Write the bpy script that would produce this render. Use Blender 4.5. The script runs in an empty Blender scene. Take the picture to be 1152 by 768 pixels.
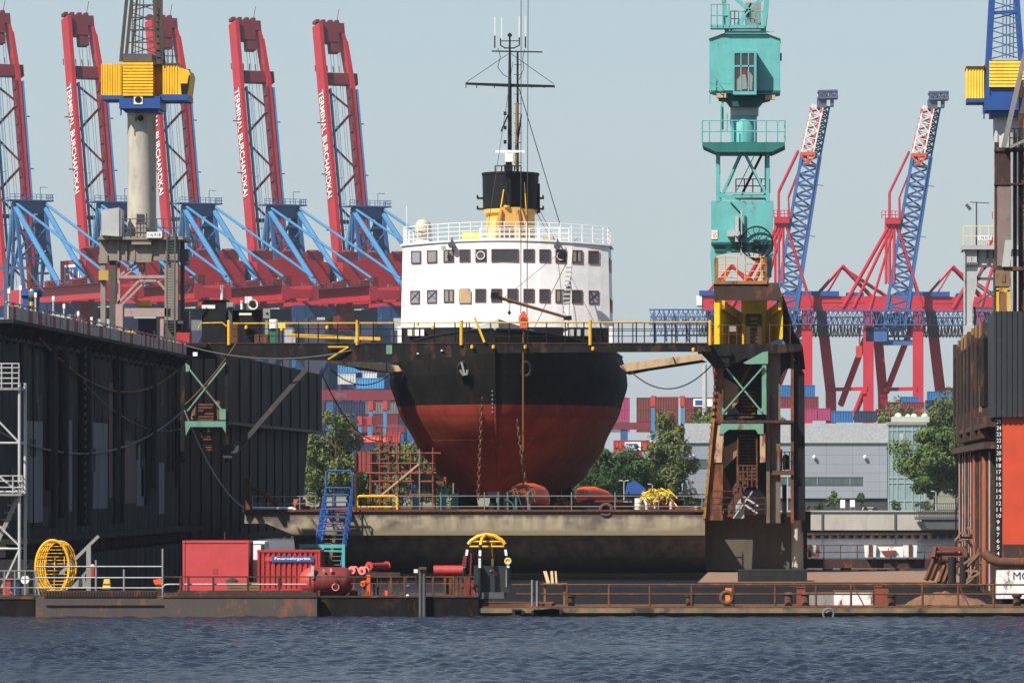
import bpy, math, random
from mathutils import Vector, Matrix, noise as mnoise
random.seed(7)
R = math.radians
scene = bpy.context.scene
col = scene.collection
# ------------------------------------------------------------------ measuring
F, VX, HY, H = 6400.0, 900.0, 540.0, 6.5      # focal length, vanishing point of the docks, eye height
def X(px, Y): return (px - VX) * Y / F
def Z(py, Y): return H - (py - HY) * Y / F
def P(px, py, Y): return Vector((X(px, Y), Y, Z(py, Y)))
def V(*a): return Vector(a)
def S(r, g, b):
    f = lambda c: (c / 255 / 12.92) if c / 255 <= .04045 else ((c / 255 + .055) / 1.055) ** 2.4
    return (f(r), f(g), f(b), 1)
# ------------------------------------------------------------------ mesh builder
KEEP = {'lettering', 'white_marks', 'draught_marks', 'plate_seam', 'rigging', 'mullions', 'window', 'pane', 'pane_reflection', 'inner_stay', 'railing', 'pipes', 'hoses', 'tubes', 'junk', 'scrap', 'bent_scrap', 'hull', 'crown', 'foliage', 'hoist_rope', 'emblem_mark'}
SING = {'posts': 'post', 'uprights': 'upright', 'planks': 'plank', 'stringers': 'stringer', 'legs': 'leg', 'side_plates': 'side_plate', 'fittings': 'fitting', 'skids': 'skid', 'feet': 'foot', 'cage_bars': 'cage_bar', 'beams': 'beam', 'struts': 'strut', 'wheels': 'wheel', 'treads': 'tread', 'boom_red_bands': 'boom_red_band', 'bars': 'bar', 'boom_fittings': 'boom_fitting', 'stems': 'stem', 'windows': 'side_glass'}
class MB:
    def __init__(s, M=None): s.v = []; s.f = []; s.mi = []; s.M = M; s.k = 0
    def add(s, vs, fs):
        o = len(s.v)
        for p in vs:
            p = Vector(p)
            s.v.append(s.M @ p if s.M else p)
        for f in fs: s.f.append([i + o for i in f]); s.mi.append(s.k)
        return s
    def box(s, x0, x1, y0, y1, z0, z1):
        if x0 > x1: x0, x1 = x1, x0
        if y0 > y1: y0, y1 = y1, y0
        if z0 > z1: z0, z1 = z1, z0
        return s.add([(x0,y0,z0),(x1,y0,z0),(x1,y1,z0),(x0,y1,z0),(x0,y0,z1),(x1,y0,z1),(x1,y1,z1),(x0,y1,z1)],
                     [(0,3,2,1),(4,5,6,7),(0,1,5,4),(1,2,6,5),(2,3,7,6),(3,0,4,7)])
    def pbox(s, px0, px1, py0, py1, Y, d):           # box measured on its front face, d metres deep
        return s.box(X(px0, Y), X(px1, Y), Y, Y + d, Z(py1, Y), Z(py0, Y))
    def frame(s, p, q):
        p, q = Vector(p), Vector(q); d = q - p; L = d.length
        d = d / L if L > 1e-9 else V(0,0,1)
        up = V(0,0,1) if abs(d.z) < .95 else V(0,1,0)
        a = d.cross(up).normalized(); b = a.cross(d).normalized()
        return p, q, a, b
    def bar(s, p, q, w, h=None, w2=None, h2=None):
        h = h or w; w2 = w2 or w; h2 = h2 or h
        p, q, a, b = s.frame(p, q)
        vs = [p - a*w/2 - b*h/2, p + a*w/2 - b*h/2, p + a*w/2 + b*h/2, p - a*w/2 + b*h/2,
              q - a*w2/2 - b*h2/2, q + a*w2/2 - b*h2/2, q + a*w2/2 + b*h2/2, q - a*w2/2 + b*h2/2]
        return s.add(vs, [(0,1,2,3),(7,6,5,4),(0,4,5,1),(1,5,6,2),(2,6,7,3),(3,7,4,0)])
    def tube(s, p, q, r, n=6, r2=None):
        r2 = r if r2 is None else r2
        p, q, a, b = s.frame(p, q)
        vs = []
        for c, rr in ((p, r), (q, r2)):
            for i in range(n):
                t = 2*math.pi*i/n; vs.append(c + a*rr*math.cos(t) + b*rr*math.sin(t))
        fs = [(i, n+i, n+(i+1) % n, (i+1) % n) for i in range(n)]
        fs += [tuple(range(n)), tuple(range(2*n-1, n-1, -1))]
        return s.add(vs, fs)
    def path(s, pts, r, n=6, closed=False):           # one swept tube through the points
        pts = [Vector(p) for p in pts]; m = len(pts); vs = []; ref = None
        for i, p in enumerate(pts):
            a = pts[i-1] if (i > 0 or closed) else p
            b = pts[(i+1) % m] if (i < m-1 or closed) else p
            d = (b - a).normalized() if (b-a).length > 1e-9 else V(0,0,1)
            if ref is None: ref = V(0,0,1) if abs(d.z) < .9 else V(0,1,0)
            u = (ref - d * ref.dot(d))
            u = u.normalized() if u.length > 1e-6 else d.orthogonal().normalized()
            ref = u; w = d.cross(u)
            for k in range(n):
                t = 2*math.pi*k/n; vs.append(p + u*r*math.cos(t) + w*r*math.sin(t))
        fs = []
        for i in range(m if closed else m-1):
            j = (i+1) % m
            for k in range(n): fs.append((i*n+k, i*n+(k+1) % n, j*n+(k+1) % n, j*n+k))
        if not closed: fs += [tuple(range(n-1, -1, -1)), tuple(range((m-1)*n, m*n))]
        return s.add(vs, fs)
    def ring(s, c, R1, r, ax='Y', n=20, k=6, sx=1, sz=1):
        pts = []
        for i in range(n):
            t = 2*math.pi*i/n; a, b = R1*math.cos(t)*sx, R1*math.sin(t)*sz
            pts.append(Vector(c) + (V(a,0,b) if ax == 'Y' else V(0,a,b) if ax == 'X' else V(a,b,0)))
        return s.path(pts, r, k, True)
    def lathe(s, c, prof, n=16, ax='Z', sx=1, sy=1):
        c = Vector(c); vs = []; fs = []
        for r, z in prof:
            for i in range(n):
                t = 2*math.pi*i/n; a, b = r*math.cos(t)*sx, r*math.sin(t)*sy
                vs.append(c + (V(a,b,z) if ax == 'Z' else V(a,z,b) if ax == 'Y' else V(z,a,b)))
        m = len(prof)
        for j in range(m-1):
            for i in range(n):
                k = (i+1) % n
                q = (j*n+i, j*n+k, (j+1)*n+k, (j+1)*n+i)
                fs.append(q if ax != 'Y' else q[::-1])
        e0, e1 = tuple(range(n-1, -1, -1)), tuple(range((m-1)*n, m*n))
        fs += [e0, e1] if ax != 'Y' else [e0[::-1], e1[::-1]]
        return s.add(vs, fs)
    def prism(s, pts, a0, a1, ax='Y'):                # outline (x,z) along Y, (y,z) along X or (x,y) along Z
        g = lambda p, a: (p[0], a, p[1]) if ax == 'Y' else (a, p[0], p[1]) if ax == 'X' else (p[0], p[1], a)
        n = len(pts)
        fs = [tuple(range(n)), tuple(range(2*n-1, n-1, -1))] + [((i+1) % n, i, n+i, n+(i+1) % n) for i in range(n)]
        return s.add([g(p, a0) for p in pts] + [g(p, a1) for p in pts], fs)
    def pprism(s, pxs, Y, d):                         # outline measured at depth Y, d metres deep
        return s.prism([(X(a, Y), Z(b, Y)) for a, b in pxs], Y, Y + d)
    def plate(s, pts, n, t):                          # flat polygon given thickness t along n
        n = Vector(n).normalized()*t; pts = [Vector(p) for p in pts]; m = len(pts)
        return s.add(pts + [p + n for p in pts], [tuple(range(m)), tuple(range(2*m-1, m-1, -1))] + [((i+1) % m, i, m+i, m+(i+1) % m) for i in range(m)])
    def lattice(s, p, q, w, h, w2, h2, n, r, rd=None):
        rd = rd or r*.6
        p, q, a, b = s.frame(p, q)
        sec = []
        for i in range(n+1):
            t = i/n; c = p.lerp(q, t); ww, hh = w+(w2-w)*t, h+(h2-h)*t
            sec.append([c + a*ww/2*i1 + b*hh/2*j1 for i1, j1 in ((-1,-1),(1,-1),(1,1),(-1,1))])
        for k in range(4): s.bar(sec[0][k], sec[n][k], r*2)
        for i in range(n):
            for k in range(4):
                l = (k+1) % 4
                u, w_ = (sec[i][k], sec[i+1][l]) if (i+k) % 2 else (sec[i][l], sec[i+1][k])
                s.bar(u, w_, rd*2)
                s.bar(sec[i+1][k], sec[i+1][l], rd*1.6)
        return s
    def rail(s, pts, posts, h, levels, r, rp=None):   # handrail: bars through pts at the given heights, posts along
        pts = [Vector(p) for p in pts]
        for l in levels:
            s.path([p + V(0,0,l) for p in pts], r, 5)
        seg = [(pts[i+1]-pts[i]).length for i in range(len(pts)-1)]; tot = sum(seg)
        for k in range(posts+1):
            d = tot*k/posts; i = 0
            while i < len(seg)-1 and d > seg[i]: d -= seg[i]; i += 1
            b = pts[i].lerp(pts[i+1], min(1, d/seg[i]))
            s.tube(b, b + V(0,0,h), rp or r*1.2, 5)
        return s
    def clusters(s, tol):                             # groups of pieces that touch each other
        n = len(s.v); par = list(range(n))
        def find(a):
            while par[a] != a: par[a] = par[par[a]]; a = par[a]
            return a
        for f in s.f:
            a = find(f[0])
            for i in f[1:]:
                b = find(i)
                if b != a: par[b] = a
        box = {}
        for i in range(n):
            r = find(i); p = s.v[i]
            if r not in box: box[r] = [p.x, p.y, p.z, p.x, p.y, p.z]
            else:
                b = box[r]
                for k in range(3): b[k] = min(b[k], p[k]); b[k+3] = max(b[k+3], p[k])
        ks = list(box)
        if len(ks) < 2 or len(ks) > 120: return None
        cp = {k: k for k in ks}
        def cf(a):
            while cp[a] != a: a = cp[a]
            return a
        for i in range(len(ks)):
            A = box[ks[i]]
            for j in range(i):
                B = box[ks[j]]
                if all(A[k]-tol <= B[k+3] and B[k]-tol <= A[k+3] for k in range(3)):
                    a, b = cf(ks[i]), cf(ks[j])
                    if a != b: cp[b] = a
        groups = {}
        for fi, f in enumerate(s.f): groups.setdefault(cf(find(f[0])), []).append(fi)
        return list(groups.values())
    def build(s, name, mat, parent=None, smooth=False, origin=None):
        if parent and s.v and name not in KEEP:
            g = s.clusters(.04 if s.v[0].y < 700 else .25)
            if g and 2 <= len(g) <= 14:
                g.sort(key=len, reverse=True); first = None
                for fs in g:
                    m = MB(); mp = {}
                    for fi in fs:
                        f = []
                        for i in s.f[fi]:
                            if i not in mp: mp[i] = len(m.v); m.v.append(s.v[i])
                            f.append(mp[i])
                        m.f.append(f); m.mi.append(s.mi[fi])
                    o = m.build1(SING.get(name, name), mat, parent, smooth); first = first or o
                return first
        return s.build1(name, mat, parent, smooth, origin)
    def build1(s, name, mat, parent=None, smooth=False, origin=None):
        org = Vector((0,0,0))
        root = parent
        if parent:
            while root.parent: root = root.parent
            org = root.location.copy()
        elif origin is not None: org = Vector(origin)
        elif s.v:
            xs = [p.x for p in s.v]; ys = [p.y for p in s.v]; zs = [p.z for p in s.v]
            org = V((min(xs)+max(xs))/2, (min(ys)+max(ys))/2, min(zs))
        me = bpy.data.meshes.new(name)
        me.from_pydata([p - org for p in s.v], [], s.f)
        mats = mat if isinstance(mat, (list, tuple)) else [mat]
        for m in mats: me.materials.append(m)
        if len(mats) > 1: me.polygons.foreach_set('material_index', s.mi)
        if smooth:
            me.polygons.foreach_set('use_smooth', [True]*len(me.polygons))
            me.set_sharp_from_angle(angle=R(40))
        me.update()
        o = bpy.data.objects.new(name, me); col.objects.link(o)
        if parent: o.parent = parent
        else: o.location = org
        return o
def tag(o, label=None, cat=None, group=None, kind=None):
    if label: o['label'] = label
    if cat: o['category'] = cat
    if group: o['group'] = group
    if kind: o['kind'] = kind
    return o
def thing(name, label, cat, loc, group=None):
    o = bpy.data.objects.new(name, None); o.empty_display_size = .3; col.objects.link(o); o.location = loc
    return tag(o, label, cat, group)
def solo(mb, name, mat, label, cat, group=None, smooth=False):
    return tag(mb.build(name, mat, None, smooth), label, cat, group)
def struct(mb, name, mat, kind='structure', smooth=False):
    return tag(mb.build(name, mat, None, smooth, (0,0,0)), kind=kind)
def copy_tree(o, d=None, label=None, parent=None):
    c = o.copy(); col.objects.link(c)
    if parent: c.parent = parent
    if d is not None: c.location = o.location + Vector(d)
    if label: c['label'] = label
    for ch in list(o.children): copy_tree(ch, None, None, c)
    return c
def text_into(mb, s, p, right, up, w=None, h=None, depth=.012, bold=0.):
    cu = bpy.data.curves.new('lettering', 'FONT'); cu.body = s; cu.extrude = 0; cu.offset = bold
    ob = bpy.data.objects.new('lettering', cu); col.objects.link(ob)
    me = bpy.data.meshes.new_from_object(ob.evaluated_get(bpy.context.evaluated_depsgraph_get()))
    vs = [v.co.copy() for v in me.vertices]; fs = [tuple(f.vertices) for f in me.polygons]
    bpy.data.objects.remove(ob); bpy.data.curves.remove(cu); bpy.data.meshes.remove(me)
    x0 = min(v.x for v in vs); x1 = max(v.x for v in vs); y0 = min(v.y for v in vs); y1 = max(v.y for v in vs)
    right = Vector(right).normalized(); up = Vector(up).normalized(); n = right.cross(up)
    sx = w/(x1-x0) if w else h/(y1-y0); sy = h/(y1-y0) if h else sx
    mb.add([Vector(p) + right*(v.x-x0)*sx + up*(v.y-y0)*sy + n*depth for v in vs], fs)
    return mb
def catenary(p, q, sag, n=16):
    p, q = Vector(p), Vector(q)
    return [p.lerp(q, i/n) - V(0,0, sag*4*(i/n)*(1-i/n)) for i in range(n+1)]
ORD = ['first','second','third','fourth','fifth','sixth','seventh','eighth','ninth','tenth','eleventh','twelfth','thirteenth','fourteenth','fifteenth','sixteenth','seventeenth','eighteenth']
# ------------------------------------------------------------------ materials
class NT:
    def __init__(s, name):
        s.m = bpy.data.materials.new(name); s.m.use_nodes = True; s.t = s.m.node_tree
        s.b = s.t.nodes['Principled BSDF']; s.pos = s.n('ShaderNodeNewGeometry').outputs['Position']
    def n(s, k): return s.t.nodes.new(k)
    def l(s, a, b): s.t.links.new(a, b)
    def noise(s, scale, detail=5, st=(1,1,1), rough=.55):
        mp = s.n('ShaderNodeMapping'); mp.inputs['Scale'].default_value = st; s.l(s.pos, mp.inputs['Vector'])
        x = s.n('ShaderNodeTexNoise'); x.inputs['Scale'].default_value = scale; x.inputs['Detail'].default_value = detail
        x.inputs['Roughness'].default_value = rough; s.l(mp.outputs[0], x.inputs['Vector']); return x.outputs['Fac']
    def ramp(s, fac, lo, hi, a=(0,0,0,1), b=(1,1,1,1)):
        r = s.n('ShaderNodeValToRGB'); r.color_ramp.elements[0].position = lo; r.color_ramp.elements[1].position = hi
        r.color_ramp.elements[0].color = a; r.color_ramp.elements[1].color = b; s.l(fac, r.inputs[0]); return r.outputs[0]
    def mix(s, fac, a, b, mode='MIX'):
        m = s.n('ShaderNodeMix'); m.data_type = 'RGBA'; m.blend_type = mode
        for sock, v in ((m.inputs[0], fac), (m.inputs[6], a), (m.inputs[7], b)):
            if isinstance(v, (tuple, list)): sock.default_value = v if len(v) == 4 else (*v, 1)
            elif isinstance(v, (float, int)): sock.default_value = v
            else: s.l(v, sock)
        return m.outputs[2]
    def math(s, op, a, b):
        m = s.n('ShaderNodeMath'); m.operation = op
        for sock, v in ((m.inputs[0], a), (m.inputs[1], b)):
            if isinstance(v, (float, int)): sock.default_value = v
            else: s.l(v, sock)
        return m.outputs[0]
    def sep(s):
        x = s.n('ShaderNodeSeparateXYZ'); s.l(s.pos, x.inputs[0]); return x.outputs
    def bump(s, h, strength, dist=.02):
        b = s.n('ShaderNodeBump'); b.inputs['Strength'].default_value = strength; b.inputs['Distance'].default_value = dist
        s.l(h, b.inputs['Height']); s.l(b.outputs[0], s.b.inputs['Normal'])
def scale(c, k): return (c[0]*k, c[1]*k, c[2]*k, 1)
RUST = S(112, 62, 36)
def paint(name, c, rough=.5, dirt=.35, rust=0., dirtc=None, sc=1.0, streak=.25, metal=0., rustc=None, spec=.4):
    """weathered paint: blotches, rain streaks running down, rust where asked"""
    t = NT(name); c = tuple(c) if len(c) == 4 else (*c, 1)
    c = scale(c, .78) if max(c[:3]) < .7 else c
    dirtc = dirtc or scale(c, .45)
    a = t.mix(t.ramp(t.noise(.9*sc, 6), .35, .7), scale(c, 1.0), scale(c, .84))
    st = t.ramp(t.noise(2.6*sc, 5, (1,1,streak)), .48, .78)
    a = t.mix(t.math('MULTIPLY', st, dirt), a, dirtc)
    if rust > 0:
        rm = t.ramp(t.noise(1.7*sc, 8, (1,1,.45), .68), .64 - .3*rust, .72 - .3*rust)
        rc = t.mix(t.noise(6*sc, 4), scale(rustc or RUST, .55), scale(rustc or RUST, 1.25))
        a = t.mix(rm, a, rc)
    t.l(a, t.b.inputs['Base Color'])
    t.b.inputs['Roughness'].default_value = rough; t.b.inputs['Metallic'].default_value = metal
    t.b.inputs['Specular IOR Level'].default_value = spec
    t.bump(t.noise(5*sc, 6), .25, .03)
    return t.m
M = {}
M['white'] = paint('white_paint', (.80,.79,.77), .45, .12, 0, S(190,180,165))
M['white_rust'] = paint('white_rusty', (.74,.72,.68), .55, .4, .28, S(150,120,95))
M['offwhite'] = paint('offwhite', S(222,214,196), .5, .25)
M['black'] = paint('black_paint', (.011,.011,.013), .6, .5, 0, (.028,.025,.023), spec=.16)
M['black_rust'] = paint('black_rusty', (.013,.012,.012), .75, .6, .34, (.03,.026,.023), rustc=S(70,48,36), spec=.14)
def wallmat(name, base, lite, brown):
    t = NT(name); a = t.mix(t.ramp(t.noise(.5, 7, (1, 1, .5)), .38, .66), base, scale(base, 2.1))
    a = t.mix(t.math('MULTIPLY', t.ramp(t.noise(1.3, 6, (1, 1, .06), .65), .52, .70), .75), a, lite)
    a = t.mix(t.math('MULTIPLY', t.ramp(t.noise(.8, 8, (1, 1, .35), .7), .54, .64), .8), a, brown)
    a = t.mix(t.ramp(t.noise(1.9, 7, (1, 1, .12), .7), .60, .68), a, (.006, .0055, .0055, 1))
    t.l(a, t.b.inputs['Base Color']); t.b.inputs['Roughness'].default_value = .8; t.b.inputs['Specular IOR Level'].default_value = .12
    t.bump(t.noise(1.1, 6), .5, .12); return t.m
M['wall_brown'] = wallmat('tarred_brown_wall', (.017, .0138, .0122), (.062, .052, .047), (.056, .034, .024))
M['wall_dark'] = wallmat('tarred_steel', (.017, .0152, .0150), (.095, .084, .082), (.056, .036, .027))
M['wall_grey'] = paint('faded_grey', (.24,.225,.235), .75, .6, .12, (.03,.03,.03), sc=.6, streak=.08)
M['wall_red'] = paint('faded_red', (.19,.12,.115), .75, .6, .12, (.03,.026,.026), sc=.6, streak=.08)
M['rust'] = paint('rusted_steel', S(104,70,52), .85, .55, .4, S(56,38,30), rustc=S(128,76,48), spec=.2)
M['rust_dark'] = paint('dark_rust', S(66,46,38), .85, .5, .35, S(34,27,25), rustc=S(105,62,42))
M['rust_red'] = paint('red_oxide', S(140,66,52), .8, .4, .25, S(84,46,40))
M['grey'] = paint('grey_paint', S(150,148,142), .6, .3, .08)
M['grey_dk'] = paint('dark_grey', S(86,86,86), .6, .3, .1)
M['grey_lt'] = paint('light_grey', S(190,190,186), .55, .25, .05)
M['galv'] = paint('galvanised', S(165,165,162), .45, .3, .06, metal=.4)
M['portal'] = paint('portal_grey', S(150,138,124), .7, .5, .18, S(82,72,64))
M['portal_pink'] = paint('primer_pink', S(180,150,142), .7, .4, .2, S(110,84,78))
M['concrete'] = paint('concrete', S(200,190,174), .85, .55, .1, S(112,104,94), sc=.8, streak=.2)
M['yellow'] = paint('yellow_paint', S(228,170,24), .5, .28, .12, S(150,100,20))
M['yellow_pale'] = paint('pale_yellow', S(232,196,88), .5, .25, .05, S(160,130,50))
M['yellow_rail'] = paint('rail_yellow', S(220,168,34), .5, .4, .22, S(120,88,30))
M['blue'] = paint('blue_paint', S(38,82,150), .5, .25, .04)
M['blue_stair'] = paint('stair_blue', S(52,98,176), .5, .25, .05)
M['teal'] = paint('teal_paint', S(108,186,182), .5, .3, .05, S(48,124,118))
M['teal_lt'] = paint('teal_machine', S(90,190,186), .5, .3, .05)
M['green_old'] = paint('sage_green', S(116,164,140), .65, .45, .22, S(66,92,78))
M['red_cont'] = paint('sunfaded_red', S(204,72,74), .55, .25, .04, S(170,64,60))
M['red_cont_dk'] = paint('container_red', S(186,58,54), .55, .4, .08, S(140,46,44))
M['red_tank'] = paint('tank_red', S(128,42,42), .7, .5, .25, S(60,28,30))
M['red_tank_lit'] = paint('tank_red_sunlit', S(206,70,62), .5, .25, .05)  # brighter copy of the tank red, sunlight put into the colour
M['orange'] = paint('lifeboat_orange', S(226,84,38), .5, .25, .04, S(170,66,40))
M['hull_orange'] = paint('orange_red_hull', S(214,76,42), .6, .12, 0, S(190,60,40))
M['sts_red'] = paint('crane_red', S(182,42,54), .5, .2, 0, sc=.2)
M['sts_red_dk'] = paint('crane_red_dark', S(112,34,44), .6, .3, .1, sc=.2)
M['sts_blue'] = paint('crane_light_blue', S(72,134,180), .5, .2, 0, sc=.2)
M['sts_blue_dk'] = paint('crane_dark_blue', S(50,94,144), .55, .3, 0, sc=.2)
M['sts_blue_mid'] = paint('crane_mid_blue', S(58, 104, 160), .5, .2, 0, sc=.2)
M['lat_blue'] = paint('lattice_blue', S(66,104,158), .55, .3, 0, sc=.2)
M['lat_red'] = paint('portal_red', S(200,44,62), .5, .2, 0, sc=.2)
M['navy'] = paint('navy', S(38,46,74), .6, .4, 0, sc=.2)
M['wood'] = paint('weathered_timber', S(206,176,134), .85, .6, .0, S(120,92,62), sc=1.5)
M['wood_dk'] = paint('brown_timber', S(140,98,62), .85, .5)
M['rope'] = paint('rope', S(132,92,56), .9, .3)
M['hose'] = paint('grey_hose', S(116,116,122), .6, .3)
M['rubber'] = paint('rubber', (.012,.0115,.0115), .85, .3, 0, (.05,.045,.04))
M['tyre_brown'] = paint('dusty_tyre', S(98,70,58), .9, .4)
M['pontoon'] = paint('pontoon_steel', S(82,72,66), .75, .55, .34, S(58,50,46), sc=.8, rustc=S(108,72,54))
M['pontoon_dk'] = paint('pontoon_black', (.012,.011,.0105), .8, .5, .25, (.03,.026,.023), sc=.8, rustc=S(58,42,34), spec=.08)
M['wire'] = paint('steel_wire', S(70,72,76), .5, .2)
M['pinkred'] = paint('faded_pink_red', S(226,120,116), .6, .2)
M['plate_brown'] = paint('deck_plate_brown', S(150,118,96), .85, .5, .2, S(112,80,60), sc=.6, streak=1)
def glassy(name, c, rough=.08):
    t = NT(name); t.l(t.mix(t.noise(.7, 3), scale(c, .7), scale(c, 1.3)), t.b.inputs['Base Color'])
    t.b.inputs['Roughness'].default_value = rough; t.b.inputs['Specular IOR Level'].default_value = .6; return t.m
M['glass'] = glassy('window_glass', (.035,.04,.045,1))
M['glass_pale'] = glassy('window_glass_pale', (.22,.25,.28,1), .2)
M['glass_green'] = glassy('curtain_wall_glass', (.20,.27,.27,1), .12)
M['strip'] = glassy('strip_window', (.07,.10,.10,1), .15)
# ================================================================== camera, sun, sky
cam = bpy.data.cameras.new('camera'); cam.sensor_width = 36; cam.lens = 200; cam.clip_end = 8000; cam.clip_start = 1
cam.shift_x = -324/1152; cam.shift_y = 156/1152
co = bpy.data.objects.new('camera', cam); col.objects.link(co); co.location = (0, 0, H); co.rotation_euler = (R(90), 0, 0)
scene.camera = co
SUN_AZ, SUN_EL = 44, 47            # left of straight behind the viewer, height
sd = V(-math.sin(R(SUN_AZ))*math.cos(R(SUN_EL)), -math.cos(R(SUN_AZ))*math.cos(R(SUN_EL)), math.sin(R(SUN_EL)))
sun = bpy.data.lights.new('sun', 'SUN'); sun.energy = 4.9; sun.angle = R(.5); sun.color = (1, .955, .88)
so = bpy.data.objects.new('sun', sun); col.objects.link(so); so.rotation_euler = (-sd).to_track_quat('-Z', 'Y').to_euler(); so.location = (-60, -60, 120)
w = bpy.data.worlds.new('World'); scene.world = w; w.use_nodes = True
nt = w.node_tree; bg = nt.nodes['Background']
sky = nt.nodes.new('ShaderNodeTexSky'); sky.sky_type = 'NISHITA'; sky.sun_disc = False
sky.sun_elevation = R(SUN_EL); sky.sun_rotation = math.atan2(sd.x, sd.y)
sky.air_density = 1.3; sky.dust_density = 0.6; sky.ozone_density = 1.5; sky.altitude = 0
mx = nt.nodes.new('ShaderNodeMix'); mx.data_type = 'RGBA'; tcw = nt.nodes.new('ShaderNodeTexCoord'); sxw = nt.nodes.new('ShaderNodeSeparateXYZ'); nt.links.new(tcw.outputs['Generated'], sxw.inputs[0]); mrw = nt.nodes.new('ShaderNodeMapRange'); nt.links.new(sxw.outputs[2], mrw.inputs[0])
for k_, v_ in ((1, 0), (2, .45), (3, .72), (4, .05)): mrw.inputs[k_].default_value = v_
nt.links.new(mrw.outputs[0], mx.inputs[0])     # thin even summer haze over the clear sky
nt.links.new(sky.outputs[0], mx.inputs[6]); mx.inputs[7].default_value = (4.1, 5.3, 6.6, 1)
nt.links.new(mx.outputs[2], bg.inputs[0]); bg.inputs[1].default_value = .066
vs_ = scene.view_settings; vs_.view_transform = 'Standard'; vs_.look = 'None'; vs_.gamma = 1; vs_.exposure = .72; vs_.use_curve_mapping = False
scene.cycles.max_bounces = 6; scene.cycles.volume_bounces = 0; scene.cycles.use_denoising = True
scene.cycles.volume_step_rate = 4
# ================================================================== air
t = bpy.data.materials.new('air'); t.use_nodes = True
for n in list(t.node_tree.nodes):
    if n.type == 'BSDF_PRINCIPLED': t.node_tree.nodes.remove(n)
vol = t.node_tree.nodes.new('ShaderNodeVolumePrincipled')
vol.inputs['Color'].default_value = (.80, .88, .97, 1); vol.inputs['Density'].default_value = .000055; vol.inputs['Anisotropy'].default_value = .2
out = [n for n in t.node_tree.nodes if n.type == 'OUTPUT_MATERIAL'][0]
t.node_tree.links.new(vol.outputs[0], out.inputs['Volume'])
struct(MB().box(-1000, 700, -80, 2060, -1.6, 190), 'haze', t, 'stuff')
# ================================================================== water
def spread(a, b, n): return [a + (b-a)*i/(n-1) for i in range(n)]
xs = spread(-900, -60, 18)[:-1] + spread(-60, -41, 20)[:-1] + spread(-41, 13, 400)[:-1] + spread(13, 30, 18)[:-1] + spread(30, 600, 14)
ys = spread(-60, 150, 12)[:-1] + spread(150, 176, 14)[:-1] + spread(176, 276, 640)[:-1] + spread(276, 330, 60)[:-1] + spread(330, 650, 60)
rw = random.Random(3); waves = []
for i in range(60):
    lam = .48 * (4.2 ** (rw.random() ** 1.3)); th = R(74 + rw.gauss(0, 40)); k = 2*math.pi/lam
    waves.append((k*math.cos(th), k*math.sin(th), rw.random()*6.28, .0098*lam ** .8))
import numpy as np
gx, gy = np.meshgrid(np.array(xs), np.array(ys)); gz = np.zeros_like(gx)
px_ = gx + .5*np.sin(gy*.21+gx*.11) + .35*np.sin(gx*.33-gy*.17)
for kx, ky, ph, am in waves:
    s_ = np.sin(kx*px_ + ky*gy + ph); gz += am*(s_ + .35*(s_*s_ - .5))
gust = .75 + .35*np.sin(gx*.13+gy*.05+1)*np.sin(gy*.09-gx*.04) 
fade = np.clip((gx+44)/4, 0, 1)*np.clip((17-gx)/4, 0, 1)*np.clip((gy-165)/12, 0, 1)*np.clip((330-gy)/40, 0, 1)
gz *= fade*gust
nx, ny = len(xs), len(ys)
me = bpy.data.meshes.new('water')
me.from_pydata(np.stack([gx.ravel(), gy.ravel(), gz.ravel()], 1).tolist(), [],
               [(j*nx+i, j*nx+i+1, (j+1)*nx+i+1, (j+1)*nx+i) for j in range(ny-1) for i in range(nx-1)])
me.polygons.foreach_set('use_smooth', [True]*len(me.polygons))
wt = NT('river_water'); wt.b.inputs['Base Color'].default_value = (.014, .018, .029, 1)
wt.b.inputs['Roughness'].default_value = .12; wt.b.inputs['IOR'].default_value = 1.33
b1 = wt.noise(3.4, 6, (.7, 1.1, 1), .62); wt.bump(b1, 1.0, .12)
me.materials.append(wt.m); wo = bpy.data.objects.new('water', me); col.objects.link(wo); tag(wo, kind='structure')
# ================================================================== far land
gt = NT('far_ground'); gt.l(gt.mix(gt.ramp(gt.noise(.08, 6), .4, .6), S(84, 92, 56), S(128, 122, 108)), gt.b.inputs['Base Color']); gt.b.inputs['Roughness'].default_value = .95
struct(MB().box(-900, 600, 641.5, 2040, 1.5, 2.9), 'ground', gt.m)
# quay wall
qt = paint('quay_concrete', S(190, 181, 168), .9, .6, .0, S(130, 122, 112), sc=.35, streak=.25)
q = thing('quay_wall', 'long grey concrete quay wall with dark wet foot below the grey building', 'quay wall', (0, 640, 0))
mb = MB().box(-600, 300, 640, 641.5, .9, 2.95); mb.box(-600, 300, 639.8, 641.6, 2.95, 3.1); mb.build('wall', qt, q)
mb = MB(); mb.box(-600, 300, 640.3, 641, -1.5, .9)
mb.build('wet_foot', paint('wet_stone', S(52, 50, 44), .8, .5), q)
mb = MB()
for i in range(160):
    x = -110 + i*.93; mb.lathe((x, 640.0, -1), [(.3, 0), (.3, 1.3)], 8)
mb.box(-110, 40, 639.7, 640.25, .35, .55); mb.build('timber_fender', M['rust_dark'], q)
mb = MB()
for p_ in (924, 1006): mb.pbox(p_, p_+2, 577, 597, 639.85, .1)
mb.build('ladder', M['grey_dk'], q)
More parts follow.
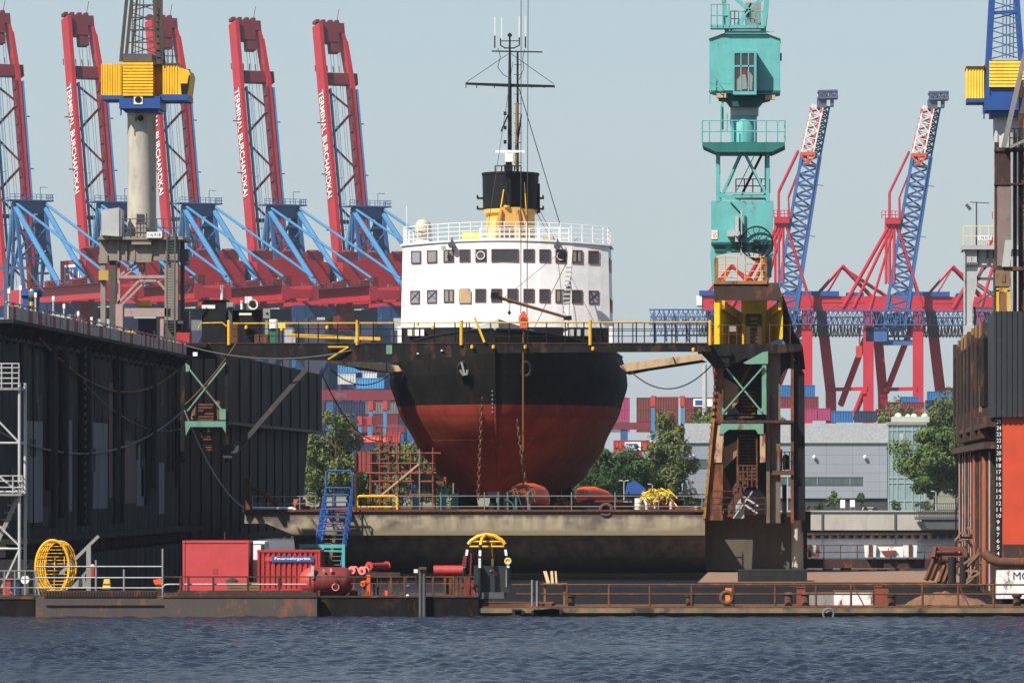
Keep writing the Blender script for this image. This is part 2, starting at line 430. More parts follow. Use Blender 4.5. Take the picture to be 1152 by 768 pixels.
# ================================================================== foliage helpers
def leafmat(name, a, b, c):
    t = NT(name); f1 = t.ramp(t.noise(.35, 3), .35, .65); f2 = t.ramp(t.noise(2.2, 3), .3, .7)
    t.l(t.mix(t.math('MULTIPLY', f2, .4), t.mix(f1, a, b), c), t.b.inputs['Base Color']); t.b.inputs['Roughness'].default_value = .6
    t.b.inputs['Specular IOR Level'].default_value = .06; return t.m
M['leaf1'] = leafmat('willow_leaf', S(80, 98, 50), S(58, 78, 40), S(104, 116, 64))
M['leaf2'] = leafmat('dark_leaf', S(54, 74, 40), S(40, 58, 32), S(78, 96, 52))
M['leaf3'] = leafmat('olive_leaf', S(88, 98, 54), S(68, 80, 44), S(112, 114, 66))
M['bark'] = paint('bark', S(84, 68, 52), .9, .4)
def crown(mb, c, rx, ry, rz, n, leaf, clumps, rnd):
    cl = []
    for i in range(clumps):
        u = rnd.uniform(-1, 1); a = rnd.uniform(0, 6.283); s_ = math.sqrt(1-u*u); k = rnd.uniform(.35, .95)
        cl.append((V(c[0]+rx*k*s_*math.cos(a), c[1]+ry*k*s_*math.sin(a), c[2]+rz*k*u), rnd.uniform(.16, .36)))
    for i in range(n):
        q_, rr = cl[i % clumps]
        d0 = V(rnd.gauss(0, 1), rnd.gauss(0, 1), rnd.gauss(0, 1)).normalized(); d = d0 * (rnd.random() ** .4) * rr
        p = q_ + V(d.x*rx*1.3, d.y*ry*1.3, d.z*rz*1.0)
        s_ = leaf*rnd.uniform(.6, 1.35)
        a = (d0 + V(rnd.gauss(0, .45), rnd.gauss(0, .45), rnd.gauss(0, .45)+.25)).normalized(); b = a.orthogonal().normalized()
        b = (Matrix.Rotation(rnd.uniform(0, 6.28), 3, a) @ b)
        e = a.cross(b)
        mb.add([p - b*s_, p + e*s_*.45, p + b*s_, p - e*s_*.45], [(0, 1, 2, 3)])
def tree(label, x, y, z, h, r, mat, seed, n=2600, leaf=.25, group=None, trunk_h=.35, name='broadleaf_tree', clumps=34, sq=1.0):
    rnd = random.Random(seed); t = thing(name, label, 'tree', (x, y, z), group)
    mb = MB(); th = h*trunk_h
    pts = [V(x, y, z-.2), V(x+rnd.uniform(-.2, .2), y, z+th*.5), V(x+rnd.uniform(-.3, .3), y, z+th), V(x+rnd.uniform(-.3, .3), y, z+h*.75)]
    for i in range(3): mb.tube(pts[i], pts[i+1], .24*h/9*(1-.25*i), 7, .24*h/9*(1-.25*(i+1)))
    for k in range(8):
        a = k*.9+rnd.random(); p0 = pts[1].lerp(pts[3], rnd.uniform(.25, .9))
        p1 = p0 + V(math.cos(a)*r*.6, math.sin(a)*r*.6, h*rnd.uniform(.08, .24)); mb.tube(p0, p1, .09*h/9, 5, .03)
    mb.build('trunk', M['bark'], t)
    n = int(n*2.3)
    mb = MB(); crown(mb, (x, y, z + h*(.56+.25*(trunk_h-.2))), r, r*.9, h*.45*sq, n, leaf, clumps, rnd); mb.build('crown', mat, t)
    return t
def bush(label, px, py, Y, wpx, hpx, mat, seed, n=500, leaf=.16, group=None, name='bush'):
    k = Y/F; rnd = random.Random(seed); x, z = X(px, Y), Z(py, Y); r, h = wpx*k/2, hpx*k
    t = thing(name, label, 'bush', (x, Y, z), group)
    mb = MB()
    for a in range(5): mb.tube((x, Y, z-.1), (x + r*.5*math.cos(a*1.3), Y + r*.5*math.sin(a*1.3), z + h*.6), .04, 5, .015)
    mb.build('stems', M['bark'], t)
    mb = MB(); crown(mb, (x, Y, z + h*.55), r, r, h*.45, n, leaf, 12, rnd); mb.build('foliage', mat, t)
# trees and bushes of the far bank (depth 648 to 700 m)
def tpx(label, px, pbase, ptop, wpx, Y, mat, seed, **k):
    s_ = Y/F; tree(label, X(px, Y), Y, Z(pbase, Y), (pbase-ptop)*s_, wpx*s_/2*1.3, mat, seed, **k)
tpx('bushy tree beside the dark end of the dock wall, left of the scaffold', 376, 576, 458, 52, 655, M['leaf3'], 11, n=3600, trunk_h=.22)
tpx('low olive tree behind the red scaffold, right of the red container', 452, 576, 498, 70, 660, M['leaf3'], 12, n=2600, trunk_h=.2)
tpx('small tree seen through the scaffold under the hull curve', 492, 578, 520, 52, 662, M['leaf1'], 13, n=1800, trunk_h=.2)
tpx('dark green tree just right of the red hull bottom', 686, 576, 496, 66, 652, M['leaf2'], 14, n=3600, trunk_h=.22)
tpx('dark tree behind the blue tarpaulin and the twin lamp post', 668, 578, 512, 50, 665, M['leaf2'], 15, n=2200, trunk_h=.2)
tpx('olive green tree in the middle between hull and grey building', 728, 578, 506, 64, 668, M['leaf3'], 16, n=3400, trunk_h=.22)
tpx('tall thin tree touching the left corner of the grey building', 757, 576, 468, 46, 655, M['leaf3'], 17, n=2600, trunk_h=.3, clumps=26)
tpx('tree top showing over the roof beside the white mast', 800, 540, 462, 54, 720, M['leaf1'], 18, n=2200, trunk_h=.3)
tpx('large leaning leafy tree in front of the glass stair tower', 1052, 578, 478, 76, 646, M['leaf1'], 19, n=5200, trunk_h=.3, clumps=46)
tpx('tall tree against the rusty dock wall, behind the tower railing', 1078, 578, 462, 52, 652, M['leaf2'], 20, n=3600, trunk_h=.25)
for i, (px, pt, wd) in enumerate(((1014, 452, 46), (1048, 448, 52), (1082, 446, 56))):
    tpx('%s of the willows rising behind the flat roof and its white domes' % ('leftmost', 'middle', 'rightmost')[i], px, 560, pt, wd, 760+i*4, M['leaf3'], 30+i, n=2600, group='willows behind the grey building', trunk_h=.3)
tpx('tree showing through the rusty tower frame below the blue container', 884, 545, 470, 40, 730, M['leaf1'], 41, n=1800, trunk_h=.3)
for i, (px, wd, hh, lb) in enumerate(((921, 12, 12, 'round shrub at the left end of the dark building base'), (938, 18, 26, 'tall loose shrub on the quay before the grey facade'),
        (969, 10, 22, 'thin young shrub on the quay right of the white signs'), (1008, 14, 14, 'low shrub below the glass stair tower'), (1040, 20, 14, 'low shrub under the leaning tree'), (907, 10, 9, 'smallest shrub beside the dark tower leg'))):
    bush(lb, px, 576, 644, wd, hh, M['leaf1'] if i % 2 else M['leaf2'], 50+i, n=420)
for i, (px, wd, hh, lb) in enumerate(((735, 60, 24, 'wide hedge mass behind the yellow wire basket'), (640, 34, 26, 'hedge behind the second orange boat'), (700, 40, 18, 'low hedge under the blue tarpaulin'), (770, 30, 22, 'hedge at the foot of the grey building'), (430, 60, 40, 'undergrowth behind the scaffold foot'))):
    bush(lb, px, 579, 648, wd, hh, M['leaf2'] if i % 2 else M['leaf3'], 60+i, n=900)
for i, (px, pt, wd, m_, lb) in enumerate(((704, 512, 44, 'leaf3', 'olive tree right behind the blue tarpaulin'), (745, 518, 46, 'leaf1', 'round green tree between the two olive trees'), (668, 534, 40, 'leaf2', 'low dark tree behind the orange lifeboat on its cradle'), (360, 490, 40, 'leaf3', 'olive tree half hidden behind the dock wall end'), (410, 530, 34, 'leaf2', 'dark shrub tree at the left foot of the scaffold'))):
    tpx(lb, px, 580, pt, wd, 656+i, M[m_], 80+i, n=3000, trunk_h=.2, clumps=44)
# ================================================================== grey building with glass stair tower
YB = 668
b = thing('office_building', 'long grey panelled building with pale upper band and strip windows on the quay', 'building', (X(900, YB), YB, 2.9))
pm = NT('facade_panel'); pz = pm.sep()
bt = pm.n('ShaderNodeTexBrick'); bt.offset = 0; bt.inputs['Scale'].default_value = 1; bt.inputs['Brick Width'].default_value = 3.1; bt.inputs['Row Height'].default_value = 1.05
bt.inputs['Mortar Size'].default_value = .025; bt.inputs['Color1'].default_value = S(136, 141, 149); bt.inputs['Color2'].default_value = S(130, 135, 143); bt.inputs['Mortar'].default_value = S(98, 102, 108)
cx = pm.n('ShaderNodeCombineXYZ'); pm.l(pz[0], cx.inputs[0]); pm.l(pz[2], cx.inputs[1]); pm.l(cx.outputs[0], bt.inputs['Vector'])
pm.l(pm.mix(.25, bt.outputs['Color'], pm.mix(pm.noise(.5, 4), S(104, 108, 115), S(150, 154, 160))), pm.b.inputs['Base Color']); pm.b.inputs['Roughness'].default_value = .5
MB().box(X(768, YB), X(998, YB), YB, YB+22, 4.4, Z(498, YB)).build('facade', pm.m, b)
um = NT('upper_band'); um.l(um.mix(um.ramp(um.noise(5, 3), .35, .65), S(146, 147, 149), S(166, 167, 168)), um.b.inputs['Base Color']); um.bump(um.noise(6, 3), .3, .05)
MB().box(X(770, YB), X(999, YB), YB-.25, YB+22, Z(498, YB), Z(476, YB)).build('upper_band', um.m, b)
MB().box(X(769, YB), X(998, YB), YB+.3, YB+22, 2.9, 4.4).build('plinth', paint('dark_plinth', S(66, 68, 74), .7, .3), b)
for x0, x1, y0, y1 in ((773, 796, 517, 526), (905, 918, 537, 545), (920, 955, 537, 545), (957, 970, 537, 545), (820, 852, 537, 545), (856, 890, 537, 545)):
    f = MB(); a, c, d, e = X(x0, YB), X(x1, YB), Z(y1, YB), Z(y0, YB)
    f.box(a-.08, c+.08, YB-.06, YB+.02, d-.08, d); f.box(a-.08, c+.08, YB-.06, YB+.02, e, e+.08)
    n_ = max(2, int((c-a)/.8))
    for i in range(n_+1): f.box(a+(c-a)*i/n_-.03, a+(c-a)*i/n_+.03, YB-.05, YB+.02, d, e)
    w_ = f.build('window', M['grey_dk'], b); MB().box(a, c, YB-.02, YB+.03, d, e).build('pane', M['strip'], w_)
for x0, y0 in ((916, 514), (973, 514), (780, 514), (851, 512), (876, 512)):
    mb = MB(); mb.lathe((X(x0, YB), YB-.3, Z(y0, YB)), [(.02, -.2), (.2, -.1), (.22, .1), (.05, .24)], 10); mb.tube((X(x0, YB), YB, Z(y0, YB)), (X(x0, YB), YB-.3, Z(y0, YB)), .04); mb.build('wall_lamp', M['white'], b)
g = MB().box(X(999, YB), X(1040, YB), YB-2, YB+8, 2.9, Z(478, YB)).build('stair_tower', M['glass_green'], b)
mb = MB()
for px in (999, 1003.5, 1009, 1017, 1026, 1034, 1040): mb.box(X(px, YB)-.05, X(px, YB)+.05, YB-2.08, YB-1.98, 2.9, Z(478, YB))
for py in (484, 509, 537, 543, 563): mb.box(X(999, YB)-.02, X(1040, YB), YB-2.09, YB-1.985, Z(py, YB)-.06, Z(py, YB)+.06)
mb.build('mullions', paint('mullion', S(168, 184, 184), .5, .1), g)
MB().box(X(999, YB)-.1, X(1042, YB), YB-2.2, YB+20, Z(478, YB), Z(474.5, YB)).build('parapet', M['grey'], b)
mb = MB().box(X(1004, YB), X(1046, YB), YB+2, YB+9, Z(474.5, YB), Z(468, YB)); mb.build('roof_plant', paint('plant_beige', S(196, 194, 178), .7, .2), b)
mb = MB()
for px, r in ((1011, .42), (1022, .3), (1029, .36), (1041, .38)): mb.lathe((X(px, YB), YB+3, Z(468.3, YB)), [(r, 0), (r*.95, r*.5), (r*.6, r*.9), (.02, r*1.05)], 12)
mb.build('roof_dome', M['white'], b, True)
MB().box(X(1012, YB), X(1016, YB), YB-2.05, YB-2.0, Z(497, YB), Z(488, YB)).build('opening_light', M['grey_lt'], g)
# quay furniture
def lamp_post(label, px, pb, pt, Y, heads=2, mast=.05):
    k = Y/F; x = X(px, Y); t = thing('lamp_post', label, 'lamp post', (x, Y, Z(pb, Y)))
    MB().tube((x, Y, Z(pb, Y)), (x, Y, Z(pt, Y)), mast*1.5, 7, mast).build('mast', M['grey_lt'], t)
    mb = MB()
    for s_ in ((-1, 1) if heads == 2 else (-1,)):
        mb.bar((x, Y, Z(pt, Y)), (x + s_*.45, Y, Z(pt, Y)+.06), .05); mb.box(x+s_*.35-.2, x+s_*.35+.2, Y-.12, Y+.12, Z(pt, Y)+.02, Z(pt, Y)+.14)
    mb.build('lamp_head', M['grey_lt'], t)
lamp_post('white twin armed lamp post beside the blue tarpaulin', 702, 579, 541, 644)
lamp_post('grey twin armed lamp post seen through the rusty tower', 886, 578, 536, 646)
lamp_post('slim lamp post on the quay near the olive tree', 734, 578, 545, 650, 1)
lamp_post('white signal post on the quay railing under the tree', 1053, 574, 553, 641, 1)
lamp_post('tall white mast rising behind the wooden beam', 793, 545, 410, 720, 1, .28)
mb = MB()
Yr = 639.4
for i in range(30):
    x = X(1029, Yr) + i*.23; mb.tube((x, Yr, 2.3), (x, Yr, 3.9), .035, 5)
mb.box(X(1029, Yr), X(1092, Yr), Yr-.05, Yr+.05, 3.85, 3.93); mb.box(X(1029, Yr), X(1092, Yr), Yr-.05, Yr+.05, 2.35, 2.43)
mb.box(X(1029, Yr), X(1092, Yr), Yr-.5, Yr+.3, 2.1, 2.3); mb.prism([(X(1036, Yr), 2.1), (X(1092, Yr), 2.1), (X(1092, Yr), 1.0), (X(1044, Yr), 1.0)], Yr-.3, Yr+.5)
solo(mb, 'quay_railing', M['grey_dk'], 'grey barred railing on a bracket platform over the quay edge', 'railing')
mb = MB()
for px in (949, 961): mb.pbox(px-3, px+3, 564, 576, 643, .2)
k_ = 0
for px, py0, py1, lb in ((948, 562, 575, 'left white notice board before the dark plinth'), (959, 562, 574, 'right white notice board before the dark plinth')):
    t = thing('notice_board', lb, 'board', P(px, py1, 643)); mb = MB()
    for dx in (-2.2, 2.2): mb.tube(P(px+dx, 577, 643), P(px+dx, py0, 643), .05)
    mb.build('posts', M['galv'], t); mb = MB(); mb.pbox(px-2.7, px+2.7, py0, py1-4, 642.85, .1); mb.build('panel', M['white'], t)
t = thing('blue_tarpaulin', 'bright blue tarpaulin tent among the trees', 'tarpaulin', P(705, 560, 650))
mb = MB()
pts = [P(703, 556, 650), P(706, 543, 650), P(715, 540.5, 650), P(727, 550, 650), P(725, 556, 650)]
mb.prism([(p.x, p.z) for p in pts], 649, 653); mb.build('canvas', paint('tarp_blue', S(36, 78, 148), .6, .3), t)
mb = MB()
for px in (704, 726): mb.tube(P(px, 560, 651), P(px, 579, 651), .06)
mb.build('posts', M['galv'], t)
def parked_van(label, px, py, wpx, hpx, Y, mat, name='parked_van'):
    k = Y/F; w_, h_ = wpx*k, hpx*k; x, z = X(px, Y), Z(py, Y); t = thing(name, label, 'van', (x, Y, z))
    mb = MB(); mb.prism([(x-w_/2, z+.3), (x+w_/2, z+.3), (x+w_/2, z+h_*.55), (x+w_*.36, z+h_*.62), (x+w_*.26, z+h_), (x-w_*.47, z+h_), (x-w_/2, z+h_*.6)], Y, Y+1.9); mb.build('body', mat, t)
    mb = MB(); mb.prism([(x-w_*.42, z+h_*.62), (x+w_*.32, z+h_*.62), (x+w_*.24, z+h_*.92), (x-w_*.42, z+h_*.92)], Y-.02, Y+.02); mb.build('windows', M['glass'], t)
    for s_ in (-.3, .3): MB().lathe((x+w_*s_, Y-.03, z+.32), [(.02, 0), (.32, 0), (.32, .2), (.02, .2)], 12, 'Y').build('wheel', M['rubber'], t)
parked_van('white van parked behind the orange boats', 700, 579, 40, 15, 646, M['white'])
parked_van('white car parked on the quay before the dark plinth', 979, 576.5, 18, 6, 643, M['white'], 'parked_car')
parked_van('pale grey car parked right behind the second orange boat', 668, 579, 30, 11, 647, M['grey_lt'], 'parked_car')
# ================================================================== container cranes with raised red booms
YC = 1300; kc = YC/F
rot = Matrix.Rotation(R(28), 4, 'Z')
def hinge_base(px, Y): return V(X(px, Y), Y, 3.0)
bx, byy = X(289, YC), YC
MC = Matrix.Translation((bx, byy, 0)) @ rot              # local: x along the rails, y towards the river, z up
sts = thing('container_crane', 'x', 'crane', (bx, byy, 3), 'red and blue container cranes with raised booms')
TIP = V(0, 13.9, 112); HNG = V(0, 0, 48)
def bp(t, g=0): p = HNG.lerp(TIP, t); return V(g, p.y, p.z)
zt = lambda z: (z-48)/64
boom = MB(MC)
def girder(p, q, w=.9, d=4.2): boom.bar(p, q, d, w) if False else boom.add(*gbox(p, q, w, d))
def gbox(p, q, w, d):
    p, q = Vector(p), Vector(q); u = (q-p).normalized(); n = V(1, 0, 0); m = n.cross(u).normalized()
    vs = []
    for c in (p, q):
        for a, b in ((-1,-1),(1,-1),(1,1),(-1,1)): vs.append(c + n*w/2*a + m*d/2*b)
    return vs, [(0,3,2,1),(4,5,6,7),(0,1,5,4),(1,2,6,5),(2,3,7,6),(3,0,4,7)]
girder(bp(0, 0), bp(1, 0)); 
girder(bp(0, 7), bp(zt(99), 7), 1.0, 3.2); girder(bp(zt(99), 7), bp(zt(108), 6.2), 1.0, 3.0); girder(bp(zt(108), 6.2), bp(1, 5.3), .9, 2.4)
bo = boom.build('boom', M['sts_red'], sts)
mb = MB(MC)
zs = [50, 57, 64, 71, 78, 85, 92, 97.5]
for i in range(len(zs)-1):
    a, c = (0, 7) if i % 2 else (7, 0); mb.bar(bp(zt(zs[i]), a), bp(zt(zs[i+1]), c), .45)
mb.bar(bp(zt(66), 0), bp(zt(66), 7), 1.0, .9)
for z in (64, 77, 89): mb.bar(bp(zt(z), -2.2), bp(zt(z), 2), .25); mb.bar(bp(zt(z), 6.5), bp(zt(z), 9.5), .25)
mb.build('boom_bracing', M['sts_red_dk'], bo)
mb = MB(MC)
mb.add(*gbox(bp(zt(98), 4.4), bp(zt(100.6), 4.4), 8.4, 1.8))
for i in range(7): mb.tube(bp(zt(101), -1.5+i*1.5), bp(zt(102.4), -1.5+i*1.5), .12)
mb.build('boom_crossbeam', M['sts_red_dk'], bo)
mb = MB(MC)
mb.add(*gbox(bp(zt(110), 3.2), bp(zt(112.3), 3.2), 6.0, 2.6)); mb.add(*gbox(bp(zt(105.5), 3.6), bp(zt(110), 3.6), 2.2, 2.2)); mb.add(*gbox(bp(zt(107.8), 2.4), bp(zt(110), 2.4), 4.5, 2.6))
for g in (-.3, 1.2, 3, 4.6): mb.add(*gbox(bp(zt(112.3), g), bp(zt(113.0), g), .9, 2.2))
mb.tube(bp(zt(113), 5), bp(zt(116), 5.8), .09); mb.build('boom_head', M['sts_red_dk'], bo)
mb = MB(MC)
for g in (1.3, 8.0): mb.add(*gbox(bp(zt(50), g) + V(0, -1.2, 0), bp(zt(97), g) + V(0, -1.2, 0), .45, .6))
for g in (1.3,):
    for z in range(52, 97, 6): mb.tube(bp(zt(z), g) + V(.3, -1.4, 0), bp(zt(z), g) + V(1.1, -1.4, .3), .07, 4)
    mb.tube(bp(zt(52), g) + V(1, -1.4, 0), bp(zt(96), g) + V(1, -1.4, 0), .07, 4)
mb.build('boom_walkway', M['sts_blue'], bo)
mb = MB(MC); mb.add(*gbox(bp(zt(50), 6.35) + V(0, -.5, 0), bp(zt(97), 6.35) + V(0, -.5, 0), .25, 2.6))  # dark plates added over the right girder's side to paint its shade
for z in range(51, 97, 4): mb.add(*gbox(bp(zt(z), 6.1) + V(0, -.6, 0), bp(zt(z+1.8), 6.1) + V(0, -.6, 0), .3, 1.6))
mb.build('girder_shade_plate', M['sts_red_dk'], bo)
mb = MB(MC)
for g in (2.6, 3.3, 4.4, 5.0): mb.tube(bp(zt(50), g), bp(zt(106), g), .05, 4)
mb.build('hoist_rope', M['wire'], bo)
mb = MB(MC); u = (HNG-TIP).normalized(); up = V(1, 0, 0).cross(u).normalized()
up = up if up.y < 0 else -up
p0 = bp(zt(96.5), -.60) - up*1.35
text_into(mb, 'TERMINAL BURCHARDKAI', p0, u, up, 25.5, 2.7, .03, .012); mb.build('lettering', M['white'], bo)
# A-frame
mb = MB(MC); A = V(0, -6.5, 68.6)
for g in (0, 7):
    mb.tube((g, -6.5, 68.6), (g, -.6, 49), .5, 8); mb.tube((g, -6.5, 68.4), (g, -36, 49), .62, 8)
    mb.tube((g, -6.8, 68.8), (g, -65, 50.6), .3, 6)
mb.tube((0, -6.5, 68.6), (7, -6.5, 68.6), .5, 6)
mb.tube((0, -6.5, 68), (7, -2, 52), .28, 5); mb.tube((7, -6.5, 68), (0, -2, 52), .28, 5)
af = mb.build('a_frame', M['sts_blue'], sts)
mb = MB(MC)
mb.box(-1.8, 8.6, -9, -4.4, 68.9, 69.2); mb.box(.5, 6.5, -8.2, -5.4, 66.2, 68.9)
mb.rail([(-1.8, -9, 69.2), (8.6, -9, 69.2), (8.6, -4.4, 69.2)], 12, 1.2, (.6, 1.2), .06, .08)
mb.box(5.2, 8.2, -6.6, -6.0, 58, 66)
for g in (0, 7):
    mb.bar((g, -8, 67), (g, -13, 49), .75); mb.bar((g, -7, 67), (g, -5.5, 49), .6); mb.bar((g, -12.5, 52), (g, -5.6, 58), .4); mb.bar((g, -10, 60), (g, -6, 52), .4)
mb.bar((0, -9, 63), (7, -11, 56), .4); mb.bar((7, -9, 63), (0, -11, 56), .4); mb.bar((0, -11, 56), (7, -11, 56), .5)
for i in range(6): mb.box(4.6, 6.9, -8-i*.5, -7-i*.5, 64-i*2.3, 64.5-i*2.3)
mb.tube((6.5, -6, 69.2), (6.5, -6, 72.2), .08); mb.tube((6.5, -6, 72.2), (8.2, -6, 72.2), .08)
mb.build('apex_platform', M['sts_blue_dk'], af)
# bridge girders, house, walkways
mb = MB(MC)
for g in (0, 7): mb.box(g-.8, g+.8, -66, 1.5, 45.6, 48.9)
for y in (-65.5, -52, -40, -20, -2): mb.box(.8, 6.2, y-.6, y+.6, 46, 48)
gd = mb.build('bridge_girder', M['sts_red'], sts)
mb = MB(MC)
mb.rail([(-2.4, -66, 48.9), (-2.4, -18, 48.9)], 26, 1.1, (.55, 1.1), .07, .08); mb.rail([(9.6, -66, 48.9), (9.6, -18, 48.9)], 26, 1.1, (.55, 1.1), .07, .08)
mb.box(-2.5, -.8, -66, -18, 48.75, 48.9); mb.box(7.8, 9.7, -66, -18, 48.75, 48.9)
for i in range(8): mb.box(-2 + (i*3.7) % 10, (i*3.7) % 10, -64+i*6, -62+i*6, 48.9, 50.2 + (i % 3)*.6)
mb.build('walkway', M['sts_red_dk'], gd)
mb = MB(MC)
for i in range(6): mb.box(.2+(i*2.9) % 7, 1.6+(i*2.9) % 7, -62+i*7.3, -60.8+i*7.3, 49, 50.6)
mb.build('lamp_box', M['grey'], gd)
mb = MB(MC)
mb.prism([(-7, 49), (10.7, 49), (10.7, 55.8), (2, 56.8), (-7, 55.8)], -17, -1)
ho = mb.build('machinery_house', M['sts_red'], sts)
mb = MB(MC)
for x in (-4.2, 2.2, 8.2):
    mb.box(x-1.9, x+1.9, -15, -11.5, 56, 58.3); mb.lathe((x, -13.2, 58.2), [(1.7, 0), (1.4, .5), (.1, .6)], 8)
mb.build('roof_vent', M['sts_red_dk'], ho)
mb = MB(MC)
mb.box(-7.1, 10.8, -17.1, -17.0, 48.6, 49.6); mb.rail([(-8.2, -1, 48.9), (-8.2, -18, 48.9), (12, -18, 48.9)], 24, 1.2, (.6, 1.2), .07, .08); mb.box(-8.3, 12.1, -18.1, -17.1, 48.6, 48.85)
mb.build('house_gallery', M['sts_red_dk'], ho)
mb = MB(MC); mb.box(-7.12, -7.0, -14.6, -4.0, 50.6, 54.8); lg = mb.build('logo_panel', M['white'], ho)
mb = MB(MC); mb.box(-7.16, -7.1, -12.4, -4.5, 51.2, 54.2); mb.build('logo_field', M['blue'], lg)
mb = MB(MC); mb.box(-7.16, -7.1, -13.9, -13.2, 51.2, 54.2); mb.build('logo_bar', M['sts_red'], lg)
mb = MB(MC); text_into(mb, 'HHLA', (-7.17, -4.9, 51.6), (0, -1, 0), (0, 0, 1), 5.2, 2.2, .02); mb.build('lettering', M['white'], lg)
# portal
for g, y in ((-2.5, 0), (9.5, 0), (-2.5, -30), (9.5, -30)):
    MB(MC).box(g-1.1, g+1.1, y-1.1, y+1.1, 3, 45.6).build('leg', M['sts_blue_dk'], sts)
mb = MB(MC)
for y in (0, -30): mb.box(-2.5, 9.5, y-.9, y+.9, 16, 18.4); mb.box(-3.6, 10.6, y-1.0, y+1.0, 43, 45.55)
for g in (-2.5, 9.5): mb.box(g-.8, g+.8, -30, 0, 15.6, 18); mb.tube((g, 0, 19), (g, -30, 42), .7, 7)
mb.box(-4, 11, -31.5, -28.5, 3.2, 5.2); mb.box(-4, 11, -1.5, 1.5, 3.2, 5.2)
mb.build('portal_beam', M['sts_blue_dk'], sts)
mb = MB(MC); mb.box(1.5, 5.5, -44, -40.5, 39.5, 43.5); mb.box(2, 5, -43, -41, 43.5, 45.6); mb.build('trolley_cab', M['sts_red_dk'], sts)
labels = ['red container crane with raised boom cut by the left edge of the photo', 'raised red boom crane standing left of the yellow crane cab',
          'red boom crane with raised boom partly hidden behind the yellow crane cab', 'second raised red boom crane from the white ship, right of the concrete column', 'raised red boom crane nearest the white ship']
sts['label'] = labels[3]
for k, lb in enumerate(labels):
    if k == 3: continue
    Yk = YC + 7*(k-3); c = copy_tree(sts, (X(289+95*(k-3), Yk) - bx, Yk - YC, 0), lb)
    if k == 0:                                           # this one has its house further back, out of sight
        for ch in list(c.children):
            if ch.name.startswith('machinery_house'):
                for g_ in list(ch.children_recursive): bpy.data.objects.remove(g_)
                bpy.data.objects.remove(ch)
# ================================================================== lattice boom cranes (right)
YL = 1250; kl = YL/F
def LC(dx, py, v=0): return V(X(912, YL) + dx*kl, YL + v, Z(py, YL))
M['head_grey'] = paint('head_grey_blue', S(84, 96, 122), .6, .3, .1)
M['outer_pale'] = paint('outer_pale', S(226, 206, 204), .6, .3, .06)
lc = thing('lattice_boom_crane', 'x', 'crane', LC(64, 552), 'red portal cranes with blue lattice booms')
def lbox(mb, d0, d1, y0, y1, v0, v1): a, c = LC(d0, y1, v0), LC(d1, y0, v1); return mb.box(a.x, c.x, a.y, c.y, a.z, c.z)
mb = MB(); lbox(mb, 3, 128, 333, 348, 0, 2); lbox(mb, 3, 128, 334, 347, 12, 14); lbox(mb, 3, 9, 334, 347, 2, 12); lbox(mb, 62, 70, 335, 347, 2, 12); lbox(mb, 120, 127, 335, 347, 2, 12)
g0 = mb.build('bridge_girder', M['lat_red'], lc)
mb = MB(); lbox(mb, 0, 32, 327.5, 333, -.5, 14); lbox(mb, 40, 60, 329, 333, 0, 13); lbox(mb, 96, 126, 328, 333, 0, 13); mb.build('walkway_roof', M['blue'], g0)
mb = MB(); lbox(mb, -3, 3, 333, 344, -.3, 13); mb.build('end_panel', M['white'], g0)
mb = MB(); lbox(mb, 12, 60, 339, 340.4, -.1, 0); lbox(mb, 2, 128, 348.5, 350.5, -.2, 1.2); mb.build('girder_flange', M['lat_red'], g0)
def lleg(pts, w, d=2.2):
    mb = MB(); a, c = LC(*pts[0]), LC(*pts[1]); mb.bar(a, c, w*kl, d) if False else None
    for i in range(len(pts)-1):
        a, c = LC(*pts[i]), LC(*pts[i+1]); vs = []
        for q_ in (a, c):
            for s1, s2 in ((-1, 0), (1, 0), (1, 1), (-1, 1)): vs.append(q_ + V(s1*w*kl/2, s2*d, 0))
        mb.add(vs, [(0,3,2,1),(4,5,6,7),(0,1,5,4),(1,2,6,5),(2,3,7,6),(3,0,4,7)])
    return mb.build('leg', M['lat_red'], lc)
lleg([(12, 348, 12), (23, 440, 12), (24, 552, 12)], 12); lleg([(65, 348, 0), (65, 552, 0)], 12); lleg([(74, 348, 12), (82, 440, 12), (84, 552, 12)], 11); lleg([(121, 348, 0), (121, 552, 0)], 12)
mb = MB()
for a, c, r in (((34, 455, 12), (62, 380, 6), 4), ((86, 440, 12), (116, 362, 4), 4), ((48, 470, 6), (60, 440, 0), 4)):
    mb.bar(LC(*a), LC(*c), r*kl, 1.2)
for a, c in (((22, 437, 12), (65, 437, 0)), ((82, 437, 12), (121, 437, 0)), ((24, 500, 12), (84, 500, 12)), ((65, 500, 0), (121, 500, 0))): mb.bar(LC(*a), LC(*c), .9, .8)
mb.build('leg_bracing', M['lat_red'], lc)
mb = MB()
for v in (1, 12):
    for a, c, r in (((36, 298), (6, 332), 3.2), ((36, 298), (72, 336), 3.2), ((36, 299), (16, 333), 2), ((36, 300), (90, 335), 2.2)): mb.tube(LC(a[0], a[1], v), LC(c[0], c[1], v), r*kl/2, 6)
mb.tube(LC(36, 299, 1), LC(36, 299, 12), .3); mb.build('rear_stay_frame', M['lat_red'], lc)
mb = MB()
for v in (0, 9):
    for a, c, r in (((91, 249), (36, 346), 4), ((93, 252), (48, 346), 3.4), ((95, 252), (66, 350), 3), ((97, 252), (126, 345), 3)): mb.tube(LC(a[0], a[1], v), LC(c[0], c[1], v), r*kl/2, 7)
    for d in (85, 89, 94): mb.tube(LC(d, 252, v), LC(d, 318, v), .3, 5)
mb.tube(LC(91, 250, 0), LC(91, 250, 9), .5); p = LC(84, 252, -1); q_ = LC(101, 245, 10); mb.box(p.x, q_.x, p.y, q_.y, p.z, q_.z)
mb.rail([LC(80, 246, -1), LC(103, 246, -1)], 6, 1.6, (.8, 1.6), .08, .1)
mb.build('main_apex', M['lat_red'], lc)
mb = MB()
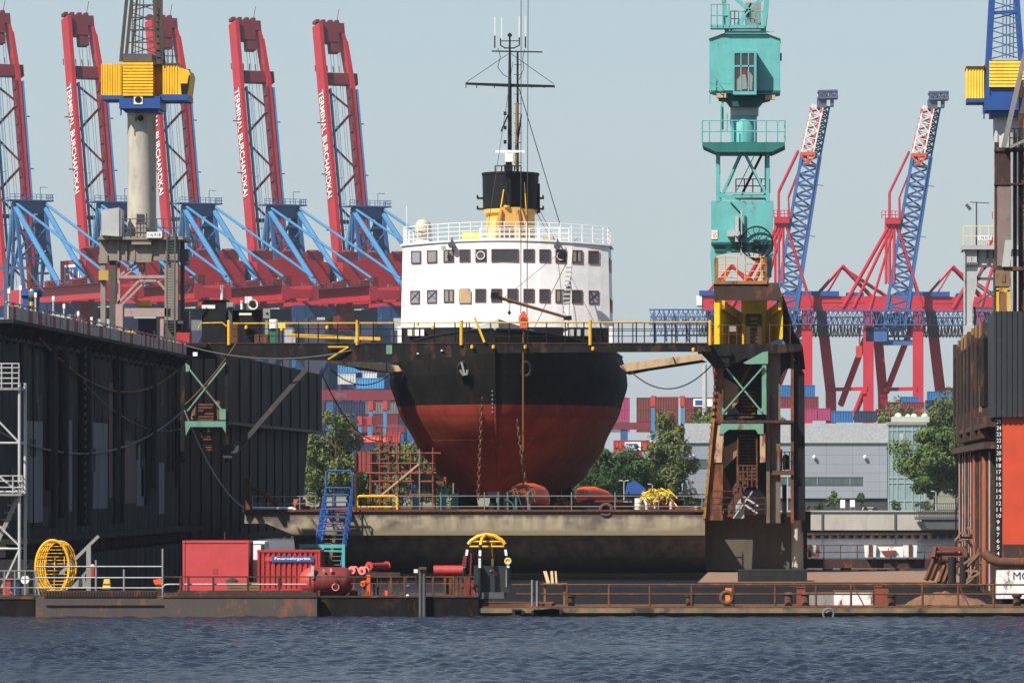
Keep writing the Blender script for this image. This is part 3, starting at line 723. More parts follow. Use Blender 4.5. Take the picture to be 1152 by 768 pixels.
for v in (1, 7): mb.path([LC(89, 250, v), LC(89, 216, v), LC(111, 170, v)], .28, 5); mb.path([LC(101, 250, v), LC(100, 222, v), LC(118, 176, v)], .22, 5)
mb.build('fore_stay', M['lat_red'], lc)
lb_ = MB().lattice(LC(94, 368, 3), LC(125.5, 175, 3), 24*kl, 6, 21*kl, 5, 17, .34, .2).build('boom', M['lat_blue'], lc)
mb = MB()
mb.lattice(LC(121, 174, 3), LC(133, 120, 3), 13*kl, 4.2, 12*kl, 3.6, 6, .16, .1); mb.build('boom_outer_section', M['outer_pale'], lb_)
mb = MB()
for py, dx in ((166, 122), (157, 124), (146, 127), (137, 129), (127, 131)):
    a = LC(dx-7, py, 1); c = LC(dx+7, py-5, 5); mb.box(a.x, a.x+.5, a.y, c.y, a.z, c.z); mb.box(c.x-.5, c.x, a.y, c.y, a.z, c.z); mb.bar(a, c, .3)
p, q_ = LC(114, 176, 0), LC(130, 172, 6); mb.box(p.x, q_.x, p.y, q_.y, p.z, q_.z)
for d in (114, 122, 130): mb.bar(LC(d, 176, 0), LC(122, 186, 0), .35)
mb.build('boom_red_bands', paint('signal_orange', S(214, 90, 56), .5, .2), lb_)
mb = MB(); mb.lattice(LC(133, 107.5, 3), LC(155, 107, 3), 5, 1.5, 5, 1.5, 6, .2, .13); p, q_ = LC(135, 110, 1), LC(144, 106, 6); mb.box(p.x, q_.x, p.y, q_.y, p.z, q_.z); p, q_ = LC(148, 110, 2), LC(153, 107, 5); mb.box(p.x, q_.x, p.y, q_.y, p.z, q_.z); p, q_ = LC(132, 122, 1), LC(143, 112, 6); mb.box(p.x, q_.x, p.y, q_.y, p.z, q_.z)
p, q_ = LC(147, 120, 1), LC(151, 112, 6); mb.box(p.x, q_.x, p.y, q_.y, p.z, q_.z); mb.build('boom_head', M['head_grey'], lb_)
mb = MB()
for i in range(3):
    t_ = .2+i*.3; c = LC(104+30*t_, 360-190*t_, 0); mb.tube(c, c + V(2.2, 0, -.4), .08, 4)
mb.tube(LC(104, 368, 0), LC(134, 176, 0), .2, 5); mb.lattice(LC(131, 176, 4), LC(142, 120, 4), 1.9, 3.4, 1.6, 3, 9, .2, .14); mb.build('boom_ladder', M['sts_blue_dk'], lb_)
mb = MB(); p, q_ = LC(88, 400, 1), LC(104, 362, 6)
mb.lattice(LC(-56, 357, 1), LC(128, 357, 1), 3.6, 3.2, 3.6, 3.2, 34, .12, .08); mb.lattice(LC(-56, 366, 8), LC(128, 366, 8), 3, 4, 3, 4, 30, .1, .07)
mb.box(p.x, q_.x, p.y, q_.y, LC(0, 372).z, LC(0, 352).z)
for dd in (-52, -40, -28, -16, 70, 80, 92): mb.bar(LC(dd, 352, 4), LC(dd+3, 384, 4), .4)
mb.bar(LC(60, 378, 2), LC(122, 378, 2), .5); mb.box(LC(62, 0).x, LC(86, 0).x, YL, YL+6, LC(0, 384).z, LC(0, 368).z); mb.bar(LC(80, 385, 2), LC(120, 385, 2), 1.2)
tg = mb.build('trolley_truss', M['lat_blue'], lc)
mb = MB()
for i in range(15): mb.path(catenary(LC(0+i*3.8, 366, 0), LC(3.6+i*3.8, 366, 0), 2.6, 6), .14, 4)
mb.build('festoon_cable', M['wire'], tg)
mb = MB(); p, q_ = LC(51, 402, 0), LC(58, 389, 3); mb.box(p.x, q_.x, p.y, q_.y, p.z, q_.z); mb.bar(LC(55, 389, 1), LC(55, 368, 1), .3); mb.build('trolley_cab', paint('cab_red', S(204, 64, 48), .5, .2), lc)
lc['label'] = 'red portal crane with blue lattice boom beside the grey crane on the right dock'
copy_tree(lc, (-125*kl, -4, 0), 'red portal crane with blue lattice boom right behind the teal crane')
copy_tree(lc, (125*kl, 4, 0), 'red portal crane mostly hidden behind the right dock and its crane')
# ================================================================== containers and terminal machines
CW = {'brown': S(118, 58, 50), 'dark red': S(128, 40, 54), 'pink': S(172, 62, 108), 'blue': S(44, 108, 170), 'navy': S(40, 50, 84), 'red': S(190, 60, 56), 'white': S(206, 206, 204), 'orange red': S(224, 96, 74), 'grey': S(120, 122, 128), 'pale blue': S(72, 146, 200), 'cream': S(228, 220, 190)}
CM = {k: paint('container_'+k.replace(' ', '_'), c, .6, .3, .04, sc=.5) for k, c in CW.items()}
protoC = {}
def container(label, colr, px0, py0, px1, py1, Y, group='stacked shipping containers of the terminal'):
    x0, x1, z0, z1 = X(px0, Y), X(px1, Y), Z(py1, Y), Z(py0, Y); d = 2.44
    t = thing('shipping_container', label, 'container', ((x0+x1)/2, Y, z0), group)
    mb = MB(); n = max(4, int((x1-x0)/.55)); pts = []
    for i in range(n):
        a = x0+.15+(x1-x0-.3)*i/n; s_ = (x1-x0-.3)/n
        pts += [(a, Y+.04), (a+s_*.35, Y+.04), (a+s_*.5, Y+.12), (a+s_*.85, Y+.12)]
    pts += [(x1-.15, Y+.04), (x1-.15, Y+d), (x0+.15, Y+d)]
    mb.prism(pts, z0+.1, z1-.06, 'Z'); mb.build('body', CM[colr], t)
    mb = MB()
    for x in (x0, x1-.16): mb.box(x, x+.16, Y, Y+.16, z0, z1); mb.box(x, x+.16, Y+d-.16, Y+d, z0, z1)
    for z in (z0, z1-.14): mb.box(x0+.16, x1-.16, Y, Y+.1, z, z+.14); mb.box(x0+.16, x1-.16, Y+d-.1, Y+d, z, z+.14)
    mb.build('frame', CM[colr], t)
    return t
rc = random.Random(5)
Yk = 1200
# stack right of the ship
rowsR = [(447, 460), (460, 473), (473, 486)]
cols = [(664, 708, 'pink', 'pink', 'grey'), (716, 763, 'brown', 'brown', 'brown'), (770, 812, 'dark red', 'brown', 'brown')]
tn = ['top', 'middle', 'lower']; cn = ['beside the hull', 'behind the blue straddle legs', 'behind the white mast']
for ci, c in enumerate(cols):
    for ri, (a, b_) in enumerate(rowsR):
        container('%s container in the %s tier of the stack %s' % (c[2+ri], tn[ri], cn[ci]), c[2+ri], c[0], a, c[1], b_, Yk)
for i, (px0, px1, py0, py1, cl, lb) in enumerate(((812, 866, 447, 460, 'dark red', 'dark red container glimpsed between the stair tower and stack, top tier'), (870, 917, 433, 446, 'blue', 'blue container at the top right of the rusty tower'), (872, 921, 446, 459, 'dark red', 'dark red container below the blue one right of the tower'),
        (905, 934, 459, 473, 'pink', 'pink container low behind the rusty tower'), (935, 960, 462, 475, 'blue', 'blue container left of the red crane legs'), (961, 986, 462, 475, 'navy', 'navy container between the red crane legs'),
        (1012, 1034, 446, 452, 'blue', 'small blue container above the willow tops'), (1043, 1080, 440, 450, 'blue', 'blue container left of the grey crane leg above the willows'), (996, 1040, 452, 460, 'dark red', 'dark red container under the small blue one'), (892, 920, 459, 473, 'blue', 'blue container half hidden by the tower leg'),
        (1041, 1086, 450, 462, 'navy', 'navy container behind the willow tops'), (985, 1030, 460, 473, 'dark red', 'dark red container behind the roof plant'))):
    container(lb, cl, px0, py0, px1, py1, Yk+i*.02)
# stacks left of the hull, seen below the timber shore
left = [(364, 410, 452, 465, 'navy'), (411, 448, 452, 465, 'grey'), (364, 410, 465, 478, 'navy'), (411, 448, 465, 478, 'dark red'), (380, 424, 478, 490, 'dark red'), (425, 452, 478, 490, 'grey'), (352, 379, 478, 490, 'navy'),
        (380, 400, 420, 432, 'white'), (401, 432, 425, 437, 'pale blue'), (408, 424, 416, 425, 'white'), (380, 440, 411, 419, 'pale blue'), (434, 452, 417, 432, 'sts')]
for i, (a, c, d, e, cl) in enumerate(left[:11]):
    container(['navy container under the red beam by the dock end', 'grey container under the red beam by the hull', 'navy container in the second tier by the dock end', 'dark red container beside the red straddle head', 'dark red container lowest left of the hull', 'grey container lowest beside the hull', 'navy container behind the leafy tree',
               'white container above the red beam', 'pale blue container above the red beam beside the hull', 'small white container under the timber shore', 'long pale blue container just under the timber shore'][i], cl, a, d, c, e, Yk-4 if i < 7 else Yk+30)
# low front row behind the trees
for i, (a, c, d, e, cl, lb) in enumerate(((690, 731, 495, 508, 'red', 'red container with white logo behind the trees'), (731, 752, 495, 503, 'cream', 'left cream container behind the tree tops'), (752, 776, 495, 503, 'cream', 'right cream container behind the tree tops'), (712, 722, 503, 516, 'red', 'short red container standing among the tree tops'),
        (756, 768, 481, 494, 'orange red', 'orange red container end beside the blue legs'), (398, 440, 490, 497, 'orange red', 'orange red container behind the scaffold top'), (436, 450, 486, 497, 'red', 'bright red container by the scaffold top'), (380, 400, 488, 497, 'white', 'white container left of the scaffold'))):
    t = container(lb, cl, a, d, c, e, 1000)
    if i == 0:
        mb = MB(); mb.pbox(703, 721, 497, 506, 999.9, .08); lp = mb.build('logo_panel', M['white'], t)
        mb = MB(); mb.pbox(704, 717, 498.5, 505, 999.84, .05); mb.build('logo_field', M['blue'], lp)
        mb = MB(); text_into(mb, 'HHLA', P(704.5, 504, 999.84), (1, 0, 0), (0, 0, 1), 9*1000/F, 4.5*1000/F, .03); mb.build('lettering', M['white'], lp)
t = container('dark red container with a blue and white name panel behind the white mast', 'dark red', 772, 447, 826, 459, Yk-4)
mb = MB(); mb.pbox(780, 802, 448.5, 457, Yk-4.1, .08); lp = mb.build('name_panel', M['white'], t); mb = MB(); mb.pbox(782, 794, 450, 455.5, Yk-4.16, .05); mb.build('panel_field', M['blue'], lp)
# red gantry beams
def gantry(label, px0, px1, py0, py1, Y, legs, words=None):
    t = thing('stacking_gantry', label, 'gantry crane', P((px0+px1)/2, 552, Y)); mb = MB(); mb.pbox(px0, px1, py0, py1, Y, 2); mb.pbox(px0, px1, py0, py1, Y+9, 2)
    bm = mb.build('beam', CM['dark red'], t)
    for px in legs: mb = MB(); mb.pbox(px-4, px+4, py1, 552, Y+.2, 1.4); mb.pbox(px-4, px+4, py1, 552, Y+9.2, 1.4); mb.build('leg', M['sts_blue_dk'], t)
    if words:
        mb = MB(); text_into(mb, words[0], P(words[1], words[2], Y), (1, 0, 0), (0, 0, 1), words[3]*Y/F, words[4]*Y/F, .03); mb.build('lettering', CM['grey'], bm)
gantry('dark red gantry beam spanning between the dock end and the hull', 340, 470, 438.5, 450, 1180, (350, 371, 462), ('DEMAG', 378, 447, 12, 5))
gantry('low dark red gantry beam right of the hull', 660, 738, 475, 483, 1180, (668, 702), None)
gantry('dark red beam low beside the scaffold top', 390, 455, 479, 486, 1175, (396, 450))
def straddle(label, px, w_, ptop, pred, pb, Y):
    t = thing('straddle_carrier', label, 'straddle carrier', P(px, pb, Y)); mb = MB()
    for dx in (-w_/2, w_/2): mb.pbox(px+dx-2.6, px+dx+2.6, ptop, pred, Y, 8)
    mb.pbox(px-w_/2+2.6, px+w_/2-2.6, ptop+1, ptop+2.2, Y+.5, 1); mb.pbox(px-w_/2+2.6, px+w_/2-2.6, ptop+1, ptop+2.2, Y+6.5, 1); mb.build('head', CM['red'], t)
    for dx in (-w_/2, w_/2):
        mb = MB(); mb.pbox(px+dx-2, px+dx+2, pred, pb-2, Y+.2, 1.2); mb.pbox(px+dx-2, px+dx+2, pred, pb-2, Y+6.4, 1.2); mb.pbox(px+dx-2.4, px+dx+2.4, pb-6, pb-3, Y, 8); mb.build('leg', M['sts_blue'], t)
    mb = MB()
    for dx in (-w_/2, w_/2):
        for y in (1, 3.5, 6): mb.lathe((X(px+dx, Y), Y+y, Z(pb, Y)+.7), [(.1, -.3), (.7, -.3), (.7, .3), (.1, .3)], 10, 'X')
    mb.build('wheels', M['rubber'], t)
straddle('tall red headed blue legged straddle carrier before the brown containers', 751, 33, 445, 457, 500, 1150)
straddle('straddle carrier with a wide red head and blue legs left of the hull', 425, 16, 451, 461, 498, 1150)
straddle('small straddle carrier with red head beside the leafy tree', 410, 11, 468, 478, 498, 1120)
# container ship behind the red cranes
cs = thing('container_ship', 'dark navy container ship moored behind the red cranes', 'ship', (X(330, 1400), 1400, 0))
mb = MB(); mb.prism([(X(150, 1400), 0), (X(470, 1400), 0), (X(474, 1400), 22), (X(146, 1400), 22)], 1385, 1415); mb.build('hull', M['navy'], cs)
ct = NT('stacked_cargo'); bk = ct.n('ShaderNodeTexBrick'); bk.offset = 0; bk.inputs['Scale'].default_value = 1; bk.inputs['Brick Width'].default_value = 6.1; bk.inputs['Row Height'].default_value = 2.6; bk.inputs['Mortar Size'].default_value = .06
bk.inputs['Color1'].default_value = S(36, 44, 72); bk.inputs['Color2'].default_value = S(70, 44, 62); bk.inputs['Mortar'].default_value = S(26, 30, 44); bk.inputs['Bias'].default_value = -.35
sp_ = ct.sep(); cc = ct.n('ShaderNodeCombineXYZ'); ct.l(sp_[0], cc.inputs[0]); ct.l(sp_[2], cc.inputs[1]); ct.l(cc.outputs[0], bk.inputs['Vector']); ct.l(bk.outputs['Color'], ct.b.inputs['Base Color']); ct.b.inputs['Roughness'].default_value = .7
mb = MB(); r_ = random.Random(2)
for i in range(11): a = 150+i*29; mb.box(X(a, 1400), X(a+27.5, 1400), 1387, 1413, 22, 43 + 2.6*r_.randint(0, 2))
tag(mb.build('container_stack', ct.m, cs), kind='stuff')
mb = MB(); mb.box(X(208, 1400), X(236, 1400), 1388, 1412, 22, 47); mb.build('deckhouse', CM['grey'], cs)
# ================================================================== the ship on the dock
XS = -20.3                                               # centreline
sh = thing('ship', 'white and black steam ship with red bottom standing bow on in the floating dock', 'ship', (XS, 395, 5.0))
BT = [(5.3, 2.7), (5.55, 3.3), (5.9, 3.95), (6.9, 5.0), (8.9, 6.33), (11.5, 7.52), (13.2, 8.0), (14.4, 7.9), (15.2, 7.6), (16.6, 7.35)]
def half(z):
    if z <= BT[0][0]: return BT[0][1]
    for i in range(len(BT)-1):
        if z <= BT[i+1][0]:
            t = (z-BT[i][0])/(BT[i+1][0]-BT[i][0]); t = t*t*(3-2*t)*.5 + t*.5
            return BT[i][1] + (BT[i+1][1]-BT[i][1])*t
    return BT[-1][1]
def stemY(z):                                            # stem profile: raked, cut away below the water
    return 378.2 + max(0, (15.5-z))*.28 + max(0, (11.0-z))**1.5*.42
LE, YM, YE = 14.5, 406, 434
def hy(s, z):                                            # s 0 stem .. 1 full beam .. 2 aft shoulder .. 3 stern
    y0 = stemY(z)
    return y0 + s*(y0*0 + LE) if s <= 1 else (y0+LE) + (s-1)*(YM-y0-LE) if s <= 2 else YM + (s-2)*(YE-YM)
def hw(s, z):
    b = half(z)
    if s <= 1: return max(.10, b*(1-(1-s)**2.3)**.62)
    if s <= 2: return b
    return b*math.sqrt(max(0.02, 1-(s-2)**2))
def ztop(s): return 15.25 + 1.25*max(0, 1-s)**1.6 + (.5*max(0, s-2))
SS = [0, .015, .04, .08, .14, .22, .32, .44, .58, .74, .9, 1, 1.5, 2, 2.3, 2.6, 2.85, 3]
NZ = 26
mb = MB(); grid = {}
vs = []
for side in (-1, 1):
    for i, s in enumerate(SS):
        for j in range(NZ):
            z = 5.3 + (ztop(s)-5.3)*j/(NZ-1); z2 = min(z, 16.6)
            grid[side, i, j] = len(vs); vs.append((XS + side*hw(s, z2), hy(s, z2), z))
fs = []
for i in range(len(SS)-1):
    for j in range(NZ-1):
        a = [grid[1, i, j], grid[1, i+1, j], grid[1, i+1, j+1], grid[1, i, j+1]]; fs.append(a)
        b = [grid[-1, i, j], grid[-1, i, j+1], grid[-1, i+1, j+1], grid[-1, i+1, j]]; fs.append(b)
for j in range(NZ-1):
    fs.append([grid[-1, 0, j], grid[1, 0, j], grid[1, 0, j+1], grid[-1, 0, j+1]]); n_ = len(SS)-1
    fs.append([grid[1, n_, j], grid[-1, n_, j], grid[-1, n_, j+1], grid[1, n_, j+1]])
for i in range(len(SS)-1): fs.append([grid[1, i, 0], grid[-1, i, 0], grid[-1, i+1, 0], grid[1, i+1, 0]])
mb.add(vs, fs)
t = NT('ship_hull_paint'); z = t.sep()[2]
nz = t.noise(.35, 5); n2 = t.noise(1.4, 7, (1, 1, .18)); n3 = t.noise(3, 6)
zz = t.math('ADD', z, t.math('MULTIPLY', t.math('SUBTRACT', n3, .5), .04))
red = t.mix(t.ramp(nz, .35, .65), S(150, 70, 50), S(126, 58, 44))
red = t.mix(t.math('MULTIPLY', t.ramp(n2, .45, .75), .55), red, S(96, 50, 40))
band = t.ramp(t.math('SUBTRACT', z, 10.6), 0, .12); red = t.mix(band, red, t.mix(t.ramp(n2, .5, .8), S(136, 54, 44), S(108, 46, 40)))
blk = t.mix(t.ramp(nz, .4, .7), (.009, .0085, .0085, 1), (.022, .019, .015, 1))
blk = t.mix(t.math('MULTIPLY', t.ramp(n2, .58, .78), .45), blk, S(58, 46, 38))
bkh = t.n('ShaderNodeTexBrick'); bkh.inputs['Scale'].default_value = 1; bkh.inputs['Brick Width'].default_value = 4.2; bkh.inputs['Row Height'].default_value = 1.35; bkh.inputs['Mortar Size'].default_value = .03; bkh.inputs['Mortar Smooth'].default_value = .6
bkh.inputs['Color1'].default_value = (1, 1, 1, 1); bkh.inputs['Color2'].default_value = (.80, .80, .80, 1); bkh.inputs['Mortar'].default_value = (.62, .62, .62, 1)
cxh = t.n('ShaderNodeCombineXYZ'); sph = t.sep(); t.l(t.math('ADD', t.math('MULTIPLY', sph[0], .9), t.math('MULTIPLY', sph[1], .8)), cxh.inputs[0]); t.l(z, cxh.inputs[1]); t.l(cxh.outputs[0], bkh.inputs['Vector'])
red = t.mix(.55, red, t.mix(1.0, red, bkh.outputs['Color'], 'MULTIPLY')); blk = t.mix(.7, blk, t.mix(1.0, blk, bkh.outputs['Color'], 'MULTIPLY'))
run = t.ramp(t.noise(2.2, 8, (1, 1, .07), .7), .60, .70); blk = t.mix(t.math('MULTIPLY', run, .5), blk, S(84, 58, 44)); red = t.mix(t.math('MULTIPLY', run, .45), red, S(78, 44, 36))
red = t.mix(t.math('MULTIPLY', t.ramp(t.noise(.9, 7), .56, .66), .5), red, S(150, 82, 62))
c = t.mix(t.ramp(t.math('SUBTRACT', zz, 11.55), 0, .008), red, blk)
t.l(c, t.b.inputs['Base Color']); t.b.inputs['Roughness'].default_value = .75; t.b.inputs['Specular IOR Level'].default_value = .05
t.bump(t.math('ADD', t.noise(.5, 2), t.math('MULTIPLY', n3, .15)), .35, .12)
hull = mb.build('hull', t.m, sh, True)
# plating straps and shell seams down the bow, rubbing strake, cap rail
def hpt(s, z, side, off=.03):
    p = V(XS + side*hw(s, min(z, 16.6)), hy(s, min(z, 16.6)), z); return p + V(side*off, -off, 0)
mb = MB()
for side in (-1, 1):
    mb.path([hpt(s, ztop(s)+.03, side, .0) for s in SS[:-1]], .09, 6)
    
mb.build('cap_rail', M['black'], hull)
mb = MB()
for side in (-1, 1):
    for z_ in (7.6, 9.2): mb.path([hpt(s, z_, side, -.01) for s in SS[1:13]], .03, 4)
mb.build('plate_seam', t.m, hull)
mb = MB(); mb.path([V(XS, stemY(min(z_, 16.6))-.05, z_) for z_ in [5.5+.55*k for k in range(20)]], .12, 6); mb.build('stem_bar', t.m, hull)
mb = MB()
for k in range(6): z_ = 11.0 + k*.28; mb.box(XS-.25, XS-.16, stemY(z_)-.12, stemY(z_)+.3, z_, z_+.10)
mb.build('draught_marks', M['grey'], hull)
# fender plank marks / opening lines along the left flank
for px, z0_, z1_ in ((455, 6.6, 11.4), (464, 6.4, 11.2)): pass
mb = MB(); 
for s_, zz0 in ((.36, 12.3), (.62, 12.2)): pass
# hawse pipes, anchor
for sx, s_ in ((-1, .055), (1, .05)):
    p = hpt(s_, 13.9, sx, .0); hp = MB().ring(p + V(0, -.1, 0), .42, .13, 'Y', 16, 6, .8, 1.1).build('hawse_pipe', M['black'], hull, True)
p = hpt(.055, 13.9, -1, .1)
mb = MB(); mb.bar(p + V(.0, -.25, .45), p + V(.2, -.30, -.35), .14, .16); mb.path([p + V(-.1, -.36, -.05), p + V(.12, -.36, -.4), p + V(.36, -.36, -.36), p + V(.42, -.36, -.05)], .09, 6)
mb.build('anchor', M['grey'], hull)
chm = paint('chain_rust', S(122, 80, 58), .8, .3, .3)
def chain(mb, p, q, r=.055, pitch=.30):
    p, q = Vector(p), Vector(q); L = (q-p).length; n = int(L/pitch); d = (q-p)/n
    u = d.normalized(); a = u.cross(V(0, 1, 0)).normalized(); b = a.cross(u)
    for i in range(n):
        c = p + d*(i+.5); s_ = a if i % 2 else b
        pts = [c + u*pitch*.62*math.cos(t_*math.pi/4) + s_*pitch*.32*math.sin(t_*math.pi/4) for t_ in range(8)]
        mb.path(pts, r, 4, True)
mb = MB(); chain(mb, P(543.5, 424, 379.2), P(538, 561, 381)); solo(mb, 'anchor_chain', chm, 'rusty anchor chain hanging from the hawse with the pale anchor to the deck', 'chain')
mb = MB(); chain(mb, P(577.5, 440, 379.8), P(592, 548, 381)); solo(mb, 'anchor_chain', chm, 'rusty chain slanting down to the orange lifeboat bow, right of the stem', 'chain')
mb = MB()
mb.ring(hpt(.045, 13.4, 1, .1), .38, .1, 'Y', 14, 6); 
# foredeck inside the bulwark
mb = MB(); pts = [(XS + side*(hw(s, 14.4)-.06), hy(s, 14.4)) for side, rng in ((-1, SS[5:14]), (1, SS[13:4:-1])) for s in rng]
mb.prism(pts, 14.2, 14.4, 'Z'); mb.build('main_deck', M['rust_red'], sh)
mb = MB()
for side in (-1, 1):
    mb.plate([(XS, 383, 14.4), (XS+side*4.6, 387.4, 14.4), (XS+side*4.6, 387.4, 15.9), (XS, 383, 17.35)], (-side*.4, -1, 0), .06)
mb.build('breakwater', M['grey_lt'], sh)
mb = MB(); mb.box(XS-1.6, XS+1.2, 384.6, 386.4, 14.4, 16.8); mb.lathe((XS-.5, 385.2, 16.8), [(.6, 0), (.55, .25), (.1, .35)], 12); mb.build('winch_house', paint('winch_grey', S(128, 122, 124), .6, .3), sh)
# superstructure
HWID, YF0, BULGE, YBK, ZT, ZB = 7.16, 390.4, 1.7, 398.4, 22.62, 14.4
def camb(u): return .30*(1-u*u)
def fy(x): return YF0 + BULGE*(abs(x)/HWID)**2.2
def dk(z): return HWID + (18.9-z)*.022                    # sides lean slightly out towards the deck
prof = [-1, -.92, -.8, -.65, -.5, -.35, -.2, 0, .2, .35, .5, .65, .8, .92, 1]
mb = MB(); vs = []; m_ = len(prof)
for zz_ in (ZB, ZT):
    w_ = dk(zz_)
    for u in prof: vs.append((XS+u*w_, fy(u*HWID), zz_ + (camb(u) if zz_ == ZT else 0)))
    vs.append((XS+w_, YBK, zz_)); vs.append((XS-w_, YBK, zz_))
n = m_+2
mb.add(vs, [tuple(range(n-1, -1, -1)), tuple(range(n, 2*n))] + [(i, (i+1) % n, n+(i+1) % n, n+i) for i in range(n)])
ss = mb.build('superstructure', M['white'], sh)
def deck_band(z0, z1, off, name, mat):
    mb = MB(); o = []
    for u in prof: o.append((XS+u*(HWID+off), fy(u*HWID)-off))
    o += [(XS+HWID+off, YBK+off), (XS-HWID-off, YBK+off)]; mb.prism(o, z0, z1, 'Z'); return mb.build(name, mat, ss)
mb = MB(); vs = []; m2 = len(prof)
for u in prof:
    x, y, z_ = XS+u*(HWID+.08), fy(u*HWID)-.08, ZT+camb(u); vs += [(x, y, z_+.003), (x, y, z_+.12), (x, YBK+.1, z_+.003), (x, YBK+.1, z_+.12)]
fs = [(0, 1, 3, 2), (4*m2-4, 4*m2-2, 4*m2-1, 4*m2-3)]
for i in range(m2-1): a = 4*i; b = a+4; fs += [(a, b, b+1, a+1), (a+2, a+3, b+3, b+2), (a+1, b+1, b+3, a+3), (a, a+2, b+2, b)]
mb.add(vs, fs); mb.build('roof_edge', M['white'], ss)
MB().box(XS-5.2, XS+5.2, YBK+.12, 414, ZB, ZT+.25).build('after_house', M['white'], ss)
mfr = paint('window_frame_brown', S(128, 66, 56), .5, .2, .1)
def fwin(px, w_, py0, py1, pane, fr=True, extra=None):
    Yg = 391; xc = X(px, Yg) - XS; Yg = fy(xc); xc = X(px, Yg) - XS
    wd = w_*Yg/F; zb, zt_ = Z(py1, Yg), Z(py0, Yg)
    sl = (fy(xc+.1)-fy(xc-.1))/.2; tx = V(1, sl, 0).normalized(); nn = V(tx.y, -tx.x, 0)
    c = V(XS+xc, Yg, 0); m4 = Matrix(((tx.x, -nn.x, 0, c.x), (tx.y, -nn.y, 0, c.y), (0, 0, 1, 0), (0, 0, 0, 1)))
    mb = MB(m4); e = .075
    mb.box(-wd/2, wd/2, -.05, .03, zb, zb+e); mb.box(-wd/2, wd/2, -.05, .03, zt_-e, zt_); mb.box(-wd/2, -wd/2+e, -.05, .03, zb+e, zt_-e); mb.box(wd/2-e, wd/2, -.05, .03, zb+e, zt_-e)
    f = mb.build('window', mfr, ss)
    mb = MB(m4); mb.box(-wd/2+e, wd/2-e, -.02, .02, zb+e, zt_-e); mb.build('pane', pane, f)
    if extra == 'wiper':
        MB(m4).lathe((0, -.06, (zb+zt_)/2), [(.02, -.03), (.32, -.03), (.32, .03), (.02, .03)], 18, 'Y').build('clear_view_screen', M['grey_dk'], f)
        MB(m4).ring((0, -.1, (zb+zt_)/2), .27, .035, 'Y', 18, 5).build('screen_ring', M['white'], f)
    if extra == 'board':
        mb = MB(m4); mb.box(-wd/2-.06, wd/2+.06, -.09, -.05, zb-.05, zt_-.1); mb.box(-wd/2+.08, wd/2-.08, -.09, -.05, zt_-.1, zt_+.05); mb.build('board', M['wood'], f)
    if extra == 'pane_reflection':
        mb = MB(m4); mb.box(-wd/2+.1, -wd/2+.32, -.03, -.02, zb+.1, zt_-.1); mb.box(wd/2-.3, wd/2-.1, -.03, -.02, zb+.1, zt_-.1); mb.build('pane_reflection', M['grey'], f)  # pale strips paint a partial reflection onto the pane
    if extra == 'cross':
        mb = MB(m4); mb.bar((-wd/2+.1, -.04, zt_-.1), (wd/2-.1, -.04, zb+.3), .06, .03); mb.bar((wd/2-.1, -.04, zt_-.1), (-wd/2+.1, -.04, zb+.3), .06, .03); mb.build('inner_stay', M['grey_dk'], f)
up = [(468, 12.4, 'p', 0), (486, 12.4, 'p', 'pane_reflection'), (504.8, 12.4, 'g', 'pane_reflection'), (523, 12.4, 'g', 0), (541, 12.4, 'g', 'wiper'), (568, 30.5, 'g', 0), (594.8, 12.4, 'g', 0), (612.8, 12.4, 'g', 0), (630.8, 12.4, 'g', 'wiper'), (649, 12.4, 'g', 'pane_reflection'), (667.6, 12.4, 'g', 0)]
for px, w_, g_, ex in up:
    d_ = abs(px-568)/104; fwin(px, w_, 280+2.2*d_*d_, 294.4+2.2*d_*d_, M['glass'] if g_ == 'g' else M['glass_pale'], True, ex)
lo = [(467, 'p', 'cross'), (486, 'p', 'cross'), (505, 'g', 'pane_reflection'), (523, 'g', 'board'), (540.6, 'g', 0), (558.5, 'g', 0), (576.6, 'g', 0), (594.8, 'g', 0), (612.6, 'g', 0), (630.6, 'g', 'pane_reflection'), (649, 'g', 0), (667.8, 'p', 'cross')]
for px, g_, ex in lo:
    d_ = abs(px-568)/104; fwin(px, 12, 324.6+2.4*d_*d_, 339.6+2.4*d_*d_, M['glass'] if g_ == 'g' else M['glass_pale'], True, ex)
for side in (-1, 1):
    for zb, k_ in ((20.9, 0), (18.1, 0)):
        for y in (393.6, 396.4):
            x = XS+side*dk(zb+.5); f = MB().box(x-.03, x+.05*side+.0, y, y+.75, zb, zb+.95).build('side_window', mfr, ss); MB().box(x+side*.05, x+side*.065, y+.08, y+.67, zb+.08, zb+.87).build('pane', M['glass'], f)
# roof railing
pts = [V(XS+u*(HWID-.12), fy(u*HWID)+.15, ZT+.12+camb(u)) for u in prof]; pts = [V(pts[0].x, YBK-.3, ZT+.12)] + pts + [V(pts[-1].x, YBK-.3, ZT+.12)]
mb = MB().rail(pts, 34, 1.18, (.3, .6, .9, 1.18), .026, .032); mb.build('roof_railing', M['white'], ss)
# inner rail panel left of funnel
mb = MB().rail([(X(540, 393), 393, ZT+.16), (X(640, 393), 393, ZT+.16)], 9, 1.1, (.4, .75, 1.1), .028); mb.build('inner_railing', M['white'], ss)
mb = MB(); mb.lathe((X(476, 392.6), 392.6, ZT+.16), [(.55, 0), (.5, .25), (.38, .3)], 14); mb.tube((X(476, 392.6)-.62, 392.6, ZT+.2), (X(476, 392.6)-.62, 392.6, ZT+.95), .09); mb.tube((X(476, 392.6)+.62, 392.6, ZT+.2), (X(476, 392.6)+.62, 392.6, ZT+.95), .09)
rb = mb.build('radome_base', M['white'], ss)
MB().lathe((X(476, 392.6), 392.6, ZT+.62), [(.1, -.25), (.42, -.1), (.56, .15), (.58, .7), (.5, 1.0), (.3, 1.2), (.02, 1.28)], 18).build('radome', paint('radome_cream', S(204, 192, 170), .5, .15), rb, True)
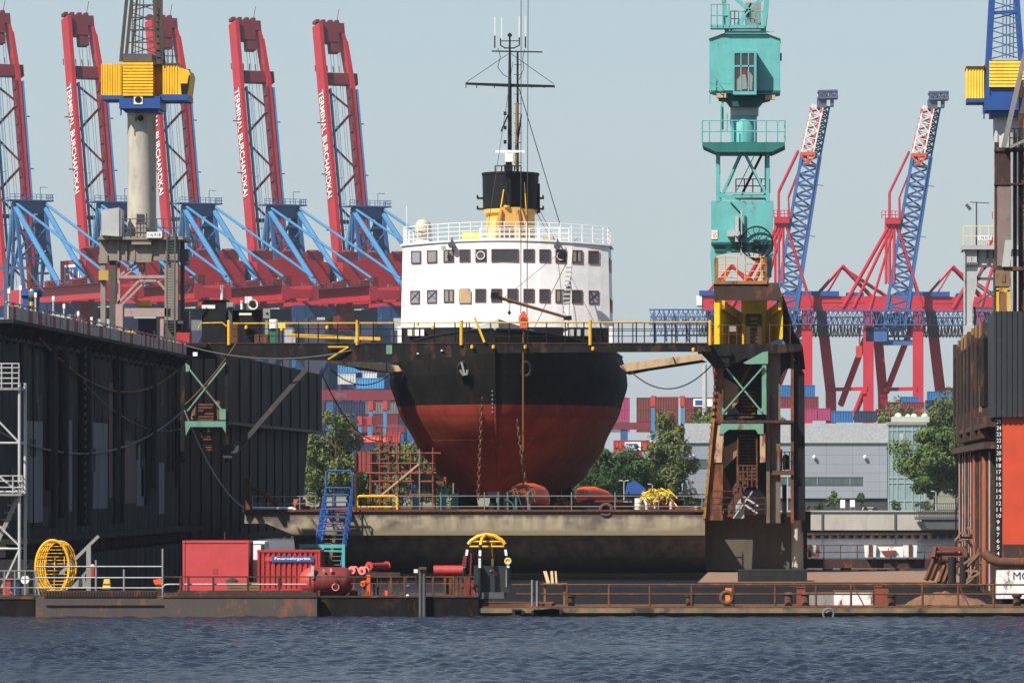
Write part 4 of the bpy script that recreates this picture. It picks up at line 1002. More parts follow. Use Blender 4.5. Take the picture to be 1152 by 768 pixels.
mb = MB(); mb.tube((X(457.5, 392), 392, ZT), (X(457.5, 392), 392, Z(232, 392)), .025, 5); mb.tube((X(555, 392), 392, ZT), (X(555, 392), 392, ZT+.9), .03, 5); mb.build('whip_aerial', M['white'], ss)
for px, py in ((508, 275.5), (627, 277)):
    Yg = fy(X(px, 391)-XS)-.45; c = P(px, py, Yg); mb = MB(); mb.tube(c + V(0, .6, .5), c + V(0, 0, .25), .06); mb.lathe(c, [(.05, .34), (.2, .28), (.24, -.05), (.02, -.06)], 12, 'Y'); mb.build('searchlight', M['grey_dk'], ss, True)
mb = MB(); c = P(499, 279, 389.3+1.0); mb.lathe(c, [(.03, .2), (.17, .14), (.2, -.04), (.02, -.05)], 10, 'Y'); mb.build('floodlight', M['grey_lt'], ss, True)
mb = MB(); mb.pbox(520, 541, 261.5, 272, 394, 1.2); mb.build('locker', M['yellow_pale'], ss)
mb = MB(); mb.pbox(611, 622, 267, 271, 392, 1.0); mb.box(X(616, 392)-.5, X(616, 392)+.4, 391.8, 392.9, ZT+.2, ZT+.5); mb.build('life_raft', M['wood'], ss)
# main deck openings under the bridge front: dark recess with gear
mb = MB()
for side in (-1, 1):
    for k in range(8):
        x = XS + side*(3.2+k*.55); mb.box(x-.02, x+.02, fy(x-XS)-.07, fy(x-XS)+.02, 14.4, 17.03)
deck_band(14.45, 17.0, .05, 'deck_screen', M['black'])
for px, w_, m_ in ((461, 5, M['offwhite']), (468, 6, M['white']), (475, 4, M['white']), (489, 11, M['red_cont_dk']), (643, 5, M['grey_lt']), (651, 4, M['grey_lt']), (660, 5, M['grey_lt'])):
    Yg = fy(X(px, 391)-XS)-.5; MB().pbox(px-w_/2, px+w_/2, 370 if w_ < 9 else 377, 378 if w_ < 9 else 385, Yg, .35).build('deck_locker', m_, ss)
mb = MB()
for side in (-1, 1): mb.bar((XS+side*(HWID+.12), fy(HWID)-.1, 14.4), (XS+side*(HWID+.12), fy(HWID)-.1, 17.1), .28, .3)
mb.build('corner_post', M['white'], ss)
# funnel
YFn = 399; xf = X(574.3, YFn)
fu = MB().lathe((xf, YFn, ZT), [(2.06*.83, 0), (2.0*.85, 2.6)], 28, sy=1.35).build('funnel', M['yellow_pale'] if False else paint('funnel_buff', S(222, 166, 74), .5, .25, .06, S(150, 104, 50)), sh, True)
zf0, zf1 = Z(236, YFn), Z(195, YFn)
MB().lathe((xf, YFn, 0), [(1.93, zf0-.02), (1.98, zf1-.15), (2.03, zf1-.15), (2.03, zf1), (1.8, zf1), (1.75, zf1-.6), (.05, zf1-.62)], 28, sy=1.3).build('funnel_top', M['black'], fu, True)
MB().lathe((xf, YFn, 0), [(1.72, ZT+2.5), (1.93, ZT+2.55), (1.93, zf0), (1.7, zf0)], 28, sy=1.3).build('funnel_collar', paint('funnel_buff2', S(222, 166, 74), .5, .25, .06, S(150, 104, 50)), fu, True)
mb = MB()
for py in (224, 236): 
    for sx in (-1, 1): mb.box(xf+sx*1.9, xf+sx*2.3, YFn-.7, YFn+.5, Z(py, YFn), Z(py, YFn)+.1); mb.rail([(xf+sx*2.3, YFn-.7, Z(py, YFn)), (xf+sx*2.3, YFn+.5, Z(py, YFn))], 2, .25, (.25,), .03)
mb.build('funnel_step', M['black'], fu)
mb = MB(); mb.tube((X(605.5, YFn), YFn-.3, Z(240, YFn)), (X(605.5, YFn), YFn-.3, Z(207, YFn)), .14, 10); mb.build('steam_pipe', M['black'], fu)
buff = paint('casing_buff', S(214, 160, 78), .5, .25, .06, S(150, 104, 50))
mb = MB(); mb.pprism([(556, 272), (558, 250), (563, 233), (586, 233), (592, 250), (594, 272)], 394.8, 2.4); cs_ = mb.build('casing', buff, fu)
mb = MB(); mb.pprism([(565, 236), (563.5, 272), (560.5, 272), (562, 250), (564.5, 236)], 394.6, .2); mb.pprism([(584, 236), (587, 250), (589, 272), (586, 272), (584.5, 252), (582.5, 236)], 394.6, .2); mb.build('casing_rib', paint('rib_brown', S(160, 110, 56), .6, .3), cs_)
mb = MB(); mb.pbox(567, 577, 254, 272, 394.7, .1); mb.build('door', paint('door_brown', S(122, 70, 50), .6, .3), cs_)
mb = MB(); mb.tube(P(557, 272, 394.5), P(569, 200, 397), .04, 5); mb.tube(P(570, 233, 394.7), P(570, 231, 394.7), .2, 8); mb.tube(P(594, 272, 396), P(590, 205, 396.3), .035, 5); mb.build('ladder_rope', M['yellow'], fu)
# mast with yards, radar
YMa = 396.2
mb = MB(); xm = X(573.5, YMa); mb.tube((xm, YMa, ZT), (xm, YMa, Z(95, YMa)), .17, 10, .13); mb.tube((xm, YMa, Z(95, YMa)), (xm, YMa, Z(41, YMa)), .12, 8, .06); mb.lathe((xm, YMa, Z(42, YMa)), [(.06, 0), (.15, .08), (.15, .2), (.03, .3)], 8)
ma = mb.build('mast', M['black'], sh)
mb = MB(); ya = YMa+.2; mb.bar((X(523.5, YMa), ya, Z(94, YMa)), (xm, ya, Z(96, YMa)), .13, .16, .2, .22); mb.bar((xm, ya, Z(96, YMa)), (X(624, YMa), ya, Z(97, YMa)), .2, .22, .13, .16)
for px in (524, 536, 556, 598, 612, 623.5): mb.tube((X(px, YMa), ya, Z(96, YMa)), (X(px, YMa), ya, Z(99, YMa)), .035, 5)
mb.build('lower_yard', M['black'], ma)
mb = MB(); mb.bar((X(553, YMa), ya, Z(57.5, YMa)), (X(610, YMa), ya, Z(58.5, YMa)), .09); mb.path([(X(563, YMa), ya, Z(43, YMa)), (X(563, YMa), ya, Z(51, YMa)), (X(568, YMa), ya, Z(54, YMa)), (X(578, YMa), ya, Z(54, YMa)), (X(584, YMa), ya, Z(51, YMa)), (X(584, YMa), ya, Z(42, YMa))], .05, 5)
mb.bar((X(563, YMa), ya, Z(46, YMa)), (X(584, YMa), ya, Z(46, YMa)), .06); mb.tube((X(556.5, YMa), ya, Z(54, YMa)), (X(556.5, YMa), ya, Z(40, YMa)), .05, 5); mb.tube((X(591, YMa), ya, Z(54, YMa)), (X(591, YMa), ya, Z(41, YMa)), .05, 5); mb.build('upper_yard', M['black'], ma)
mb = MB()
for px, a, b_ in ((556.7, 53, 19), (564.3, 46, 19), (584, 46, 18), (591, 53, 18)): mb.tube((X(px, YMa), ya, Z(a, YMa)), (X(px, YMa), ya, Z(b_, YMa)), .028, 5)
mb.build('whip_aerial', M['white'], ma)
mb = MB(); mb.tube((X(581.5, YMa), YMa+1, ZT), (X(581.5, YMa), YMa+1, Z(58, YMa)), .1, 8, .07)
for k in range(11): mb.bar((X(577.5, YMa), YMa+1, Z(182-k*11, YMa)), (X(586, YMa), YMa+1, Z(182-k*11, YMa)), .04); 
mb.tube((X(574, YMa), YMa+1.2, Z(120, YMa)), (X(564, YMa), YMa-.3, Z(148, YMa)), .06, 5); mb.tube((X(581, YMa), YMa+.8, Z(165, YMa)), (X(586, YMa), YMa+.8, Z(128, YMa)), .06, 5)
mb.build('aft_mast', M['black'], ma)
mb = MB(); mb.tube((X(580, YMa), YMa+.85, Z(190, YMa)), (X(580.8, YMa), YMa+.85, Z(115, YMa)), .1, 8); mb.build('whistle_pipe', paint('brass_brown', S(150, 112, 62), .5, .3), ma)
mb = MB(); mb.tube((X(571, YMa), YMa-.6, ZT+4), (X(571, YMa), YMa-.6, Z(183, YMa)), .1, 6); mb.box(X(568, YMa), X(577, YMa), YMa-1, YMa-.2, Z(193, YMa), Z(186, YMa))
for k in range(3): mb.box(X(568.5, YMa)-.1, X(570, YMa), YMa-.4, YMa-.1, Z(130+k*16, YMa), Z(126+k*16, YMa))
mb.rail([(X(558, YMa), YMa-1, Z(195, YMa)), (X(587, YMa), YMa-1, Z(195, YMa))], 4, .45, (.45,), .04); mb.build('mast_gear', M['black'], ma)
mb = MB(); mb.pbox(568.2, 577, 172.5, 182, YMa-.9, .5); rd = mb.build('radar_box', M['white'], ma); MB().pbox(557, 590, 169, 171.8, YMa-.8, .16).build('radar_scanner', M['white'], rd)
mb = MB()
for a, c in (((557, 88), (556, 94)), ): pass
mb.tube(P(525, 92.5, YMa+.2), P(573, 60, YMa), .022, 4); mb.tube(P(623, 94.5, YMa+.2), P(574, 60, YMa), .022, 4)
mb.tube(P(584, 100, YMa+1), P(631, 256, YMa+6), .035, 4); mb.tube(P(577, 70, YMa), P(548, 262, 391.5), .02, 4); mb.tube(P(600, 232, 399), P(616, 262, 393), .03, 4); mb.tube(P(605, 232, 399), P(625, 272, 392), .025, 4)
mb.path([P(560, 54, YMa), P(563, 64, YMa), P(560, 76, YMa), P(566, 84, YMa), P(571, 87, YMa)], .025, 4); mb.path([P(590, 56, YMa), P(588, 66, YMa), P(589, 78, YMa), P(584, 90, YMa)], .025, 4)
mb.tube(P(650, 268, 392), P(560, 341, 385), .02, 4); mb.tube(P(640, 290, 390), P(598, 375, 385), .03, 4); mb.tube(P(626, 275, 391), P(634, 352, 386), .02, 4)
mb.build('rigging', M['wire'], ma)
# derrick boom and its white post on the foredeck
de = thing('derrick_boom', 'brown wooden derrick boom slanting across the white bridge front', 'derrick', P(640, 372, 385.5))
MB().tube(P(556, 333, 383.5), P(641, 358, 385.5), .12, 8, .1).build('boom', M['wood_dk'], de)
mb = MB(); mb.pbox(552, 561, 329, 336, 383.3, .5); mb.pbox(634, 643, 355, 360, 385.3, .4); mb.build('boom_fittings', M['black'], de)
mb = MB(); mb.bar(P(642, 278, 388), P(636, 385, 385.6), .3, .22); 
for k in range(14): mb.box(P(640.6-k*.42, 300+k*5, 386.8).x-.22, P(640.6-k*.42, 300+k*5, 386.8).x+.2, 386.4, 386.8, Z(302+k*5, 386.8), Z(300+k*5, 386.8))
mb.build('post', M['grey_lt'], de); mb = MB(); mb.tube(P(574, 339, 384), P(573, 349, 384), .02, 4); mb.lathe(P(573, 352, 384), [(.02, -.12), (.13, 0), (.02, .2)], 8); mb.build('pendant', M['black'], de)
mb = MB(); mb.lathe(P(633, 266+21, 389), [(.02, .2), (.28, .12), (.3, -.1), (.02, -.14)], 12, 'Y'); mb.build('lamp', M['black'], de, True)
# keel blocks and bilge shores
def keel_block(label, x, y, zt_, w_=1.1):
    t = thing('keel_block', label, 'keel block', (x, y, 4.48), 'keel blocks and shores under the hull')
    MB().prism([(x-w_*.75, 4.48), (x+w_*.75, 4.48), (x+w_*.5, zt_-.25), (x-w_*.5, zt_-.25)], y, y+1.4).build('base', M['black_rust'], t); MB().box(x-w_*.5, x+w_*.5, y-.05, y+1.45, zt_-.245, zt_).build('cap', M['wood_dk'], t)
for i, (dx, y, zt_) in enumerate(((0, 392, 5.3), (0, 396, 5.3), (0, 400, 5.3), (-3, 397, 6.1), (3, 397, 6.1), (3.6, 402, 6.3), (-3.6, 402, 6.3))):
    keel_block(['foremost keel block under the stem', 'second keel block behind the stem', 'third keel block behind the stem', 'bilge block under the left bow', 'bilge block under the right bow', 'rear bilge block under the right side', 'rear bilge block under the left side'][i], XS+dx, y, zt_)
# ================================================================== floating dock: pontoon deck
YD = 370; DK = Z(575, YD)
dk_ = thing('dock_pontoon', 'broad rusty dock pontoon carrying the ship, pale band above a black underside', 'dock', (X(540, YD), 385, .4))
t = NT('dock_side'); z = t.sep()[2]; n1 = t.noise(.35, 6, (1, 1, 1.6)); n2 = t.noise(1.3, 6, (1, 1, .3)); n3 = t.noise(2.2, 7)
pale = t.mix(t.ramp(n2, .35, .75), S(156, 142, 116), S(98, 88, 72)); pale = t.mix(t.ramp(n1, .54, .70), pale, S(84, 74, 64)); 
pale = t.mix(t.ramp(t.math('SUBTRACT', t.math('ADD', z, t.math('MULTIPLY', n2, .7)), 4.2), .10, .34), pale, S(84, 70, 62))
pale = t.mix(t.ramp(n3, .66, .74), pale, S(158, 98, 58))
mossy = t.mix(t.ramp(t.math('SUBTRACT', t.math('ADD', z, t.math('MULTIPLY', n2, .5)), 3.2), .15, .4), S(118, 106, 80), pale)
wet = t.mix(t.ramp(n2, .35, .7), S(128, 104, 84), S(76, 65, 56)); wet = t.mix(t.ramp(t.math('MULTIPLY', z, .3), .2, .62), S(30, 26, 24), wet)
t.l(t.mix(t.ramp(t.math('SUBTRACT', z, 2.90), 0, .03), wet, mossy), t.b.inputs['Base Color']); t.b.inputs['Roughness'].default_value = .8
t.bump(n3, .4, .05); M['dock_side'] = t.m
xa, xb, xc = X(330, YD), X(793, YD), X(275, YD)
mb = MB(); mb.prism([(YD, DK), (YD, 2.93), (YD+.5, 2.6), (YD+1.6, 1.5), (YD+3.2, .4), (YD+66, .4), (YD+66, DK)], xa, xb, 'X'); mb.build('hull_side', M['dock_side'], dk_)
mb = MB(); mb.prism([(xc, DK), (xc, 3.7), (X(300, YD), 3.68), (xa, 2.95), (xa, DK)], YD+.004, YD+10); mb.build('side_bracket', M['dock_side'], dk_)
mb = MB(); mb.box(xc-.1, xb+.3, YD-.14, YD+.3, DK-.02, DK+.12); mb.box(xc, xb, YD+.3, YD+66, DK+.002, DK+.06); mb.build('deck_plating', M['rust'], dk_)
sp = thing('dock_sponson', 'dark steel dock end box with pale round corner pillar under the rusty tower', 'dock', (X(850, 373), 376, .7))
mb = MB(); mb.box(X(793.5, 373), X(896, 373), 373, 382, Z(640, 373), Z(581, 373)); mb.build('box', paint('sponson_steel', S(96, 88, 76), .8, .6, .2, S(54, 49, 45), sc=.5), sp)
mb = MB(); mb.lathe((X(897, 372.6), 372.9, Z(641, 372.6)), [(.40, 0), (.40, 3.55), (.46, 3.56), (.46, 3.8)], 12); mb.build('corner_pillar', M['concrete'], sp, True)
mb = MB(); mb.box(X(785, 373), X(906, 373), 372.0, 382, Z(581, 373), Z(578, 373)); mb.build('rim', M['rust'], sp)
mb = MB(); mb.box(X(901, 373), X(908, 373), 373, 381, Z(650, 373), Z(575, 373)); mb.box(X(903, 373), X(912, 373), 372.5, 378, Z(598, 373), Z(575, 373)); mb.build('corner_fender', M['rubber'], sp)
mb = MB(); mb.box(X(830, 337), X(908, 337), 337, 341, -.5, Z(641, 337)); solo(mb, 'fender_or_shade_block', M['rubber'], 'black block added for the shade at water level under the dock end box', 'fender')  # added black block: shade on the barge deck given a solid shape
# low barge with brown deck between the docks
ba = thing('deck_barge', 'low flat barge with sunlit brown plate deck between the two docks', 'barge', (X(920, 360), 350, 0))
mb = MB(); mb.box(X(784, 336), X(1092, 336), 336, 388, -.6, .46); mb.build('hull', M['rust_dark'], ba)
mb = MB(); mb.box(X(784, 336)+.1, X(1092, 336)-.1, 336.1, 387.9, .463, .5); mb.build('deck', M['plate_brown'], ba)
mb = MB()
for i in range(9): mb.box(X(905, 372)+i*1.2, X(905, 372)+i*1.2+.7, 380-i*.7, 380.6-i*.7, .503, .56+(i % 3)*.06)
mb.build('deck_plates', M['rust'], ba)
b2 = thing('mooring_barge', 'dark narrow barge with railing and white blocks far behind the brown deck', 'barge', (X(980, 410), 410, 0))
mb = MB(); mb.box(X(906, 408), X(1080, 408), 408, 414, -.6, .85); mb.build('hull', M['rust_dark'], b2)
mb = MB().rail([(X(908, 408), 408.2, .85), (X(1078, 408), 408.2, .85)], 9, 1.0, (.5, 1.0), .04); mb.build('railing', M['rust'], b2)
for px, w_, lb in ((911, 12, 'pair of white blocks beside the dark dock corner'), (979, 12, 'white block at the left of the far barge'), (1024, 14, 'white block at the right of the far barge')):
    t = thing('ballast_block', lb, 'block', P(px, 640, 409)); mb = MB(); mb.prism([(X(px-w_/2, 407.6), 1.0), (X(px+w_/2, 407.6), 1.0), (X(px+w_/2+1, 407.6), 1.85), (X(px-w_/2-1, 407.6), 1.85)], 407.4, 408); mb.build('block', M['white_rust'], t)
    mb = MB(); mb.box(X(px, 407.4)-.12, X(px, 407.4)+.12, 407.3, 407.4, 1.0, 1.9); mb.build('strap', M['rust'], t)
t = thing('ballast_block', 'long white and rust red block between the two white end blocks', 'block', P(1000, 640, 409)); mb = MB(); mb.box(X(986, 407.8), X(1016, 407.8), 407.7, 408.2, 1.0, 1.75); mb.build('block', M['white_rust'], t); mb = MB(); mb.prism([(X(991, 407), 1.45), (X(998, 407), 1.0), (X(1001, 407), 1.0), (X(1008, 407), 1.5)], 407.5, 407.75); mb.build('patch', M['rust_red'], t)
t = thing('crate_stack', 'stack of rusty red crates beside the dark dock corner', 'crates', P(914, 628, 420)); 
for i in range(3): mb = MB(); mb.pbox(907, 922, 614+i*4.5, 618+i*4.5, 420, 1.4); mb.build('crate', M['rust_red'] if i != 1 else M['rust'], t)
mb = MB(); mb.box(X(535, 300), X(1116, 300), 279, 335.5, -.6, .22); solo(mb, 'dark_reflection_slab', M['pontoon_dk'], 'wide low black slab added for the dark reflection behind the walkway railing', 'pontoon')  # added black slab stands in for the dock's dark reflection in the water
# trestle with black fenders by the right dock
tr = thing('steel_trestle', 'rusty red steel trestle stack leaning beside the right dock', 'trestle', P(1060, 655, 330))
mb = MB()
for i, (a, c, y0, y1) in enumerate(((1050, 1086, 615, 619), (1046, 1090, 622, 627), (1052, 1082, 631, 636), (1056, 1070, 650, 653))): mb.pbox(a, c, y0, y1, 331+i*.2, 1.6)
mb.build('beams', M['rust_red'], tr)
mb = MB()
for a, c in (((1052, 627), (1042, 652)), ((1058, 627), (1048, 652)), ((1063, 636), (1056, 655)), ((1069, 636), (1062, 655)), ((1074, 627), (1070, 655)), ((1085, 627), (1085, 655)), ((1052, 615), (1050, 627)), ((1084, 615), (1086, 627))):
    mb.bar(P(a[0], a[1], 331), P(c[0], c[1], 330.6), .22)
mb.build('struts', M['rust'], tr)
for px, lb in ((1071, 'left black rubber fender standing before the trestle'), (1084, 'right black rubber fender standing before the trestle')):
    mb = MB().lathe((X(px, 328), 328, Z(656, 328)), [(.1, 0), (.24, .05), (.24, 1.5), (.1, 1.56)], 14); solo(mb, 'fender_or_shade_block', M['rubber'], lb, 'fender', None, True)
# ================================================================== left dock wall
XL = -39.6
wl = thing('dock_wall', 'long dark left dock wall with faded panels and red and white top edging', 'dock wall', (XL-3, 320, 0))
WT = 14.35; WE = 362.4
mb = MB(); mb.box(XL-6.5, XL, 280, WE, -1, WT); mb.build('wall', M['wall_dark'], wl)
def wx(px): return -XL*F/(900-px)                       # depth on the wall plane under a pixel column
def wz(py, Y): return Z(py, Y)
mb = MB()
for px0, px1, py0, py1, m_ in ((25, 31, 473, 585, 0), (32, 47, 473, 588, 0), (71, 80, 472, 575, 0), (104, 120, 475, 572, 0), (153, 157, 500, 569, 0), (157, 161, 526, 569, 0), (178, 184, 520, 578, 0)):
    a, c = wx(px0), wx(px1); mb.box(XL, XL+.05, a, c, wz(py1, a), wz(py0, a))
mb.build('faded_panel', M['wall_grey'], wl)
mb = MB()
for px0, px1, py0, py1 in ((140, 152, 495, 566), (66, 71, 440, 560), (122, 126, 430, 560)):
    a, c = wx(px0), wx(px1); mb.box(XL, XL+.045, a, c, wz(py1, a), wz(py0, a))
mb.build('reddish_panel', M['wall_red'], wl)
rp = random.Random(21)
for nm, n_, mm, t0 in (('repair_plate', 16, 'wall_grey', .035), ('rusty_plate', 16, 'wall_brown', .04)):
    mb = MB()
    for i in range(n_):
        a = rp.uniform(283, 358); b0 = rp.uniform(3.8, 12); mb.box(XL, XL+t0+i*.0015, a, a+rp.uniform(.6, 2.6), b0, b0+rp.uniform(.5, 2.6))
    mb.build(nm, M[mm] if nm != 'repair_plate' else wallmat('patched_plate', (.040, .037, .038), (.10, .095, .095), (.05, .034, .027)), wl)
mb = MB()
for px0, px1 in ((55, 104), (106, 133), (135, 160), (164, 196), (2, 22), (24, 52)):
    a, c = wx(px0), wx(px1); mb.box(XL, XL+.03, a, c, wz(470, a) if px0 != 164 else 4, WT-1.4)
mb.build('upper_panel', M['wall_dark'], wl) if True else mb.build('upper_panel', paint('wall_upper', (.034, .032, .034), .75, .7, .2, (.018, .017, .018), sc=.5, streak=.08), wl)
mb = MB()
for px, r, z0 in ((22, .14, 4), (36, .06, 4), (52, .3, 6), (57, .22, 4), (66, .3, 4.5), (95, .22, 4), (127, .25, 4), (136, .12, 4), (163, .18, 5), (168, .25, 6), (188, .1, 7), (193, .1, 7), (197, .1, 6)):
    Y_ = wx(px); mb.tube((XL+r*.8, Y_, z0), (XL+r*.8, Y_, WT-.8), r, 8)
mb.build('pipe', M['wall_dark'], wl)
mb = MB()
Y_ = wx(89)
for k in range(22): mb.box(XL, XL+.35, Y_-.45, Y_+.45, 4.2+k*.45, 4.38+k*.45)
for s_ in (-.5, .5): mb.box(XL, XL+.3, Y_+s_-.05, Y_+s_+.05, 4, WT-.4)
mb.build('wall_ladder', M['black'], wl)
mb = MB(); mb.box(XL, XL+1.6, 280, WE+.5, 3.35, 3.6); mb.box(XL, XL+.5, 280, WE, 2.7, 3.35); mb.box(XL, XL+.22, 280, WE, WT-.9, WT-.7); mb.box(XL, XL+.9, 280, WE+.2, WT-.12, WT+.06); mb.box(XL, XL+1.5, 280, WE+.3, -1, 2.6)
for i in range(30): Y_ = 281+i*2.75; mb.prism([(XL+.002, WT-.12), (XL+.9, WT-.12), (XL+.002, WT-1.1)], Y_, Y_+.12)
mb.build('ledge', M['wall_dark'], wl)
# red and white edging of the wall top, panel by panel in one strip
t = NT('edging'); s_ = t.sep(); 
v_ = t.n('ShaderNodeTexNoise'); v_.noise_dimensions = '1D'; v_.inputs['Scale'].default_value = .55; v_.inputs['Detail'].default_value = 2; t.l(s_[1], v_.inputs['W'])
c_ = t.mix(t.ramp(v_.outputs['Fac'], .545, .55), S(176, 166, 158), S(158, 62, 54)); c_ = t.mix(t.ramp(t.noise(2.2, 7, (1, 1, .4)), .52, .72), c_, S(112, 78, 62))
t.l(c_, t.b.inputs['Base Color']); t.b.inputs['Roughness'].default_value = .8
mb = MB()
for i in range(36):
    Y_ = 280.2+i*2.26; mb.box(XL+.55, XL+.62, Y_, Y_+2.12, WT+.08, WT+.74)
    mb.box(XL+.5, XL+.57, Y_+2.12, Y_+2.24, WT+.06, WT+.95)
mb.box(XL+.48, XL+.55, 280, WE, WT+.9, WT+.96); mb.build('edge_screen', t.m, wl)
# wall top clutter
def onwall(px, Y): return V(X(px, Y), Y, WT+.06)
t = thing('capstan', 'blue capstan beside the black and yellow post on the left dock wall', 'capstan', onwall(35, 300)); MB().lathe(onwall(35, 300), [(.5, 0), (.42, .5), (.4, .9), (.44, 1.2), (.46, 1.7), (.62, 1.8), (.62, 2.1), (.1, 2.15)], 16).build('drum', M['blue'], t, True); MB().box(X(30, 300)-.3, X(40, 300)+.3, 299.2, 300.8, WT+.055, WT+.3).build('bed', M['grey_dk'], t)
st = NT('hazard_stripe'); z = st.sep()[2]; st.l(st.mix(st.ramp(st.math('FRACT', st.math('MULTIPLY', z, 2.4), 0.0), .48, .52), S(214, 160, 40), (.02, .02, .02, 1)), st.b.inputs['Base Color'])
t = thing('striped_post', 'black and yellow striped post with white lamp on the left dock wall', 'post', onwall(35, 291)); MB().tube(onwall(35, 291), onwall(35, 291)+V(0, 0, 1.5), .13, 10).build('post', st.m, t); MB().lathe(onwall(35, 291)+V(0, 0, 1.5), [(.1, 0), (.14, .05), (.12, .3), (.03, .36)], 10).build('lamp', M['white'], t, True)
t = thing('mooring_bollard', 'rusty mushroom bollard on the left dock wall under the logo box', 'bollard', onwall(77, 318)); MB().lathe(onwall(77, 318), [(.36, 0), (.3, .3), (.28, .85), (.55, .95), (.55, 1.08), (.1, 1.14)], 16).build('bollard', M['rust'], t, True)
for i, (px, Y_, h_) in enumerate(((23, 288, 1.9), (40, 293, 1.7), (60, 305, 1.9), (72, 312, 1.7), (88, 322, 1.6), (103, 330, 1.5), (10, 284, 1.6), (84, 321, 1.0), (97, 327, 1.1))):
    c = onwall(px, Y_); t = thing('light_post', ['thin white post left of the striped post', 'thin white post right of the striped post', 'white post between capstan and rusty bollard', 'white post just left of the rusty bollard', 'white post right of the rusty bollard', 'white post beside the crane portal leg', 'white post nearest the left edge of the dock wall', 'short white post close to the rusty bollard', 'short white post midway to the crane portal'][i], 'post', c, 'white posts on the dock wall')
    MB().tube(c, c + V(0, 0, h_), .05, 7).build('pole', M['grey_lt'], t); MB().box(c.x-.065, c.x+.065, Y_-.065, Y_+.065, c.z+h_-.2, c.z+h_+.05).build('lamp', M['white'], t)
bl = thing('steel_mast', 'blue grey latticed steel mast at the left edge on the dock wall', 'mast', onwall(7, 290)); mb = MB(); c = onwall(7, 290); mb.bar(c, c + V(0, 0, 3.4), .22); mb.bar(c + V(-1.2, 0, 2.9), c + V(1.0, 0, 2.9), .14); mb.bar(c + V(0, 0, 1.9), c + V(-1.2, 0, .6), .1); mb.bar(c + V(1.0, 0, 2.9), c + V(1.9, 0, 1.7), .08); mb.build('frame', paint('mast_blue_grey', S(84, 100, 130), .6, .3, .1), bl)
for i, (px, Y_, w_, h_, m_, lb) in enumerate(((20, 305, 2.6, .75, 'grey', 'pale blue grey locker on the dock wall left of the capstan'), (46, 312, 1.9, 1.1, 'offwhite', 'off white cabinet right of the capstan on the dock wall'), (60, 322, 1.6, 1.0, 'blue', 'blue cabinet behind the white post on the dock wall'), (92, 330, 1.8, 1.0, 'blue', 'blue cabinet beside the crane portal leg'), (112, 345, 1.4, 1.2, 'grey_dk', 'dark cabinet at the crane portal leg foot'))):
    c = onwall(px, Y_); t = thing('deck_cabinet', lb, 'cabinet', c); MB().prism([(c.x-w_/2, c.z), (c.x+w_/2, c.z), (c.x+w_/2, c.z+h_*.85), (c.x+w_*.3, c.z+h_), (c.x-w_/2, c.z+h_)], Y_, Y_+1).build('body', M[m_], t); MB().box(c.x-w_*.3, c.x-.05, Y_-.03, Y_-.001, c.z+.1, c.z+h_*.75).build('door', M['grey_lt'], t)
# far part of the left wall, seen between gangway and tree
w2 = thing('dock_wall', 'black ribbed dock wall end beyond the left stair frame with a step half way down', 'dock wall', (XL-3, 430, 0))
mb = MB(); x1 = X(362, 480); mb.prism([(366.2, 10.6), (480, 10.6), (480, 15.4), (366.2, 15.4)], x1-5, x1, 'X')
Y_ = 368
while Y_ < 479: mb.box(x1, x1+.14, Y_, Y_+.5, 10.65, 15.3); Y_ += 8.2
mb.build('upper_wall', M['wall_brown'], w2)
mb = MB(); mb.prism([(366.2, 10.58), (474, 10.58), (466, 2.0), (366.2, 2.0)], x1-5, x1-.6, 'X')
Y_ = 368
while Y_ < 464: mb.box(x1-.6, x1-.48, Y_, Y_+.5, 2.6, 10.5); Y_ += 6.8
mb.build('lower_wall', M['wall_brown'], w2)
MB().box(x1-5, x1+.34, 366.3, 480.3, 10.4, 10.62).build('step', M['black'], w2)
# ================================================================== gangway across the bow
YG = 367.5; GZ = Z(386, YG)
ga = thing('gangway', 'dark steel gangway with yellow topped railing crossing in front of the bow', 'gangway', (X(500, YG), YG, GZ))
mb = MB(); mb.pprism([(205, 386), (800, 386), (800, 395.5), (690, 396), (560, 397), (470, 405), (440, 408), (360, 405), (205, 403)], YG, .25); mb.build('girder', M['black_rust'], ga)
mb = MB(); mb.pprism([(205, 386), (800, 386), (800, 395), (205, 397)], YG+1.9, .25); mb.box(X(205, YG), X(800, YG), YG+.25, YG+1.9, GZ-.1, GZ-.03); mb.build('walkway', M['black_rust'], ga)
mb = MB(); mb.box(X(205, YG), X(800, YG), YG-.05, YG+.02, GZ-.04, GZ+.03); mb.build('edge_strip', M['rust_dark'], ga)
mb = MB()
mb.path([P(223, 370, YG), P(226, 363.5, YG), P(250, 363, YG), P(255, 367, YG)], .05, 6); mb.bar(P(262, 363.5, YG), P(798, 362, YG), .07, .08)
mb.build('top_rail', M['yellow_rail'], ga)
mb = MB()
for px in (257.5, 402, 519, 664, 799): mb.tube(P(px, 388, YG-.02), P(px, 360, YG-.02), .11, 10)
mb.bar(P(534, 357, YG-.1), P(545, 385, YG-.1), .2, .14); mb.build('rail_post', M['yellow_rail'], ga)
mb = MB()
for px in list(range(270, 400, 22)) + list(range(420, 515, 23)) + [525, 528] + list(range(552, 660, 21)) + list(range(676, 798, 12 if False else 20)): mb.tube(P(px, 387, YG), P(px, 362, YG), .045, 5)
for py in (370, 378): mb.tube(P(262, py, YG), P(798, py, YG), .022, 4)
for px in (690, 700, 712, 725, 737, 748, 760, 772, 784): mb.tube(P(px, 387, YG+2), P(px, 363, YG+2), .04, 5)
mb.tube(P(262, 363, YG+2), P(798, 363, YG+2), .04, 5); mb.tube(P(680, 372, YG+2), P(798, 372, YG+2), .025, 4); mb.build('stanchion', M['black'], ga)
mb = MB()
